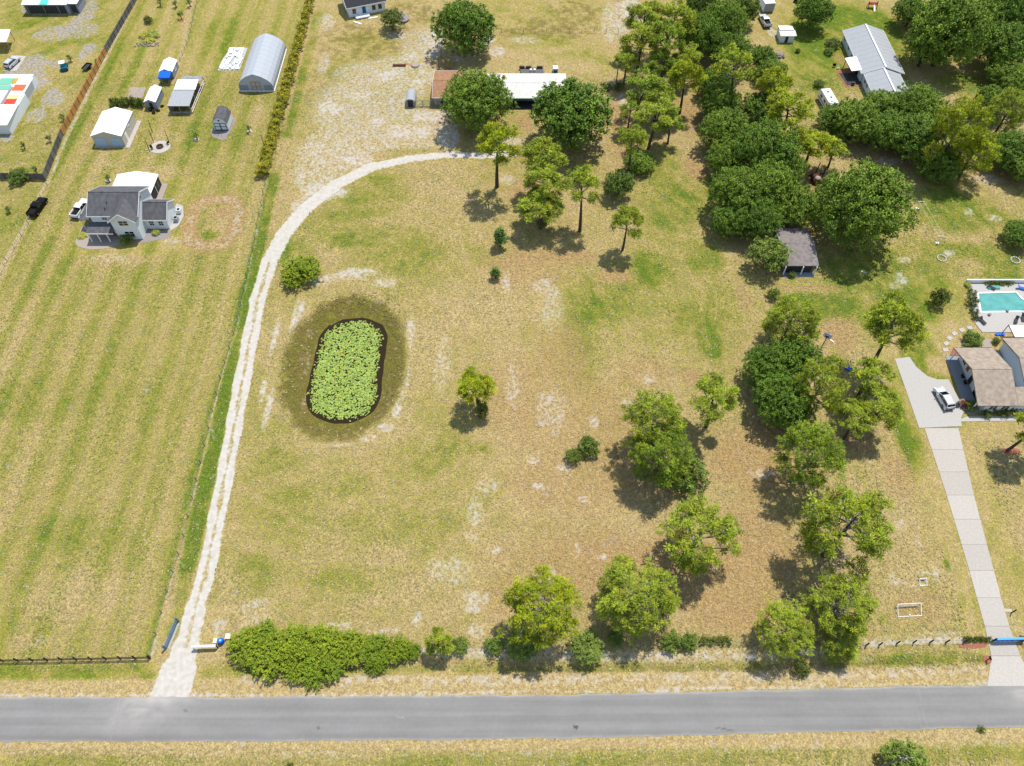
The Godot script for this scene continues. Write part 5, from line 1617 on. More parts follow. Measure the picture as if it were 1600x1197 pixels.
func far_left():
	# long building in the top left corner
	var b := thing("long_workshop", "long white-roofed workshop with a teal roof panel at the top left", "workshop", Vector3(-129.5, 0, -211.5))
	var w := from(b)
	w.box(Vector3(-130.2, 1.5, -212.0), Vector3(12.4, 3.0, 6.0)); w.box(Vector3(-122.8, 1.4, -212.2), Vector3(2.2, 2.8, 5.4))
	put("wall", w, M.grey_wall, b)
	lean_roof(b, [Vector3(-136.7, 2.9, -208.6), Vector3(-124.0, 2.9, -208.6), Vector3(-124.0, 3.5, -215.4), Vector3(-136.7, 3.5, -215.4)], M.white_metal, "roof", 0.12, 12)
	lean_roof(b, [Vector3(-131.6, 3.03, -208.5), Vector3(-129.4, 3.03, -208.5), Vector3(-129.4, 3.64, -215.5), Vector3(-131.6, 3.64, -215.5)], mat(Color(0.30, 0.72, 0.66), 0.5), "teal_roof_panel", 0.03)
	lean_roof(b, [Vector3(-123.95, 2.85, -209.2), Vector3(-121.4, 2.85, -209.2), Vector3(-121.4, 2.85, -215.2), Vector3(-123.95, 2.85, -215.2)], M.white_metal, "side_roof", 0.1, 3)
	var dkk := from(b)
	dkk.box(Vector3(-130.5, 1.3, -208.97), Vector3(11.0, 2.2, 0.05)); dkk.box(Vector3(-122.9, 1.3, -209.47), Vector3(1.6, 2.2, 0.05))
	put("door", dkk, M.dark_grey, b)
	for x in [-135.5, -131.0, -127.0]:
		var p := from(b)
		p.box(Vector3(x, 1.4, -208.9), Vector3(0.16, 2.8, 0.12))
		put("post", p, M.steel, b)
	# the building with coloured roof panels at the left edge
	var c := thing("panel_roof_shed", "white shed with red, orange, yellow and green roof panels at left edge", "shed", Vector3(-126.5, 0, -165))
	var cw := from(c)
	cw.box(Vector3(-127.5, 1.3, -162.0), Vector3(13.0, 2.6, 12.4)); cw.box(Vector3(-127.9, 1.3, -172.3), Vector3(12.2, 2.6, 8.2))
	put("wall", cw, M.white_wall, c)
	lean_roof(c, [Vector3(-134.5, 2.75, -155.4), Vector3(-120.6, 2.75, -155.4), Vector3(-120.9, 2.75, -163.6), Vector3(-134.5, 2.75, -163.6)], M.white_metal, "roof", 0.12, 13)
	lean_roof(c, [Vector3(-134.5, 2.7, -163.55), Vector3(-121.2, 2.7, -163.55), Vector3(-121.2, 2.7, -174.6), Vector3(-134.5, 2.7, -174.6)], M.white_metal, "roof", 0.1)
	var cols := [[Color(0.85, 0.26, 0.2), -163.5, -165.6, -124.6, -121.9], [Color(0.9, 0.82, 0.55), -165.8, -167.3, -124.6, -121.8], [Color(0.88, 0.87, 0.85), -167.5, -168.9, -124.6, -121.8], [Color(0.88, 0.38, 0.22), -169.1, -171.6, -124.6, -121.7], [Color(0.42, 0.66, 0.56), -169.3, -171.3, -129.0, -125.3], [Color(0.42, 0.66, 0.56), -171.6, -174.3, -129.2, -125.8], [Color(0.72, 0.55, 0.2), -172.0, -174.3, -125.7, -124.7], [Color(0.86, 0.87, 0.88), -163.6, -169.0, -131.0, -125.4]]
	for q in cols:
		var r := from(c)
		r.box(Vector3((q[3] + q[4]) * 0.5, 2.86, (q[1] + q[2]) * 0.5), Vector3(q[4] - q[3], 0.08, q[1] - q[2]))
		put("roof_panel", r, worn(q[0], 0.08, 0.4, 0.6, int(-q[1])), c)
	var gut := from(c)
	gut.box(Vector3(-125.0, 2.9, -167.0), Vector3(0.5, 0.2, 7.0))
	put("roof_gutter", gut, M.old_metal, c)
	# canopy, car and its slab
	pad("car_slab", [v2(5, 111), v2(26, 111), v2(41, 88), v2(30, 87), v2(18, 87)], M.concrete, "pale slab with a silver car at the left edge", "slab", 0.06)
	suv(Vector3(-131.4, 0.06, -184.6), -0.25, M.silver_paint, "silver car parked on a pale slab at the left edge")
	var cn := thing("carport", "white canopy roof on posts at the left edge", "canopy", Vector3(-136.5, 0, -193))
	lean_roof(cn, [Vector3(-141, 2.8, -190.2), Vector3(-134.0, 2.8, -190.6), Vector3(-134.8, 3.0, -196.0), Vector3(-141, 3.0, -196.0)], M.white_metal, "roof", 0.1, 5)
	posts(cn, [Vector2(-134.3, -190.9), Vector2(-135.0, -195.6), Vector2(-138, -190.6)], 2.8, M.steel)

# ---------------------------------------------------------------- vehicles
func wheel(o: Node3D, p: Vector3, r: float, w: float):
	var t := Shape.new()
	t.tube(p - Vector3(w * 0.5, 0, 0), p + Vector3(w * 0.5, 0, 0), r, r, 14, true)
	var n := put("wheel", t, M.rubber, o)
	var h := Shape.new()
	h.tube(p - Vector3(w * 0.5 + 0.012, 0, 0), p + Vector3(w * 0.5 + 0.012, 0, 0), r * 0.6, r * 0.6, 10, true)
	put("rim", h, M.rim_metal, n)

# a cabin: glass below, a painted roof and pillars above; x runs forward inside `side`
func side_outline(l: Array) -> PackedVector2Array:
	var o := PackedVector2Array()
	for q in l: o.append(Vector2(q[0], q[1]))
	return o

func pickup(p: Vector3, turn: float, paint: Material, label: String):
	var o := thing("pickup_truck", label, "pickup truck", p, turn)
	var rot := Basis(Vector3.UP, PI / 2)     # outline's +x becomes the far end, -z
	var f := func(called: String, s: Shape, m: Material, par: Node) -> Node3D: return put(called, s, m, par)
	var s := Shape.new()
	s.xf = Transform3D(rot, Vector3.ZERO)
	s.profile(side_outline([[-2.9, 0.5], [2.75, 0.5], [2.9, 0.7], [2.88, 1.0], [2.6, 1.14], [1.35, 1.2], [-2.9, 1.2]]), -0.98, 0.98, 0.08, 0.9, 1.2)
	var body := put("body", s, paint, o)
	var bed := Shape.new()
	bed.xf = s.xf
	bed.box(Vector3(-1.95, 1.17, 0), Vector3(1.75, 0.1, 1.6))
	put("bed_floor", bed, M.dark, o)
	var rails := Shape.new()
	rails.xf = s.xf
	for z in [-0.89, 0.89]: rails.box(Vector3(-1.95, 1.32, z), Vector3(1.85, 0.24, 0.12))
	rails.box(Vector3(-2.86, 1.32, 0), Vector3(0.1, 0.24, 1.66))
	put("bed_wall", rails, paint, o)
	var cab := Shape.new()
	cab.xf = s.xf
	cab.profile(side_outline([[-1.02, 1.19], [1.4, 1.19], [0.72, 1.78], [0.5, 1.84], [-0.7, 1.84], [-0.92, 1.76]]), -0.93, 0.93, 0.2, 1.2, 1.84)
	put("window", cab, M.glass, o)
	var rf := Shape.new()
	rf.xf = s.xf
	rf.profile(side_outline([[-0.85, 1.80], [0.66, 1.80], [0.45, 1.88], [-0.65, 1.88]]), -0.77, 0.77, 0.05, 1.8, 1.88)
	for z in [-0.86, 0.86]:
		rf.bar(Vector3(-0.98, 1.2, z), Vector3(-0.86, 1.8, z * 0.87), 0.09)
		rf.bar(Vector3(0.15, 1.2, z), Vector3(0.1, 1.82, z * 0.87), 0.07)
		rf.bar(Vector3(1.36, 1.2, z), Vector3(0.68, 1.8, z * 0.87), 0.07)
	put("roof", rf, paint, o)
	for z in [-0.8, 0.8]:
		var hl := Shape.new()
		hl.xf = s.xf
		hl.box(Vector3(2.86, 0.92, z), Vector3(0.12, 0.16, 0.3))
		put("headlight", hl, M.lamp, o)
		var tl := Shape.new()
		tl.xf = s.xf
		tl.box(Vector3(-2.9, 1.05, z * 1.1), Vector3(0.06, 0.3, 0.16))
		put("tail_light", tl, M.red_lamp, o)
		var mr := Shape.new()
		mr.xf = s.xf
		mr.box(Vector3(1.0, 1.3, z * 1.36), Vector3(0.14, 0.18, 0.2))
		put("mirror", mr, M.dark, o)
		for x in [-1.85, 1.9]:
			wheel(o, Vector3(z * 1.09, 0.4, -x), 0.4, 0.27)
	var bp := Shape.new()
	bp.xf = s.xf
	bp.box(Vector3(-2.96, 0.62, 0), Vector3(0.14, 0.2, 1.85)); bp.box(Vector3(2.9, 0.55, 0), Vector3(0.14, 0.24, 1.85))
	put("bumper", bp, M.dark_grey, o)

func suv(p: Vector3, turn: float, paint: Material, label: String):
	var o := thing("parked_car", label, "car", p, turn)
	var s := Shape.new()
	s.xf = Transform3D(Basis(Vector3.UP, PI / 2), Vector3.ZERO)
	s.profile(side_outline([[-2.35, 0.35], [2.3, 0.35], [2.4, 0.6], [2.3, 0.85], [2.0, 0.98], [1.1, 1.08], [-2.3, 1.1], [-2.4, 0.8]]), -0.93, 0.93, 0.1, 0.8, 1.1)
	put("body", s, paint, o)
	var cab := Shape.new()
	cab.xf = s.xf
	cab.profile(side_outline([[-2.25, 1.07], [1.15, 1.07], [0.3, 1.55], [0.0, 1.62], [-1.7, 1.62], [-2.0, 1.52]]), -0.86, 0.86, 0.18, 1.07, 1.62)
	put("window", cab, M.glass, o)
	var rf := Shape.new()
	rf.xf = s.xf
	rf.profile(side_outline([[-1.98, 1.56], [0.22, 1.56], [0.0, 1.66], [-1.75, 1.66]]), -0.72, 0.72, 0.05, 1.56, 1.66)
	for z in [-0.8, 0.8]:
		rf.bar(Vector3(-2.2, 1.1, z), Vector3(-1.95, 1.56, z * 0.88), 0.1)
		rf.bar(Vector3(-0.4, 1.1, z), Vector3(-0.45, 1.58, z * 0.88), 0.07)
		rf.bar(Vector3(1.1, 1.1, z), Vector3(0.26, 1.56, z * 0.88), 0.08)
		rf.bar(Vector3(-1.7, 1.7, z * 0.75), Vector3(-0.1, 1.7, z * 0.75), 0.04)
	put("roof", rf, paint, o)
	for z in [-0.72, 0.72]:
		var hl := Shape.new()
		hl.xf = s.xf
		hl.box(Vector3(2.33, 0.75, z), Vector3(0.14, 0.14, 0.36))
		put("headlight", hl, M.lamp, o)
		var tl := Shape.new()
		tl.xf = s.xf
		tl.box(Vector3(-2.36, 0.95, z * 1.08), Vector3(0.1, 0.3, 0.24))
		put("tail_light", tl, M.red_lamp, o)
		var mr := Shape.new()
		mr.xf = s.xf
		mr.box(Vector3(0.75, 1.12, z * 1.42), Vector3(0.14, 0.14, 0.2))
		put("mirror", mr, paint, o)
		for x in [-1.4, 1.45]:
			wheel(o, Vector3(z * 1.18, 0.34, -x), 0.34, 0.22)
	var bp := Shape.new()
	bp.xf = s.xf
	bp.box(Vector3(-2.42, 0.5, 0), Vector3(0.1, 0.22, 1.7))
	put("bumper", bp, M.dark_grey, o)

func centre_homes():
	var o := thing("mobile_home", "long mobile home with pale metal roof between two round oaks", "mobile home", Vector3(0, 0, -171))
	gable(o, -6.0, 13.4, -176.4, -166.6, 2.55, 3.4, true, M.grey_wall, M.pale_metal, 0.3, 0.95, 0.0, false, -1.0, 0.0, 2.0)
	for q in [-2.5, 1.0, 4.0, 8.0, 11.0]:
		window(o, Vector3(q, 1.5, -168.6), Vector3.BACK, 1.1, 1.0, 2)
	door(o, Vector3(6.2, 1.1, -168.6), Vector3.BACK, 1.0, 2.0, M.trim)
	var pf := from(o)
	pf.box(Vector3(5.0, 0.12, -166.9), Vector3(13.0, 0.28, 3.0))  # a low dark grey strip along the front, below the eave
	put("dark_porch_strip", pf, M.dark_grey, o)
	var tg := from(o)
	tg.bar(Vector3(-6.2, 2.5, -166.27), Vector3(13.6, 2.5, -166.27), 0.05, 0.16)
	put("gutter", tg, mat(Color(0.45, 0.62, 0.56), 0.6), o)
	posts(o, [Vector2(-1.2, -166.5), Vector2(2.0, -166.5), Vector2(5.2, -166.5), Vector2(8.4, -166.5), Vector2(11.3, -166.5)], 2.3, M.wood_dark, 0.12)
	var bx := from(o)
	bx.box(Vector3(-2.15, 3.12, -172.9), Vector3(0.7, 0.3, 2.6)); bx.box(Vector3(-2.1, 3.3, -174.3), Vector3(0.7, 0.25, 0.9))
	put("roof_unit", bx, M.rust, o)
	var b := thing("brown_roof_wing", "open-fronted wing with rust-brown shingle roof left of the oak", "carport", Vector3(-15.5, 0, -172))
	gable(b, -19.4, -9.0, -177.6, -167.0, 2.5, 3.5, true, M.beige_wall, M.brown_shingle, 0.4)
	var dk := from(b)
	dk.box(Vector3(-15.5, 1.25, -166.97), Vector3(4.6, 2.1, 0.06))  # no door leaf: this dark sheet paints the shade within the open front
	put("door", dk, M.dark, b)
	var g := thing("barrel_shed", "small grey round-roofed shed at the end of a lattice fence", "shed", Vector3(-25.3, 0, -168.6))
	var go := PackedVector2Array()
	for k in 11: go.append(Vector2(-cos(PI * k / 10) * 1.15, 1.3 + sin(PI * k / 10) * 0.9))
	go.append(Vector2(1.15, 0)); go.append(Vector2(-1.15, 0))
	var gs := Shape.new()
	gs.profile(go, -2.2, 2.1)
	put("wall", gs, M.old_metal, g)
	var gr := Shape.new()
	for k in 10:
		var u := Vector2(-cos(PI * k / 10) * 1.22, 1.3 + sin(PI * k / 10) * 0.97)
		var v := Vector2(-cos(PI * (k + 1) / 10) * 1.22, 1.3 + sin(PI * (k + 1) / 10) * 0.97)
		gr.quad(Vector3(u.x, u.y, 2.2), Vector3(v.x, v.y, 2.2), Vector3(v.x, v.y, -2.3), Vector3(u.x, u.y, -2.3))
	put("roof", gr, M.grey_metal, g)
	var gd := Shape.new()
	gd.box(Vector3(0, 0.95, 2.13), Vector3(1.3, 1.8, 0.06))
	put("door", gd, M.dark_grey, g)
	var lf := thing("lattice_fence", "grey lattice fence between the round-roofed shed and the brown roof", "fence", Vector3(-21, 0, -166.6))
	for k in 4:
		var s := Shape.new()
		var x0 := -3.1 + k * 1.85
		s.box(Vector3(x0 + 0.9, 1.75, 0), Vector3(1.8, 0.1, 0.06)); s.box(Vector3(x0 + 0.9, 0.1, 0), Vector3(1.8, 0.1, 0.06))
		s.box(Vector3(x0 + 0.05, 0.9, 0), Vector3(0.1, 1.56, 0.08)); s.box(Vector3(x0 + 1.75, 0.9, 0), Vector3(0.1, 1.56, 0.08))
		for q in 9:
			s.bar(Vector3(x0 + 0.12 + q * 0.19, 0.16, 0.012), Vector3(x0 + 0.12 + q * 0.19, 1.69, 0.012), 0.09, 0.02)
		put("fence_panel", s, M.old_metal, lf)
	# things behind the mobile home
	var dkx := thing("garden_deck", "low wooden deck with planters behind the mobile home", "deck", Vector3(5.2, 0, -181.2))
	for k in 12:
		var s := Shape.new()
		s.box(Vector3(0, 0.4, -1.4 + k * 0.25), Vector3(6.0, 0.06, 0.22))
		put("plank", s, M.wood_old, dkx)
	for x in [-2.6, -0.9, 2.0]:
		var s := Shape.new()
		s.box(Vector3(x, 0.65, -1.2), Vector3(1.4, 0.5, 0.6))
		put("planter", s, M.wood_dark, dkx)
	for x in [-2.9, 2.9]:
		for z in [-1.4, 1.4]:
			var s := Shape.new()
			s.box(Vector3(x, 0.6, z), Vector3(0.12, 1.2, 0.12))
			put("post", s, M.wood_old, dkx)
	for q in [[0.0, "white cylinder tank on the deck behind the mobile home, left one"], [1.0, "white cylinder tank on the deck behind the mobile home, right one"]]:
		var s := Shape.new()
		s.tube(Vector3.ZERO, Vector3(0, 0.6, 0), 0.33, 0.33, 10, true)
		var n := put("tank", s, M.pvc)
		n.position = Vector3(4.9 + q[0], 0.44, -181.0)
		tag(n, q[1], "tank", "tanks on the deck")
	var ac := thing("outdoor_unit", "white outdoor cooler behind the mobile home's right end", "air conditioner", Vector3(11.3, 0, -181.4))
	var a := Shape.new()
	a.box(Vector3(0, 0.7, 0), Vector3(1.3, 1.4, 1.5))
	put("case", a, M.white_wall, ac)
	var af := Shape.new()
	af.box(Vector3(0.0, 0.6, 0.77), Vector3(1.0, 0.8, 0.04))
	put("front_grille", af, M.teal, ac)
	# house cut by the top edge
	var h := thing("back_house", "white house with dark roof and porch cut by the top edge", "house", Vector3(-42, 0, -212), 0.36)
	gable_local(h, -5.0, 5.5, -5.0, 3.2, 3.0, 4.9, M.white_wall, M.dark_shingle)
	var po := Shape.new()
	po.box(Vector3(-1.5, 0.35, 4.2), Vector3(4.0, 0.3, 2.0))
	put("porch", po, M.white_wall, h)
	for k in 4:
		var s := Shape.new()
		s.box(Vector3(-3.3 + k * 1.2, 0.9, 5.1), Vector3(0.1, 0.8, 0.1))
		put("post", s, M.trim, h)
	var hs := Shape.new()
	for x in [-3.4, 2.2, 4.0]: hs.box(Vector3(x, 1.5, 3.22), Vector3(1.0, 1.3, 0.06))
	put("window", hs, M.glass, h)
	var hd := Shape.new()
	hd.box(Vector3(-0.6, 1.35, 3.22), Vector3(1.0, 2.1, 0.06))
	put("door", hd, M.teal, h)
	for q in [[583, 28, 0.3, "pale plank lying before the house at the top, right one"], [559, 36, -0.5, "pale plank lying before the house at the top, left one"]]:
		var s := Shape.new()
		s.box(Vector3(0, 0.08, 0), Vector3(2.6, 0.14, 0.5))
		var n := put("loose_board", s, M.pvc)
		n.position = at(q[0], q[1])
		n.rotation.y = q[2]
		tag(n, q[3], "board", "boards before the back house")
	var tk := Shape.new()
	tk.ball(Vector3(0, 0.35, 0), Vector3(2.0, 0.55, 2.8), 12, 5)
	var tn := put("debris_pile", tk, M.gravel)
	tn.position = at(628, 29)
	tn.rotation.y = 0.5
	tag(tn, "low grey pile of rubble beside the feathery tree at the top", "rubble pile")
	var bp := Shape.new()
	bp.box(Vector3(0, 0.2, 0), Vector3(3.4, 0.35, 0.7))
	var bn := put("brush_row", bp, M.rust)
	bn.position = at(624, 103)
	tag(bn, "low reddish row of old timber on the white sand", "timber")
	var st := Shape.new()
	st.tube(Vector3(0, 0, 0), Vector3(0, 0.45, 0), 1.2, 1.0, 12, true)
	var sn := put("tree_stump", st, M.pink_paver)
	sn.position = at(649, 103)
	tag(sn, "broad pale stump left of the brown-roofed wing", "stump")
	# utility poles
	utility_pole(Vector3(26.4, 0, -173.6), 8.5, "utility pole with a transformer right of the mobile home", 0.0)
	utility_pole(at(1372, 1200), 9.5, "utility pole rising out of the bright tree at the bottom edge", 0.0)
	for q in [[417, 241, 5.5, "bare pole leaning beside the yellow hedge's lower end"], [459, 128, 6.5, "bare pole by the hedge right of the greenhouse"], [686, 108, 3.5, "blue-grey post at the brown-roofed wing's rear corner"], [690, 92, 3.0, "short post behind the brown-roofed wing"]]:
		var s := Shape.new()
		s.tube(Vector3.ZERO, Vector3(0, q[2], 0), 0.11, 0.08, 7, true)
		var n := put("pole", s, M.wood_old)
		n.position = at(q[0], q[1])
		tag(n, q[3], "pole")
	# dead stick, and wire fence at the back
	var ds := Shape.new()
	ds.tube(Vector3.ZERO, Vector3(0.15, 1.6, -0.2), 0.12, 0.09, 6)
	ds.tube(Vector3(0.15, 1.6, -0.2), Vector3(0.9, 2.9, -0.7), 0.08, 0.03, 5)
	ds.tube(Vector3(0.15, 1.6, -0.2), Vector3(-0.3, 2.6, 0.2), 0.06, 0.02, 5)
	var dn := put("dead_trunk", ds, M.pale_bark)
	dn.position = at(903, 700)
	tag(dn, "forked dead grey trunk behind two small bushes", "dead tree")
	wire_fence([[700, 52], [800, 51], [890, 51], [966, 52]], 3.0, 1.3, "wire fence on dark posts across the back of the central lot", M.wood_dark)
	wire_fence([[966, 52], [974, 80], [982, 108]], 3.0, 1.3, "short wire fence running down beside the grove's white sand", M.old_metal)

func gable_local(o: Node3D, x0: float, x1: float, z0: float, z1: float, eave: float, ridge: float, wm: Material, rm: Material):
	var keep := o.transform
	o.transform = Transform3D.IDENTITY
	gable(o, x0, x1, z0, z1, eave, ridge, true, wm, rm, 0.5)
	o.transform = keep

func utility_pole(p: Vector3, h: float, label: String, turn: float):
	var o := thing("utility_pole", label, "utility pole", p, turn)
	var s := Shape.new()
	s.tube(Vector3.ZERO, Vector3(0, h, 0), 0.16, 0.11, 8, true)
	put("pole", s, M.wood_old, o)
	var c := Shape.new()
	c.box(Vector3(0, h - 0.5, 0.14), Vector3(1.7, 0.12, 0.1))
	put("crossarm", c, M.wood_old, o)
	for x in [-0.75, 0.0, 0.75]:
		var i := Shape.new()
		i.tube(Vector3(x, h - 0.44, 0.14), Vector3(x, h - 0.25, 0.14), 0.06, 0.04, 6, true)
		put("insulator", i, M.pvc, o)
	var t := Shape.new()
	t.tube(Vector3(0.33, h - 2.0, 0), Vector3(0.33, h - 1.15, 0), 0.2, 0.2, 9, true)
	put("transformer", t, M.grey_metal, o)

func wire_fence(l: Array, gap: float, h: float, label: String, m: Material, post := 0.09):
	var o := thing("wire_fence", label, "fence", at(l[0][0], l[0][1]))
	var last := Vector3.ZERO
	var have := false
	var wires := Shape.new()
	for q in l.size() - 1:
		var a := at(l[q][0], l[q][1])
		var b := at(l[q + 1][0], l[q + 1][1])
		var n := maxi(1, int(round(a.distance_to(b) / gap)))
		for k in range(0 if q == 0 else 1, n + 1):
			var p := a.lerp(b, float(k) / n) - o.position
			p.y = gh(p.x + o.position.x, p.z + o.position.z)
			var s := Shape.new()
			s.box(p + Vector3(0, h * 0.5, 0), Vector3(post, h + 0.1, post))
			put("post", s, m, o)
			if have:
				for y in [0.35, 0.75, 1.0]:
					wires.tube(last + Vector3(0, h * y - 0.06, 0), p + Vector3(0, h * y - 0.06, 0), 0.012, 0.012, 3)
			last = p
			have = true
	put("wires", wires, M.steel, o)

func privacy_fence():
	# tall board panels on posts; a stretch of newer brown boards among grey ones
	var run := [Vector3(-107.6, 0, -219), Vector3(-108.3, 0, -190.2), Vector3(-108.3, 0, -155.2), Vector3(-106.9, 0, -139.0), Vector3(-126.0, 0, -139.6)]
	var o := thing("wood_fence", "tall wood fence, its middle stretch new brown boards and the rest grey", "fence", run[0])
	var mats := {"new": [], "old": []}
	for k in 3:
		mats.new.append(worn(Color(0.68 + 0.03 * k, 0.50 + 0.02 * k, 0.28 + 0.01 * k), 0.18, 0.8, 0.85, 60 + k))
		mats.old.append(worn(Color(0.37 + 0.03 * k, 0.36 + 0.03 * k, 0.345 + 0.03 * k), 0.18, 0.8, 0.9, 64 + k))
	var panel := Shape.new()
	for k in 16:
		panel.box(Vector3(0.08 + k * 0.15, 0.95 + 0.015 * (k % 3), 0.01 * (k % 2)), Vector3(0.138, 1.84, 0.022))
	for y in [0.35, 0.98, 1.6]:
		panel.box(Vector3(1.2, y, -0.05), Vector3(2.4, 0.09, 0.05))
	var pm := {}
	for kind in ["new", "old"]:
		pm[kind] = []
		for k in 3: pm[kind].append(panel.mesh(mats[kind][k]))
	var post := Shape.new()
	post.box(Vector3(0, 0.98, 0), Vector3(0.11, 1.98, 0.11))
	var pom := post.mesh(M.wood_old)
	var i := 0
	for q in run.size() - 1:
		var a: Vector3 = run[q]
		var b: Vector3 = run[q + 1]
		var n := int(round(a.distance_to(b) / 2.42))
		var d := (b - a).normalized()
		for k in n:
			var p := a.lerp(b, float(k) / n)
			var new: bool = p.z > -191.0 and p.z < -155.5 and q > 0
			# the boards' face looks to the east or the road side
			var bs := Basis(d, Vector3.UP, d.cross(Vector3.UP))
			put_mesh("fence_panel", pm["new" if new else "old"][i % 3], o, Transform3D(bs, p - o.position + bs.z * 0.08))
			put_mesh("post", pom, o, Transform3D(bs, p - o.position))
			i += 1

func fences():
	privacy_fence()
	# black board fence at the left front
	var a := at(-40, 1034.5)
	var b := at(235, 1029)
	var o := thing("board_fence", "black three-board fence beside the road at left", "fence", a)
	var n := 12
	for k in n + 1:
		var p := (b - a) * (float(k) / n)
		var s := Shape.new()
		s.box(p + Vector3(0, 0.7, 0), Vector3(0.15, 1.4, 0.15))
		put("post", s, M.dark, o)
		if k < n:
			var p2 := (b - a) * (float(k + 1) / n)
			for y in [0.4, 0.8, 1.2]:
				var r := Shape.new()
				r.bar(p + Vector3(0, y, 0.1), p2 + Vector3(0, y, 0.1), 0.04, 0.16)
				put("board", r, M.wood_dark, o)
	wire_fence([[235, 1026], [262, 925], [288, 838], [320, 697], [345, 592], [372, 500], [395, 392], [418, 272]], 3.6, 1.25, "thin wire fence along the lane's green verge", M.wood_old, 0.1)
	wire_fence([[487, 2], [460, 90], [440, 170], [421, 262]], 4.5, 1.2, "thin wire fence along the yellow hedge", M.wood_old, 0.08)
	wire_fence([[74, 290], [45, 350], [0, 430], [-40, 500]], 4.0, 1.2, "thin wire fence below the wood fence's corner at far left", M.wood_old, 0.08)
	wire_fence([[310, -4], [296, 60], [282, 95]], 3.0, 1.2, "short thin fence above the blue canopy", M.wood_old, 0.08)
	wire_fence([[190, 102], [218, 103], [246, 104]], 3.2, 1.2, "short cross fence left of the blue canopy", M.wood_old, 0.08)
	wire_fence([[660, 1015], [800, 1013], [960, 1012], [1140, 1008], [1290, 1009]], 4.0, 1.1, "wire fence among the front bushes and pines", M.wood_old, 0.08)
	wire_fence([[1300, 1010], [1326, 1009], [1353, 1009], [1374, 1008], [1401, 1006], [1427, 1004.5], [1453, 1004], [1478, 1004], [1506, 1003]], 2.7, 1.25, "wire fence on dark posts between the front pines and the blue gate", M.wood_dark, 0.16)
	# open pipe gate, lying back along the lane's left verge
	var g := thing("farm_gate", "blue-grey metal gate swung open along the lane", "gate", at(261, 1013))
	var far := at(277, 974) - g.position
	for y in [0.25, 0.5, 0.75, 1.0, 1.25]:
		var s := Shape.new()
		s.tube(Vector3(0, y, 0), far + Vector3(0, y, 0), 0.05, 0.05, 6)
		put("rail", s, mat(Color(0.38, 0.48, 0.58), 0.5, 0.2), g)
	for t in [0.0, 0.5, 1.0]:
		var s := Shape.new()
		s.tube(far * t + Vector3(0, 0.2, 0), far * t + Vector3(0, 1.3, 0), 0.055, 0.055, 6)
		put("upright", s, mat(Color(0.38, 0.48, 0.58), 0.5, 0.2), g)
	for q in [Vector3(-0.15, 0, 0.1), far + Vector3(0.1, 0, -0.3)]:
		var s := Shape.new()
		s.tube(q, q + Vector3(0, 1.6, 0), 0.17, 0.16, 8, true)
		put("gate_post", s, mat(Color(0.36, 0.42, 0.5), 0.7), g)
	var pl := from(g)
	pl.xf = Transform3D.IDENTITY
	pl.bar(Vector3(0.25, 0.05, 0.1), far + Vector3(0.25, 0.05, 0), 0.3, 0.06)
	put("ground_plate", pl, M.grey_metal, g)
	# white gate on the right of the lane
	var w := thing("white_gate", "short white board gate between the lane and the blue barrel", "gate", at(304, 1014))
	var we := at(341, 1012.5) - w.position
	for y in [0.35, 0.7, 1.05]:
		var s := Shape.new()
		s.bar(Vector3(0, y, 0), we + Vector3(0, y, 0), 0.05, 0.22)
		put("board", s, M.pvc, w)
	for t in [0.0, 1.0]:
		var s := Shape.new()
		s.box(we * t + Vector3(0, 0.65, 0), Vector3(0.14, 1.3, 0.14))
		put("post", s, M.dark if t > 0.5 else M.pvc, w)
	var tp := Shape.new()
	tp.bar(Vector3(0, 1.28, 0), we + Vector3(0, 1.28, 0), 0.3, 0.06)
	put("top_board", tp, M.pvc, w)
	var bb := thing("blue_barrel", "round blue barrel at the end of the white gate", "barrel", at(347, 1003.5))
	var s2 := Shape.new()
	for k in 5:
		var ys := [0.0, 0.2, 0.5, 0.8, 0.98]
		var rs := [0.38, 0.45, 0.47, 0.45, 0.38]
		if k < 4: s2.tube(Vector3(0, ys[k], 0), Vector3(0, ys[k + 1], 0), rs[k], rs[k + 1], 14, k == 3)
	put("drum", s2, M.blue, bb)
	var cp := Shape.new()
	cp.tube(Vector3(0, 0.98, 0), Vector3(0, 1.03, 0), 0.2, 0.16, 12, true)
	put("lid", cp, mat(Color(0.45, 0.72, 0.92), 0.3), bb)
	for q in [[338, 1003, 0.5, "pale box left of the blue barrel"], [358, 996, 0.75, "pale box right of the blue barrel under the bush"]]:
		var x := thing("pale_box", q[3], "box", at(q[0], q[1]), 0, "pale boxes by the blue barrel")
		var s := Shape.new()
		s.box(Vector3(0, 0.3, 0), Vector3(q[2], 0.6, 0.75))
		put("body", s, M.beige_wall, x)
		var l := Shape.new()
		l.box(Vector3(0, 0.63, 0), Vector3(q[2] + 0.06, 0.06, 0.8))
		put("lid", l, mat(Color(0.82, 0.74, 0.68), 0.6), x)

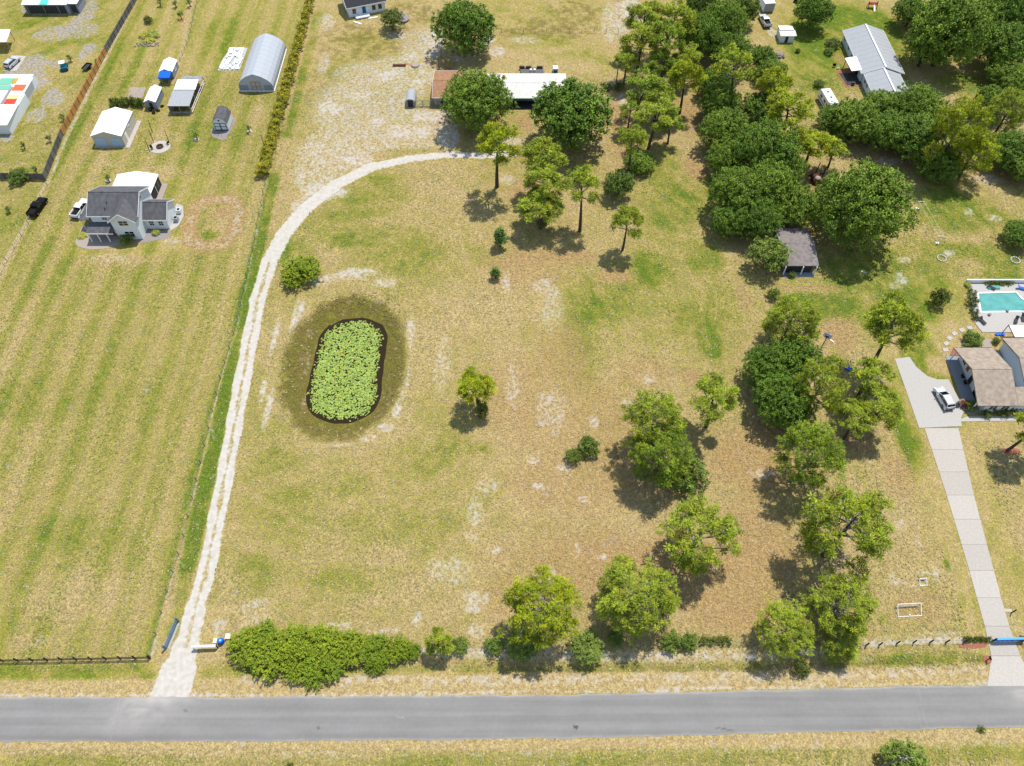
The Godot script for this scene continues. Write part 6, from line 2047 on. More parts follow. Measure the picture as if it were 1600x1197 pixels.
func right_yards():
	# metal-roofed house, upper right
	var o := thing("metal_roof_house", "long house with light grey metal roof in the upper right", "house", Vector3(95, 0, -182))
	gable(o, 89.6, 99.6, -195.8, -177.2, 2.6, 4.3, false, M.white_wall, M.grey_metal, 0.5, 1.9)
	gable(o, 90.0, 98.4, -177.15, -166.6, 2.6, 4.0, false, M.white_wall, M.grey_metal, 0.4, 1.9)
	var rc := from(o)
	rc.box(Vector3(94.6, 4.52, -186.5), Vector3(0.4, 0.06, 19.6)); rc.box(Vector3(94.2, 4.22, -172.0), Vector3(0.4, 0.06, 10.6))
	put("ridge_cap", rc, M.trim, o)
	for z in [-194.0, -190.0, -186.5, -175.0, -173.2, -170.0]:
		window(o, Vector3(89.6 if z < -177 else 90.0, 1.6, z), Vector3.LEFT, 1.2, 1.2, 2)
	door(o, Vector3(89.6, 1.1, -180.5), Vector3.LEFT, 1.8, 2.1, M.glass)
	window(o, Vector3(99.6, 1.6, -179.5), Vector3.RIGHT, 1.2, 1.1, 2)
	window(o, Vector3(94.2, 1.5, -166.6), Vector3.BACK, 1.4, 1.2, 2)
	lean_roof(o, [Vector3(86.9, 2.45, -177.9), Vector3(89.9, 2.65, -178.1), Vector3(89.6, 2.65, -184.1), Vector3(86.6, 2.45, -183.6)], M.white_metal, "patio_roof", 0.1)
	posts(o, [Vector2(87.1, -178.3), Vector2(86.9, -183.2)], 2.45, M.wood_dark)
	pad("brick_patio", [Vector2(84.6, -181.5), Vector2(89.6, -184.0), Vector2(90.0, -175.4), Vector2(85.6, -174.6)], M.mulch, "reddish brick patio under the patio roof", "patio", 0.05)
	pad("dark_patio", [Vector2(85.2, -180.8), Vector2(89.6, -180.8), Vector2(90.0, -176.2), Vector2(86.0, -175.4)], M.dark_grey, "dark slab within the brick patio", "slab", 0.09)
	var wl := from(o)
	wl.box(Vector3(100.6, 0.5, -173.6), Vector3(2.6, 0.2, 1.4))
	put("side_step", wl, M.pink_paver, o)
	for q in [[1303, 105, 0.5, 0.9, "dark grill on the grass left of the brick patio"], [1309, 108, 0.4, 0.8, "pale garden chair left of the brick patio"], [1332, 134, 0.5, 0.6, "dark pot below the brick patio"]]:
		var s := Shape.new()
		s.box(Vector3(0, q[3] * 0.5, 0), Vector3(q[2] * 1.6, q[3] * 0.15, q[2]))
		s.box(Vector3(0, q[3] * 0.8, -q[2] * 0.4), Vector3(q[2] * 1.6, q[3] * 0.5, 0.08))
		for x in [-0.3, 0.3]: s.box(Vector3(x, q[3] * 0.22, 0), Vector3(0.06, q[3] * 0.42, 0.06))
		var n := put("garden_item", s, M.dark if q[2] == 0.5 else M.pvc)
		n.position = at(q[0], q[1])
		tag(n, q[4], "garden furniture")
	# camper
	var c := thing("camper", "white camper trailer with roof vents half under oaks", "camper", Vector3(78.6, 0, -166.6), 0.12)
	var s := Shape.new()
	s.profile(PackedVector2Array([Vector2(-3.6, 0.55), Vector2(3.6, 0.55), Vector2(3.8, 1.4), Vector2(3.5, 2.75), Vector2(3.2, 2.95), Vector2(-3.5, 2.95), Vector2(-3.75, 2.6)]), -1.25, 1.25, 0.08, 2.7, 2.95)
	var bn := put("body", s, M.white_paint, c)
	bn.rotation.y = PI / 2
	for z in [-1.8, 0.4, 2.0]:
		var v := Shape.new()
		v.box(Vector3(0.1 if z < 1 else -0.3, 3.0, z), Vector3(0.4, 0.1, 0.5))
		put("roof_vent", v, M.dark_grey if z < 1 else M.old_metal, c)
		var w := Shape.new()
		for x in [-1.255, 1.255]: w.box(Vector3(x, 1.9, z), Vector3(0.03, 0.6, 1.1))
		put("window", w, M.glass, c)
	var stp := Shape.new()
	for x in [-1.262, 1.262]: stp.box(Vector3(x, 1.1, 0), Vector3(0.02, 0.22, 6.4))
	put("stripe", stp, M.dark_grey, c)
	for x in [-1.1, 1.1]: wheel(c, Vector3(x, 0.36, 0.2), 0.36, 0.24)
	# small white shed and trailers behind
	var sh := thing("white_shed", "small white shed with stepped roof in the upper right yard", "shed", Vector3(74.3, 0, -196.8))
	var sw := from(sh)
	sw.box(Vector3(74.3, 1.0, -196.9), Vector3(3.6, 2.0, 4.0))
	put("wall", sw, M.white_wall, sh)
	lean_roof(sh, [Vector3(72.2, 1.95, -194.6), Vector3(76.6, 1.95, -194.6), Vector3(76.6, 2.25, -197.1), Vector3(72.2, 2.25, -197.1)], M.pale_metal, "roof", 0.08, 5)
	lean_roof(sh, [Vector3(72.4, 2.4, -196.9), Vector3(76.2, 2.4, -196.9), Vector3(76.2, 2.2, -199.3), Vector3(72.4, 2.2, -199.3)], M.white_metal, "upper_roof", 0.08, 5)
	door(sh, Vector3(74.2, 0.9, -194.9), Vector3.BACK, 0.8, 1.7, M.dark_grey)
	pickup(Vector3(70.2, 0, -204.4), 0.12, M.silver_paint, "silver vehicle parked nose-away between the grove and the small white shed")
	var tr := thing("box_trailer", "white box trailer at the top edge beside the parked vehicle", "trailer", Vector3(72.0, 0, -212.5), 0.1)
	var ts := Shape.new()
	ts.box(Vector3(0, 1.5, 0), Vector3(3.0, 2.4, 5.5))
	put("body", ts, M.white_wall, tr)
	var td := Shape.new()
	for x in [-0.72, 0.72]: td.box(Vector3(x, 1.45, 2.77), Vector3(1.36, 2.2, 0.05))
	put("rear_door", td, M.grey_metal, tr)
	for x in [-1.55, 1.55]: wheel(tr, Vector3(x, 0.36, 0.5), 0.36, 0.22)
	var rs := thing("play_set", "red and white play set at the top edge of the upper right yard", "play set", at(1362, 12))
	for x in [-1.2, 1.2]:
		var l := Shape.new()
		l.bar(Vector3(x, 0, 0.7), Vector3(x, 1.8, 0), 0.14); l.bar(Vector3(x, 0, -0.7), Vector3(x, 1.8, 0), 0.14)
		put("frame", l, M.red_lamp, rs)
	var rr := Shape.new()
	rr.box(Vector3(0, 1.2, 0), Vector3(2.2, 0.1, 1.2))
	put("platform", rr, M.red_lamp, rs)
	var sl := Shape.new()
	sl.bar(Vector3(0.2, 1.25, 0.4), Vector3(0.2, 0.1, 2.2), 0.5, 0.06)
	put("slide", sl, M.pvc, rs)
	var hb := thing("dark_car_body", "dark small tractor at the top edge left of the round dark oak", "tractor", at(1246, 5), 0.6)
	var hs := Shape.new()
	hs.box(Vector3(0, 0.7, 0), Vector3(1.0, 0.5, 2.2)); hs.box(Vector3(0, 1.1, 0.5), Vector3(0.6, 0.5, 0.6))
	put("body", hs, M.black_paint, hb)
	for x in [-0.65, 0.65]:
		wheel(hb, Vector3(x, 0.5, 0.7), 0.5, 0.3)
		wheel(hb, Vector3(x, 0.3, -0.8), 0.3, 0.2)
	var ru := Shape.new()
	rng.seed = 31
	for k in 30:
		ru.ball(Vector3(rng.randf_range(-1.3, 1.3), 0.25, rng.randf_range(-1.0, 1.0)), Vector3(rng.randf_range(0.25, 0.6), rng.randf_range(0.2, 0.5), rng.randf_range(0.2, 0.5)), 6, 4)
	var rn := put("rubble_pile", ru, M.gravel)
	rn.position = at(1216, 88)
	tag(rn, "heap of pale grey rubble below the small white shed", "rubble pile")
	# scrap heap among the trees
	var jk := thing("scrap_heap", "heap of dark timbers and a rusty frame among the oaks", "scrap heap", at(1275, 282))
	for q in [[Vector3(-1.6, 0.2, 1.0), Vector3(1.0, 2.4, -3.2)], [Vector3(0.2, 0.2, 1.4), Vector3(2.4, 1.8, -2.4)], [Vector3(-1.8, 0.9, -0.6), Vector3(1.8, 1.2, -1.0)], [Vector3(-1.2, 0.3, 1.6), Vector3(1.4, 0.6, 0.8)]]:
		var t := Shape.new()
		t.bar(q[0], q[1], 0.22)
		put("timber", t, M.wood_dark, jk)
	var fm := Shape.new()
	fm.box(Vector3(-0.2, 0.8, 0.2), Vector3(2.0, 0.9, 2.4))
	put("rusty_box", fm, M.rust, jk)
	var tf := Shape.new()
	tf.ball(Vector3(-0.3, 1.4, 0.8), Vector3(0.8, 0.4, 0.7), 8, 5)
	put("pale_sack", tf, M.pink_paver, jk)
	# grey open shed by the widest oak
	var g := thing("grey_open_shed", "open-fronted shed with worn grey shingle roof by the widest oak", "shed", Vector3(59.8, 0, -115))
	gable(g, 56.4, 62.6, -120.4, -110.4, 2.4, 3.3, true, M.wood_old, M.old_shingle, 0.45, 0, 0, false)
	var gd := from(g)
	gd.box(Vector3(59.4, 1.15, -110.37), Vector3(5.2, 2.2, 0.06))  # flat dark sheet on the wall, standing in for the shaded inside
	put("dark_front_sheet", gd, M.dark_grey, g)
	posts(g, [Vector2(56.3, -109.8), Vector2(59.9, -109.8), Vector2(62.7, -109.8)], 2.3, M.trim, 0.2)
	var gl := Shape.new()
	gl.box(Vector3(0, 0.05, 0), Vector3(6.2, 0.1, 1.2))
	var gln := put("door_slab", gl, M.grey_wall, g)
	gln.position = Vector3(59.4, 0.0, -109.7) - g.position
	# clothes line
	var cl := thing("clothesline", "two-post clothesline with pale lines on the lawn above the pool", "clothesline", at(1433, 326))
	var ce := at(1464, 380) - cl.position
	for t in [0.0, 1.0]:
		var p := Shape.new()
		p.tube(ce * t, ce * t + Vector3(0, 2.1, 0), 0.06, 0.06, 6, true)
		p.bar(ce * t + Vector3(-0.7, 2.1, 0), ce * t + Vector3(0.7, 2.1, 0), 0.08)
		put("post", p, M.pvc, cl)
		var f := Shape.new()
		f.box(ce * t + Vector3(0, 0.08, 0), Vector3(0.7, 0.16, 0.5))
		put("foot", f, M.pvc, cl)
	for x in [-0.55, 0.55]:
		var l := Shape.new()
		l.tube(Vector3(x, 2.12, 0), ce + Vector3(x, 2.12, 0), 0.035, 0.035, 4)
		put("line", l, mat(Color(0.78, 0.78, 0.66), 0.7), cl)
	for q in [[1471, 404, 0.9, "ring of ash with stones on the lawn above the pool"], [1586, 407, 0.9, "round pale stone ring near the right edge above the pool"]]:
		var r := thing("stone_ring", q[3], "fire ring", at(q[0], q[1]))
		for k in 12:
			var st := Shape.new()
			var a := TAU * k / 12
			st.box(Vector3(cos(a) * q[2], 0.1, sin(a) * q[2]), Vector3(0.36, 0.24, 0.26), Basis(Vector3.UP, -a + PI / 2))
			put("stone", st, M.concrete, r)
	# basketball hoop
	var bh := thing("basketball_hoop", "basketball hoop with blue and white backboard on a dark pole", "basketball hoop", Vector3(60.3, 0, -91.3), -0.6)
	var bp := Shape.new()
	bp.tube(Vector3.ZERO, Vector3(0, 3.4, 0), 0.09, 0.08, 7, true)
	put("pole", bp, M.dark, bh)
	var bd := Shape.new()
	bd.box(Vector3(0, 3.3, 0.5), Vector3(1.5, 1.0, 0.05))
	put("backboard", bd, M.pvc, bh)
	var be := Shape.new()
	be.box(Vector3(0, 3.83, 0.5), Vector3(1.6, 0.08, 0.09)); be.box(Vector3(0, 3.1, 0.54), Vector3(0.7, 0.5, 0.03)); be.bar(Vector3(0, 3.3, 0), Vector3(0, 3.3, 0.46), 0.1)
	put("backboard_frame", be, M.blue, bh)
	var br := Shape.new()
	for k in 10:
		br.tube(Vector3(cos(TAU * k / 10) * 0.23, 3.0, 0.8 + sin(TAU * k / 10) * 0.23), Vector3(cos(TAU * (k + 1) / 10) * 0.23, 3.0, 0.8 + sin(TAU * (k + 1) / 10) * 0.23), 0.03, 0.03, 4)
	put("rim", br, M.mulch, bh)
	var pln := Shape.new()
	pln.box(Vector3(0, 0.05, 0), Vector3(0.25, 0.08, 1.2))
	var pn := put("white_plank", pln, M.pvc)
	pn.position = at(1299, 532)
	pn.rotation.y = 0.7
	tag(pn, "short white plank on bare ground beside the basketball pole", "plank")
	# kayak
	var ky := thing("kayak", "blue kayak lying under the pines right of the dark clump", "kayak", at(1333, 578), 1.45)
	var kh := Shape.new()
	for k in 10:
		var t0 := -1.0 + k * 0.2
		var t1 := t0 + 0.2
		var w0 := 0.42 * sqrt(maxf(0.0, 1 - t0 * t0)) + 0.02
		var w1 := 0.42 * sqrt(maxf(0.0, 1 - t1 * t1)) + 0.02
		kh.hexa([Vector3(-w0 * 0.6, 0.02, t0 * 1.6), Vector3(-w1 * 0.6, 0.02, t1 * 1.6), Vector3(w1 * 0.6, 0.02, t1 * 1.6), Vector3(w0 * 0.6, 0.02, t0 * 1.6), Vector3(-w0, 0.36, t0 * 1.6), Vector3(-w1, 0.36, t1 * 1.6), Vector3(w1, 0.36, t1 * 1.6), Vector3(w0, 0.36, t0 * 1.6)])
	put("hull", kh, M.blue, ky)
	var kc := Shape.new()
	kc.ball(Vector3(0, 0.37, 0), Vector3(0.24, 0.04, 0.5), 12, 4)
	put("cockpit", kc, M.dark, ky)
	goals()
	right_house()

func goals():
	# soccer goals of white pipe
	for q in [[1403.5, 964, 1440, 962, 1.9, 1.5, "larger white soccer goal frame tipped back on the tan lawn"], [1437.5, 915.5, 1448.5, 914.5, 1.1, 0.9, "small white goal frame behind the larger soccer goal"]]:
		var a := at(q[0], q[1])
		var b := at(q[2], q[3])
		var o := thing("soccer_goal", q[6], "soccer goal", a)
		var e := b - a
		var up := Vector3(0, q[4] * 0.5, -q[4] * 0.87)       # tipped on its back
		var back := Vector3(0, 0, -0.2) if q[4] < 0.0 else Vector3(-0.25, 0.02, -q[5])
		for t in [0.0, 1.0]:
			var s := Shape.new()
			s.tube(e * t, e * t + up, 0.06, 0.06, 7)
			put("post", s, M.pvc, o)
			var s2 := Shape.new()
			s2.tube(e * t + up, e * t + back, 0.035, 0.035, 5)
			put("stay", s2, M.steel, o)
			var s3 := Shape.new()
			s3.tube(e * t + Vector3(0, 0.05, 0), e * t + back + Vector3(0, 0.05, 0), 0.035, 0.035, 5)
			put("side_bar", s3, M.pvc, o)
		for y in [Vector3(0, 0.05, 0), up]:
			var s := Shape.new()
			s.tube(y, e + y, 0.06, 0.06, 7)
			put("crossbar", s, M.pvc, o)
		var s4 := Shape.new()
		s4.tube(back + Vector3(0, 0.05, 0), e + back + Vector3(0, 0.05, 0), 0.035, 0.035, 5)
		put("rear_bar", s4, M.steel, o)
		var net := Shape.new()
		for k in 13:
			net.tube(e * (k / 12.0) + up, e * (k / 12.0) + back, 0.006, 0.006, 3)
		for k in 8:
			net.tube(up.lerp(back, k / 7.0), e + up.lerp(back, k / 7.0), 0.006, 0.006, 3)
		put("net", net, M.pvc, o)
	var ball := Shape.new()
	ball.ball(Vector3(0, 0.14, 0), Vector3.ONE * 0.14, 12, 8)
	var bn := put("ball", ball, M.pvc)
	bn.position = at(1421, 961.5)
	tag(bn, "white ball on the larger goal's front line", "ball")

func right_house():
	var o := thing("tan_roof_house", "house with tan shingle roofs beside the pool at the right edge", "house", Vector3(92, 0, -82))
	gable(o, 84.0, 90.4, -88.2, -75.8, 2.7, 4.9, true, M.white_wall, M.tan_shingle, 0.3, 0.0, 0.0, true, 0.4, 1.5, 0.0, M.tan_shingle)
	posts(o, [Vector2(83.9, -87.8), Vector2(83.9, -76.3)], 2.5, M.trim, 0.18)
	gable(o, 94.2, 108.0, -90.4, -79.4, 2.7, 4.4, true, M.white_wall, M.tan_shingle, 0.5, 0.0, 0.0, true, 0.6, 0.0, 0.0, M.tan_shingle)
	var lk := from(o)
	lk.box(Vector3(98.5, 1.3, -77.5), Vector3(16.0, 2.6, 3.0))
	put("wall", lk, M.white_wall, o)
	lean_roof(o, [Vector3(90.9, 2.55, -75.4), Vector3(108.0, 2.55, -75.4), Vector3(108.0, 3.1, -79.2), Vector3(90.9, 3.1, -79.2)], M.tan_shingle, "link_roof", 0.14)
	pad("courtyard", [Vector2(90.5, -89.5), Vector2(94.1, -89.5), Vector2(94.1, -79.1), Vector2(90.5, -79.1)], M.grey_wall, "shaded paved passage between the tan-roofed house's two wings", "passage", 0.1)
	door(o, Vector3(85.5, 1.1, -79.0), Vector3.LEFT, 2.4, 2.1, M.dark)
	door(o, Vector3(85.5, 1.1, -82.4), Vector3.LEFT, 1.0, 2.1, M.dark_grey)
	window(o, Vector3(85.5, 1.5, -86.2), Vector3.LEFT, 1.1, 1.2, 2)
	window(o, Vector3(85.5, 3.7, -82.0), Vector3.LEFT, 0.7, 0.6, 1)
	window(o, Vector3(87.0, 1.5, -75.8), Vector3.BACK, 1.3, 1.1, 2)
	window(o, Vector3(89.2, 1.5, -75.8), Vector3.BACK, 1.3, 1.1, 2)
	window(o, Vector3(97.0, 1.5, -76.0), Vector3.BACK, 1.3, 1.1, 2)
	var bn := from(o)
	bn.box(Vector3(85.46, 1.6, -84.6), Vector3(0.04, 1.4, 0.8))
	put("wall_flag", bn, M.mulch, o)
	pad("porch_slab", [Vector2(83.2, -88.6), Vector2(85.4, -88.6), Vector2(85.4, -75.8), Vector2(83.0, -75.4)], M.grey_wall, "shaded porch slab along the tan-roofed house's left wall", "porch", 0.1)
	pad("brick_step", [v2(1484, 556), v2(1500, 556), v2(1496, 542), v2(1489, 544)], M.mulch, "terracotta brick step at the tan-roofed house's rear corner", "step", 0.12)
	pad("brick_landing", [v2(1534, 543), v2(1550, 543), v2(1549, 530), v2(1536, 530)], M.pink_paver, "brick landing between two shrubs behind the house", "landing", 0.08)
	# stepping stones
	var lab := ["first", "second", "third", "fourth", "fifth", "sixth"]
	var k := 0
	for q in [[1515, 512.5, 0.1], [1503, 516, 0.4], [1491.5, 521.5, 0.5], [1484, 528.5, 0.65], [1478.5, 537, 0.4], [1477.5, 547, 0.1]]:
		var s := Shape.new()
		s.box(Vector3(0, 0.04, 0), Vector3(1.05, 0.1, 0.85))
		s.box(Vector3(0, 0.095, 0), Vector3(0.99, 0.02, 0.79))
		var n := put("stepping_stone", s, M.concrete)
		n.position = at(q[0], q[1])
		n.rotation.y = q[2]
		tag(n, "%s square stepping stone counted from the pool deck" % lab[k], "stepping stone", "stepping stones curving from pool to porch")
		k += 1
	# parking pad, drive and walk
	pad("parking_pad", [v2(1398, 561), v2(1421, 558), v2(1432, 574), v2(1449, 588), v2(1464, 593), v2(1482, 593), v2(1507, 640), v2(1501, 655), v2(1503, 666), v2(1436, 669), v2(1412, 600)], M.pale_concrete, "wide pale concrete parking pad before the tan-roofed house", "parking pad", 0.07)
	pad("front_walk", [v2(1500, 655), v2(1512, 651), v2(1640, 650), v2(1640, 657), v2(1501, 659)], M.pale_concrete, "narrow pale concrete walk along the house's front bed", "path", 0.075)
	var dr := thing("concrete_driveway", "long pale concrete driveway of jointed slabs from the pad to the road", "driveway", Vector3(74.5, 0, -50))
	dr.set_meta("kind", "structure")
	var l0 := [[1444.5, 669.5], [1463, 724], [1481, 780], [1499, 840], [1517, 900], [1529, 945], [1542, 990], [1548, 1020], [1552, 1045], [1543, 1071]]
	var r0 := [[1497, 667.5], [1510, 724], [1523, 780], [1539, 840], [1555, 900], [1567, 945], [1580, 990], [1590, 1015], [1602, 1045], [1618, 1071]]
	var lz := -72.4
	var z1 := -28.0
	var edge := func(l: Array, z: float) -> float:
		for q in l.size() - 1:
			var a := at(l[q][0], l[q][1])
			var b := at(l[q + 1][0], l[q + 1][1])
			if z <= b.z or q == l.size() - 2: return lerpf(a.x, b.x, (z - a.z) / (b.z - a.z))
		return 0.0
	var mats := []
	for q in 3: mats.append(worn(tone(240 - q * 5, 232 - q * 5, 220 - q * 5), 0.09, 0.25, 0.9, 70 + q))
	var z := lz
	var i := 0
	while z < z1 - 0.1:
		var zz := minf(z + 4.45, z1)
		var s := from(dr)
		var ga := 0.025
		s.slab(PackedVector2Array([Vector2(edge.call(l0, z + ga), z + ga), Vector2(edge.call(r0, z + ga), z + ga), Vector2(edge.call(r0, zz - ga), zz - ga), Vector2(edge.call(l0, zz - ga), zz - ga)]), -0.15, 0.06)
		put("slab", s, mats[i % 3], dr)
		i += 1
		z = zz
	var jt := from(dr)
	jt.slab(PackedVector2Array([Vector2(edge.call(l0, lz) + 0.4, lz), Vector2(edge.call(r0, lz) - 0.4, lz), Vector2(edge.call(r0, -36.0) - 0.4, -36.0), Vector2(edge.call(l0, -36.0) + 0.4, -36.0)]), -0.2, 0.02)
	put("joint_bed", jt, M.pink_paver, dr)
	suv(Vector3(79.35, 0.08, -78.4), 0.16, M.silver_paint, "silver car with white roof parked on the concrete pad")
	# pool
	var dk := Shape.new()
	var outer := PackedVector2Array([Vector2(93.9, -107.2), Vector2(118, -107.2), Vector2(118, -94.4), Vector2(92.3, -94.4), Vector2(91.7, -96.5)])
	var pool := PackedVector2Array([Vector2(94.9, -104.6), Vector2(102.9, -104.9), Vector2(103.4, -103.0), Vector2(106.5, -102.6), Vector2(106.5, -99.8), Vector2(93.8, -99.6)])
	for piece in Geometry2D.clip_polygons(PackedVector2Array([outer[0], Vector2(100, -107.2), Vector2(100, -94.4), outer[3], outer[4]]), pool):
		dk.slab(piece, -0.2, 0.12)
	for piece in Geometry2D.clip_polygons(PackedVector2Array([Vector2(100, -107.2), outer[1], outer[2], Vector2(100, -94.4)]), pool):
		dk.slab(piece, -0.2, 0.12)
	var deck := put("pool_deck", dk, M.pale_concrete)
	tag(deck, "white concrete deck round the swimming pool", "pool deck", "", "structure")
	var pl := thing("swimming_pool", "turquoise swimming pool with white coping at the right edge", "swimming pool", Vector3(99, 0, -102))
	var pw := from(pl)
	pw.slab(pool, -0.2, 0.035)
	var wm := worn(tone(128, 214, 206), 0.16, 0.06, 0.1, 90)
	wm.normal_enabled = true
	var rip := noise_tex(0.06, Color.BLACK, Color.WHITE, 91, 256)
	rip.as_normal_map = true
	rip.bump_strength = 2.0
	rip.color_ramp = null
	wm.normal_texture = rip
	wm.normal_scale = 0.4
	put("water", pw, wm, pl)
	var co := from(pl)
	for q in pool.size():
		var a := pool[q]
		var b := pool[(q + 1) % pool.size()]
		co.bar(Vector3(a.x, 0.11, a.y), Vector3(b.x, 0.11, b.y), 0.32, 0.09)
	put("coping", co, M.trim, pl)
	var ld := from(pl)
	for x in [102.2, 102.8]:
		ld.tube(Vector3(x, 0.1, -99.5), Vector3(x, 0.9, -99.7), 0.04, 0.04, 6); ld.tube(Vector3(x, 0.9, -99.7), Vector3(x, 0.0, -100.3), 0.04, 0.04, 6)
	put("ladder", ld, M.steel, pl)
	var sp := Shape.new()
	sp.box(Vector3(0, 0.25, 0), Vector3(2.4, 0.3, 0.8))
	var spn := put("spillway", sp, wm)
	spn.position = Vector3(98.6, 0, -106.0)
	tag(spn, "small raised turquoise water basin behind the pool", "basin")
	var wl := Shape.new()
	wl.box(Vector3(0, 0.5, 0), Vector3(13, 1.0, 0.25))
	var wn := put("pool_wall", wl, M.trim)
	wn.position = Vector3(99.8, 0, -107.5)
	tag(wn, "low white wall behind the pool hedge", "wall")
	for q in [[1545, 493, 0.3, "round drain stool on the deck, left one"], [1573, 487, 0.3, "round drain stool on the deck, right one"]]:
		var s := Shape.new()
		s.tube(Vector3(0, 0.0, 0), Vector3(0, 0.4, 0), q[2] * 0.8, q[2], 10, true)
		var n := put("deck_stool", s, M.gravel)
		n.position = at(q[0], q[1]) + Vector3(0, 0.1, 0)
		tag(n, q[3], "stool", "stools on the pool deck")
	for q in [[1534, 504, 0.4, "grey lounge chair at the deck's left end"], [1586, 503, -0.5, "grey lounge chair beside the deck's frame, left one"], [1597, 499, -0.2, "grey lounge chair beside the deck's frame, right one"], [1594, 452, 1.2, "blue lounge chair behind the pool"], [1548, 451, 0.9, "dark lounge chair behind the pool's left part"]]:
		var lc := thing("lounge_chair", q[3], "lounge chair", at(q[0], q[1]) + Vector3(0, 0.12, 0), q[2], "lounge chairs round the pool")
		var m: Material = M.blue if q[0] == 1594 else M.dark_grey
		var s := Shape.new()
		s.box(Vector3(0, 0.35, 0.2), Vector3(0.62, 0.05, 1.2))
		put("seat", s, m, lc)
		var b := Shape.new()
		b.box(Vector3(0, 0.62, -0.6), Vector3(0.62, 0.05, 0.75), Basis(Vector3.RIGHT, 0.85))
		put("backrest", b, m, lc)
		for x in [-0.28, 0.28]:
			for zz in [-0.35, 0.7]:
				var l := Shape.new()
				l.box(Vector3(x, 0.16, zz), Vector3(0.04, 0.32, 0.04))
				put("leg", l, M.steel, lc)
	var sc := thing("screen_frame", "dark metal frame with white roof panel beside the pool deck", "frame", Vector3(98.5, 0.1, -92.6))
	for q in [[-2.4, -1.6], [2.6, -1.6], [-2.2, 1.3], [2.6, 1.3]]:
		var s := Shape.new()
		s.box(Vector3(q[0], 1.2, q[1]), Vector3(0.1, 2.4, 0.1))
		put("post", s, M.dark_grey, sc)
	var st := Shape.new()
	st.box(Vector3(0.2, 2.42, -0.15), Vector3(4.9, 0.07, 3.0))
	put("roof", st, M.white_metal, sc)
	var rg := Shape.new()
	for zz in [-1.68, 1.38]: rg.box(Vector3(0.15, 2.42, zz), Vector3(5.1, 0.1, 0.07))
	rg.box(Vector3(-2.4, 2.42, -0.15), Vector3(0.08, 0.1, 2.9))
	put("edge_rail", rg, M.dark_grey, sc)
	var fl := Shape.new()
	for k2 in 3: fl.tube(Vector3(-0.6 + k2 * 0.6, 0, 0), Vector3(-0.6 + k2 * 0.6, 0.25, 0), 0.28, 0.34, 10, true)
	var fn := put("hose_reel", fl, M.blue)
	fn.position = at(1562, 523)
	tag(fn, "row of blue pool toys by the narrow shrub", "pool toys")
	for q in [[1505, 636, 0.7, M.mulch, "red-leaved shrub pot at the house's front corner"], [1502, 630, 0.5, M.pink_paver, "pinkish flowering pot at the house's front corner"], [1496, 634, 0.45, M.gravel, "grey planter left of the red-leaved shrub"]]:
		var pt := thing("planter", q[4], "planter", at(q[0], q[1]), 0, "planters at the front corner")
		var s := Shape.new()
		s.tube(Vector3.ZERO, Vector3(0, 0.45, 0), q[2] * 0.5, q[2] * 0.65, 10, true)
		put("pot", s, M.pink_paver, pt)
		var f := Leaves.new()
		rng.seed = int(q[0])
		for k2 in 160:
			var d: Vector3 = rdir(0.5) * 0.4 * q[2] * 2.0
			f.kite(Vector3(0, 0.45, 0) + d * rng.randf(), d * 0.8, d.cross(rdir()).normalized() * 0.1, Color(0.22, 0.06, 0.05) if q[3] == M.mulch else (Color(0.5, 0.34, 0.24) if q[3] == M.pink_paver else Color(0.14, 0.15, 0.12)))
		put_mesh("foliage", f.mesh(M.leaf), pt)
	# chairs on the porch
	for q in [[84.6, -83.4, "dark porch chair, rear one by the wall flag"], [84.6, -82.0, "dark porch chair, front one by the wall flag"]]:
		var ch := thing("porch_chair", q[2], "chair", Vector3(q[0], 0.1, q[1]), 1.57, "porch chairs")
		var s := Shape.new()
		s.box(Vector3(0, 0.42, 0), Vector3(0.6, 0.07, 0.6))
		put("seat", s, M.dark, ch)
		var b := Shape.new()
		b.box(Vector3(0, 0.8, -0.3), Vector3(0.6, 0.7, 0.06))
		put("backrest", b, M.dark, ch)
	# blue gate, mulch beds and mailbox
	var gt := thing("blue_gate", "bright blue sheet-covered gate across the concrete driveway", "gate", at(1551, 1002.5))
	var ge := at(1597, 1001.5) - gt.position
	var gs := Shape.new()
	for k2 in 12:
		gs.bar(ge * (k2 / 12.0) + Vector3(0, 0.75, 0.02 * (k2 % 2)), ge * ((k2 + 0.94) / 12.0) + Vector3(0, 0.75, 0.02 * (k2 % 2)), 0.08, 1.1)
	put("gate_leaf", gs, mat(Color(0.17, 0.45, 0.78), 0.5), gt)
	var gr := Shape.new()
	gr.bar(Vector3(0, 1.33, 0), ge + Vector3(0, 1.33, 0), 0.34, 0.06)
	put("top_rail", gr, mat(Color(0.30, 0.58, 0.85), 0.5), gt)
	for t in [0.0, 1.0]:
		var s := Shape.new()
		s.box(ge * t + Vector3(-0.12 + 0.24 * t, 0.75, 0), Vector3(0.16, 1.5, 0.16))
		put("gate_post", s, M.dark, gt)
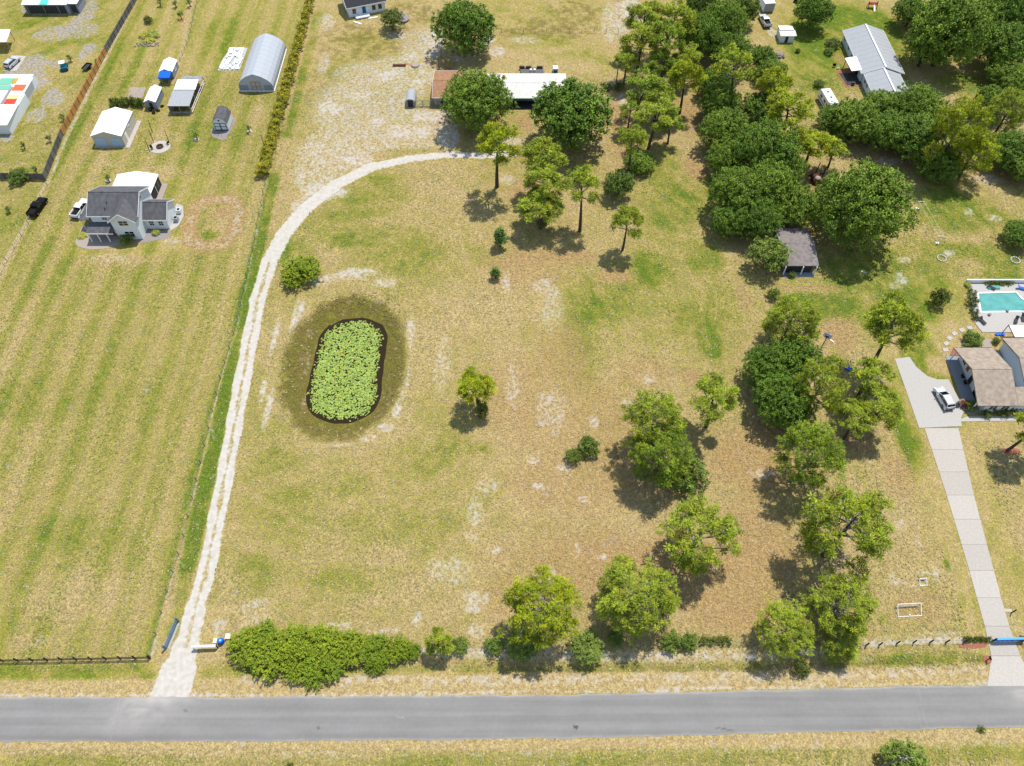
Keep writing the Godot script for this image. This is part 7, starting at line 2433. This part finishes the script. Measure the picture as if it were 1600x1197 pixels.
	for q in [[[v2(1494, 1006), v2(1546, 1004), v2(1540, 1011), v2(1520, 1014), v2(1502, 1012)], "crescent bed of red mulch under the front hedge"], [[v2(1592, 1006), v2(1640, 1005), v2(1640, 1014), v2(1598, 1013)], "red mulch bed at the right edge past the blue gate"]]:
		pad("mulch_bed", q[0], M.mulch, q[1], "mulch bed", 0.035)
	var mr := Shape.new()
	mr.tube(Vector3(0, -0.1, 0), Vector3(0, 0.07, 0), 0.66, 0.6, 16, true)
	var mrn := put("mulch_ring", mr, M.mulch)
	mrn.position = at(1542.5, 1031)
	tag(mrn, "round red mulch ring holding the roadside mailbox", "mulch ring")
	var mb := thing("mailbox", "dark roadside mailbox on a post in a red mulch ring", "mailbox", at(1542, 1031.5))
	var mp := Shape.new()
	mp.box(Vector3(0, 0.5, 0), Vector3(0.1, 1.0, 0.1))
	put("post", mp, M.wood_dark, mb)
	var mx := Shape.new()
	mx.profile(PackedVector2Array([Vector2(-0.12, 1.0), Vector2(0.12, 1.0), Vector2(0.12, 1.14), Vector2(0.07, 1.22), Vector2(-0.07, 1.22), Vector2(-0.12, 1.14)]), -0.28, 0.28)
	put("box", mx, M.dark, mb)
	var pst := Shape.new()
	pst.box(Vector3(0, 0.7, 0), Vector3(0.14, 1.4, 0.14))
	pst.box(Vector3(0, 1.42, 0), Vector3(0.2, 0.05, 0.2))
	var psn := put("driveway_post", pst, M.dark)
	psn.position = at(1580, 958)
	tag(psn, "single dark post right of the concrete driveway", "post")
	var cs := Shape.new()
	cs.box(Vector3(0, 0.03, 0), Vector3(1.1, 0.07, 0.5))
	var csn := put("white_slab", cs, M.concrete)
	csn.position = at(1575, 954)
	tag(csn, "small white slab at the dark post's foot", "slab")
	var ok2 := Shape.new()
	ok2.ball(Vector3(0, 0.1, 0), Vector3(1.6, 0.14, 0.7), 10, 4)
	var okn := put("mulch_mound", ok2, M.mulch)
	okn.position = at(1580, 705)
	tag(okn, "reddish mulch mound at the leaning edge pine's foot", "mulch mound")
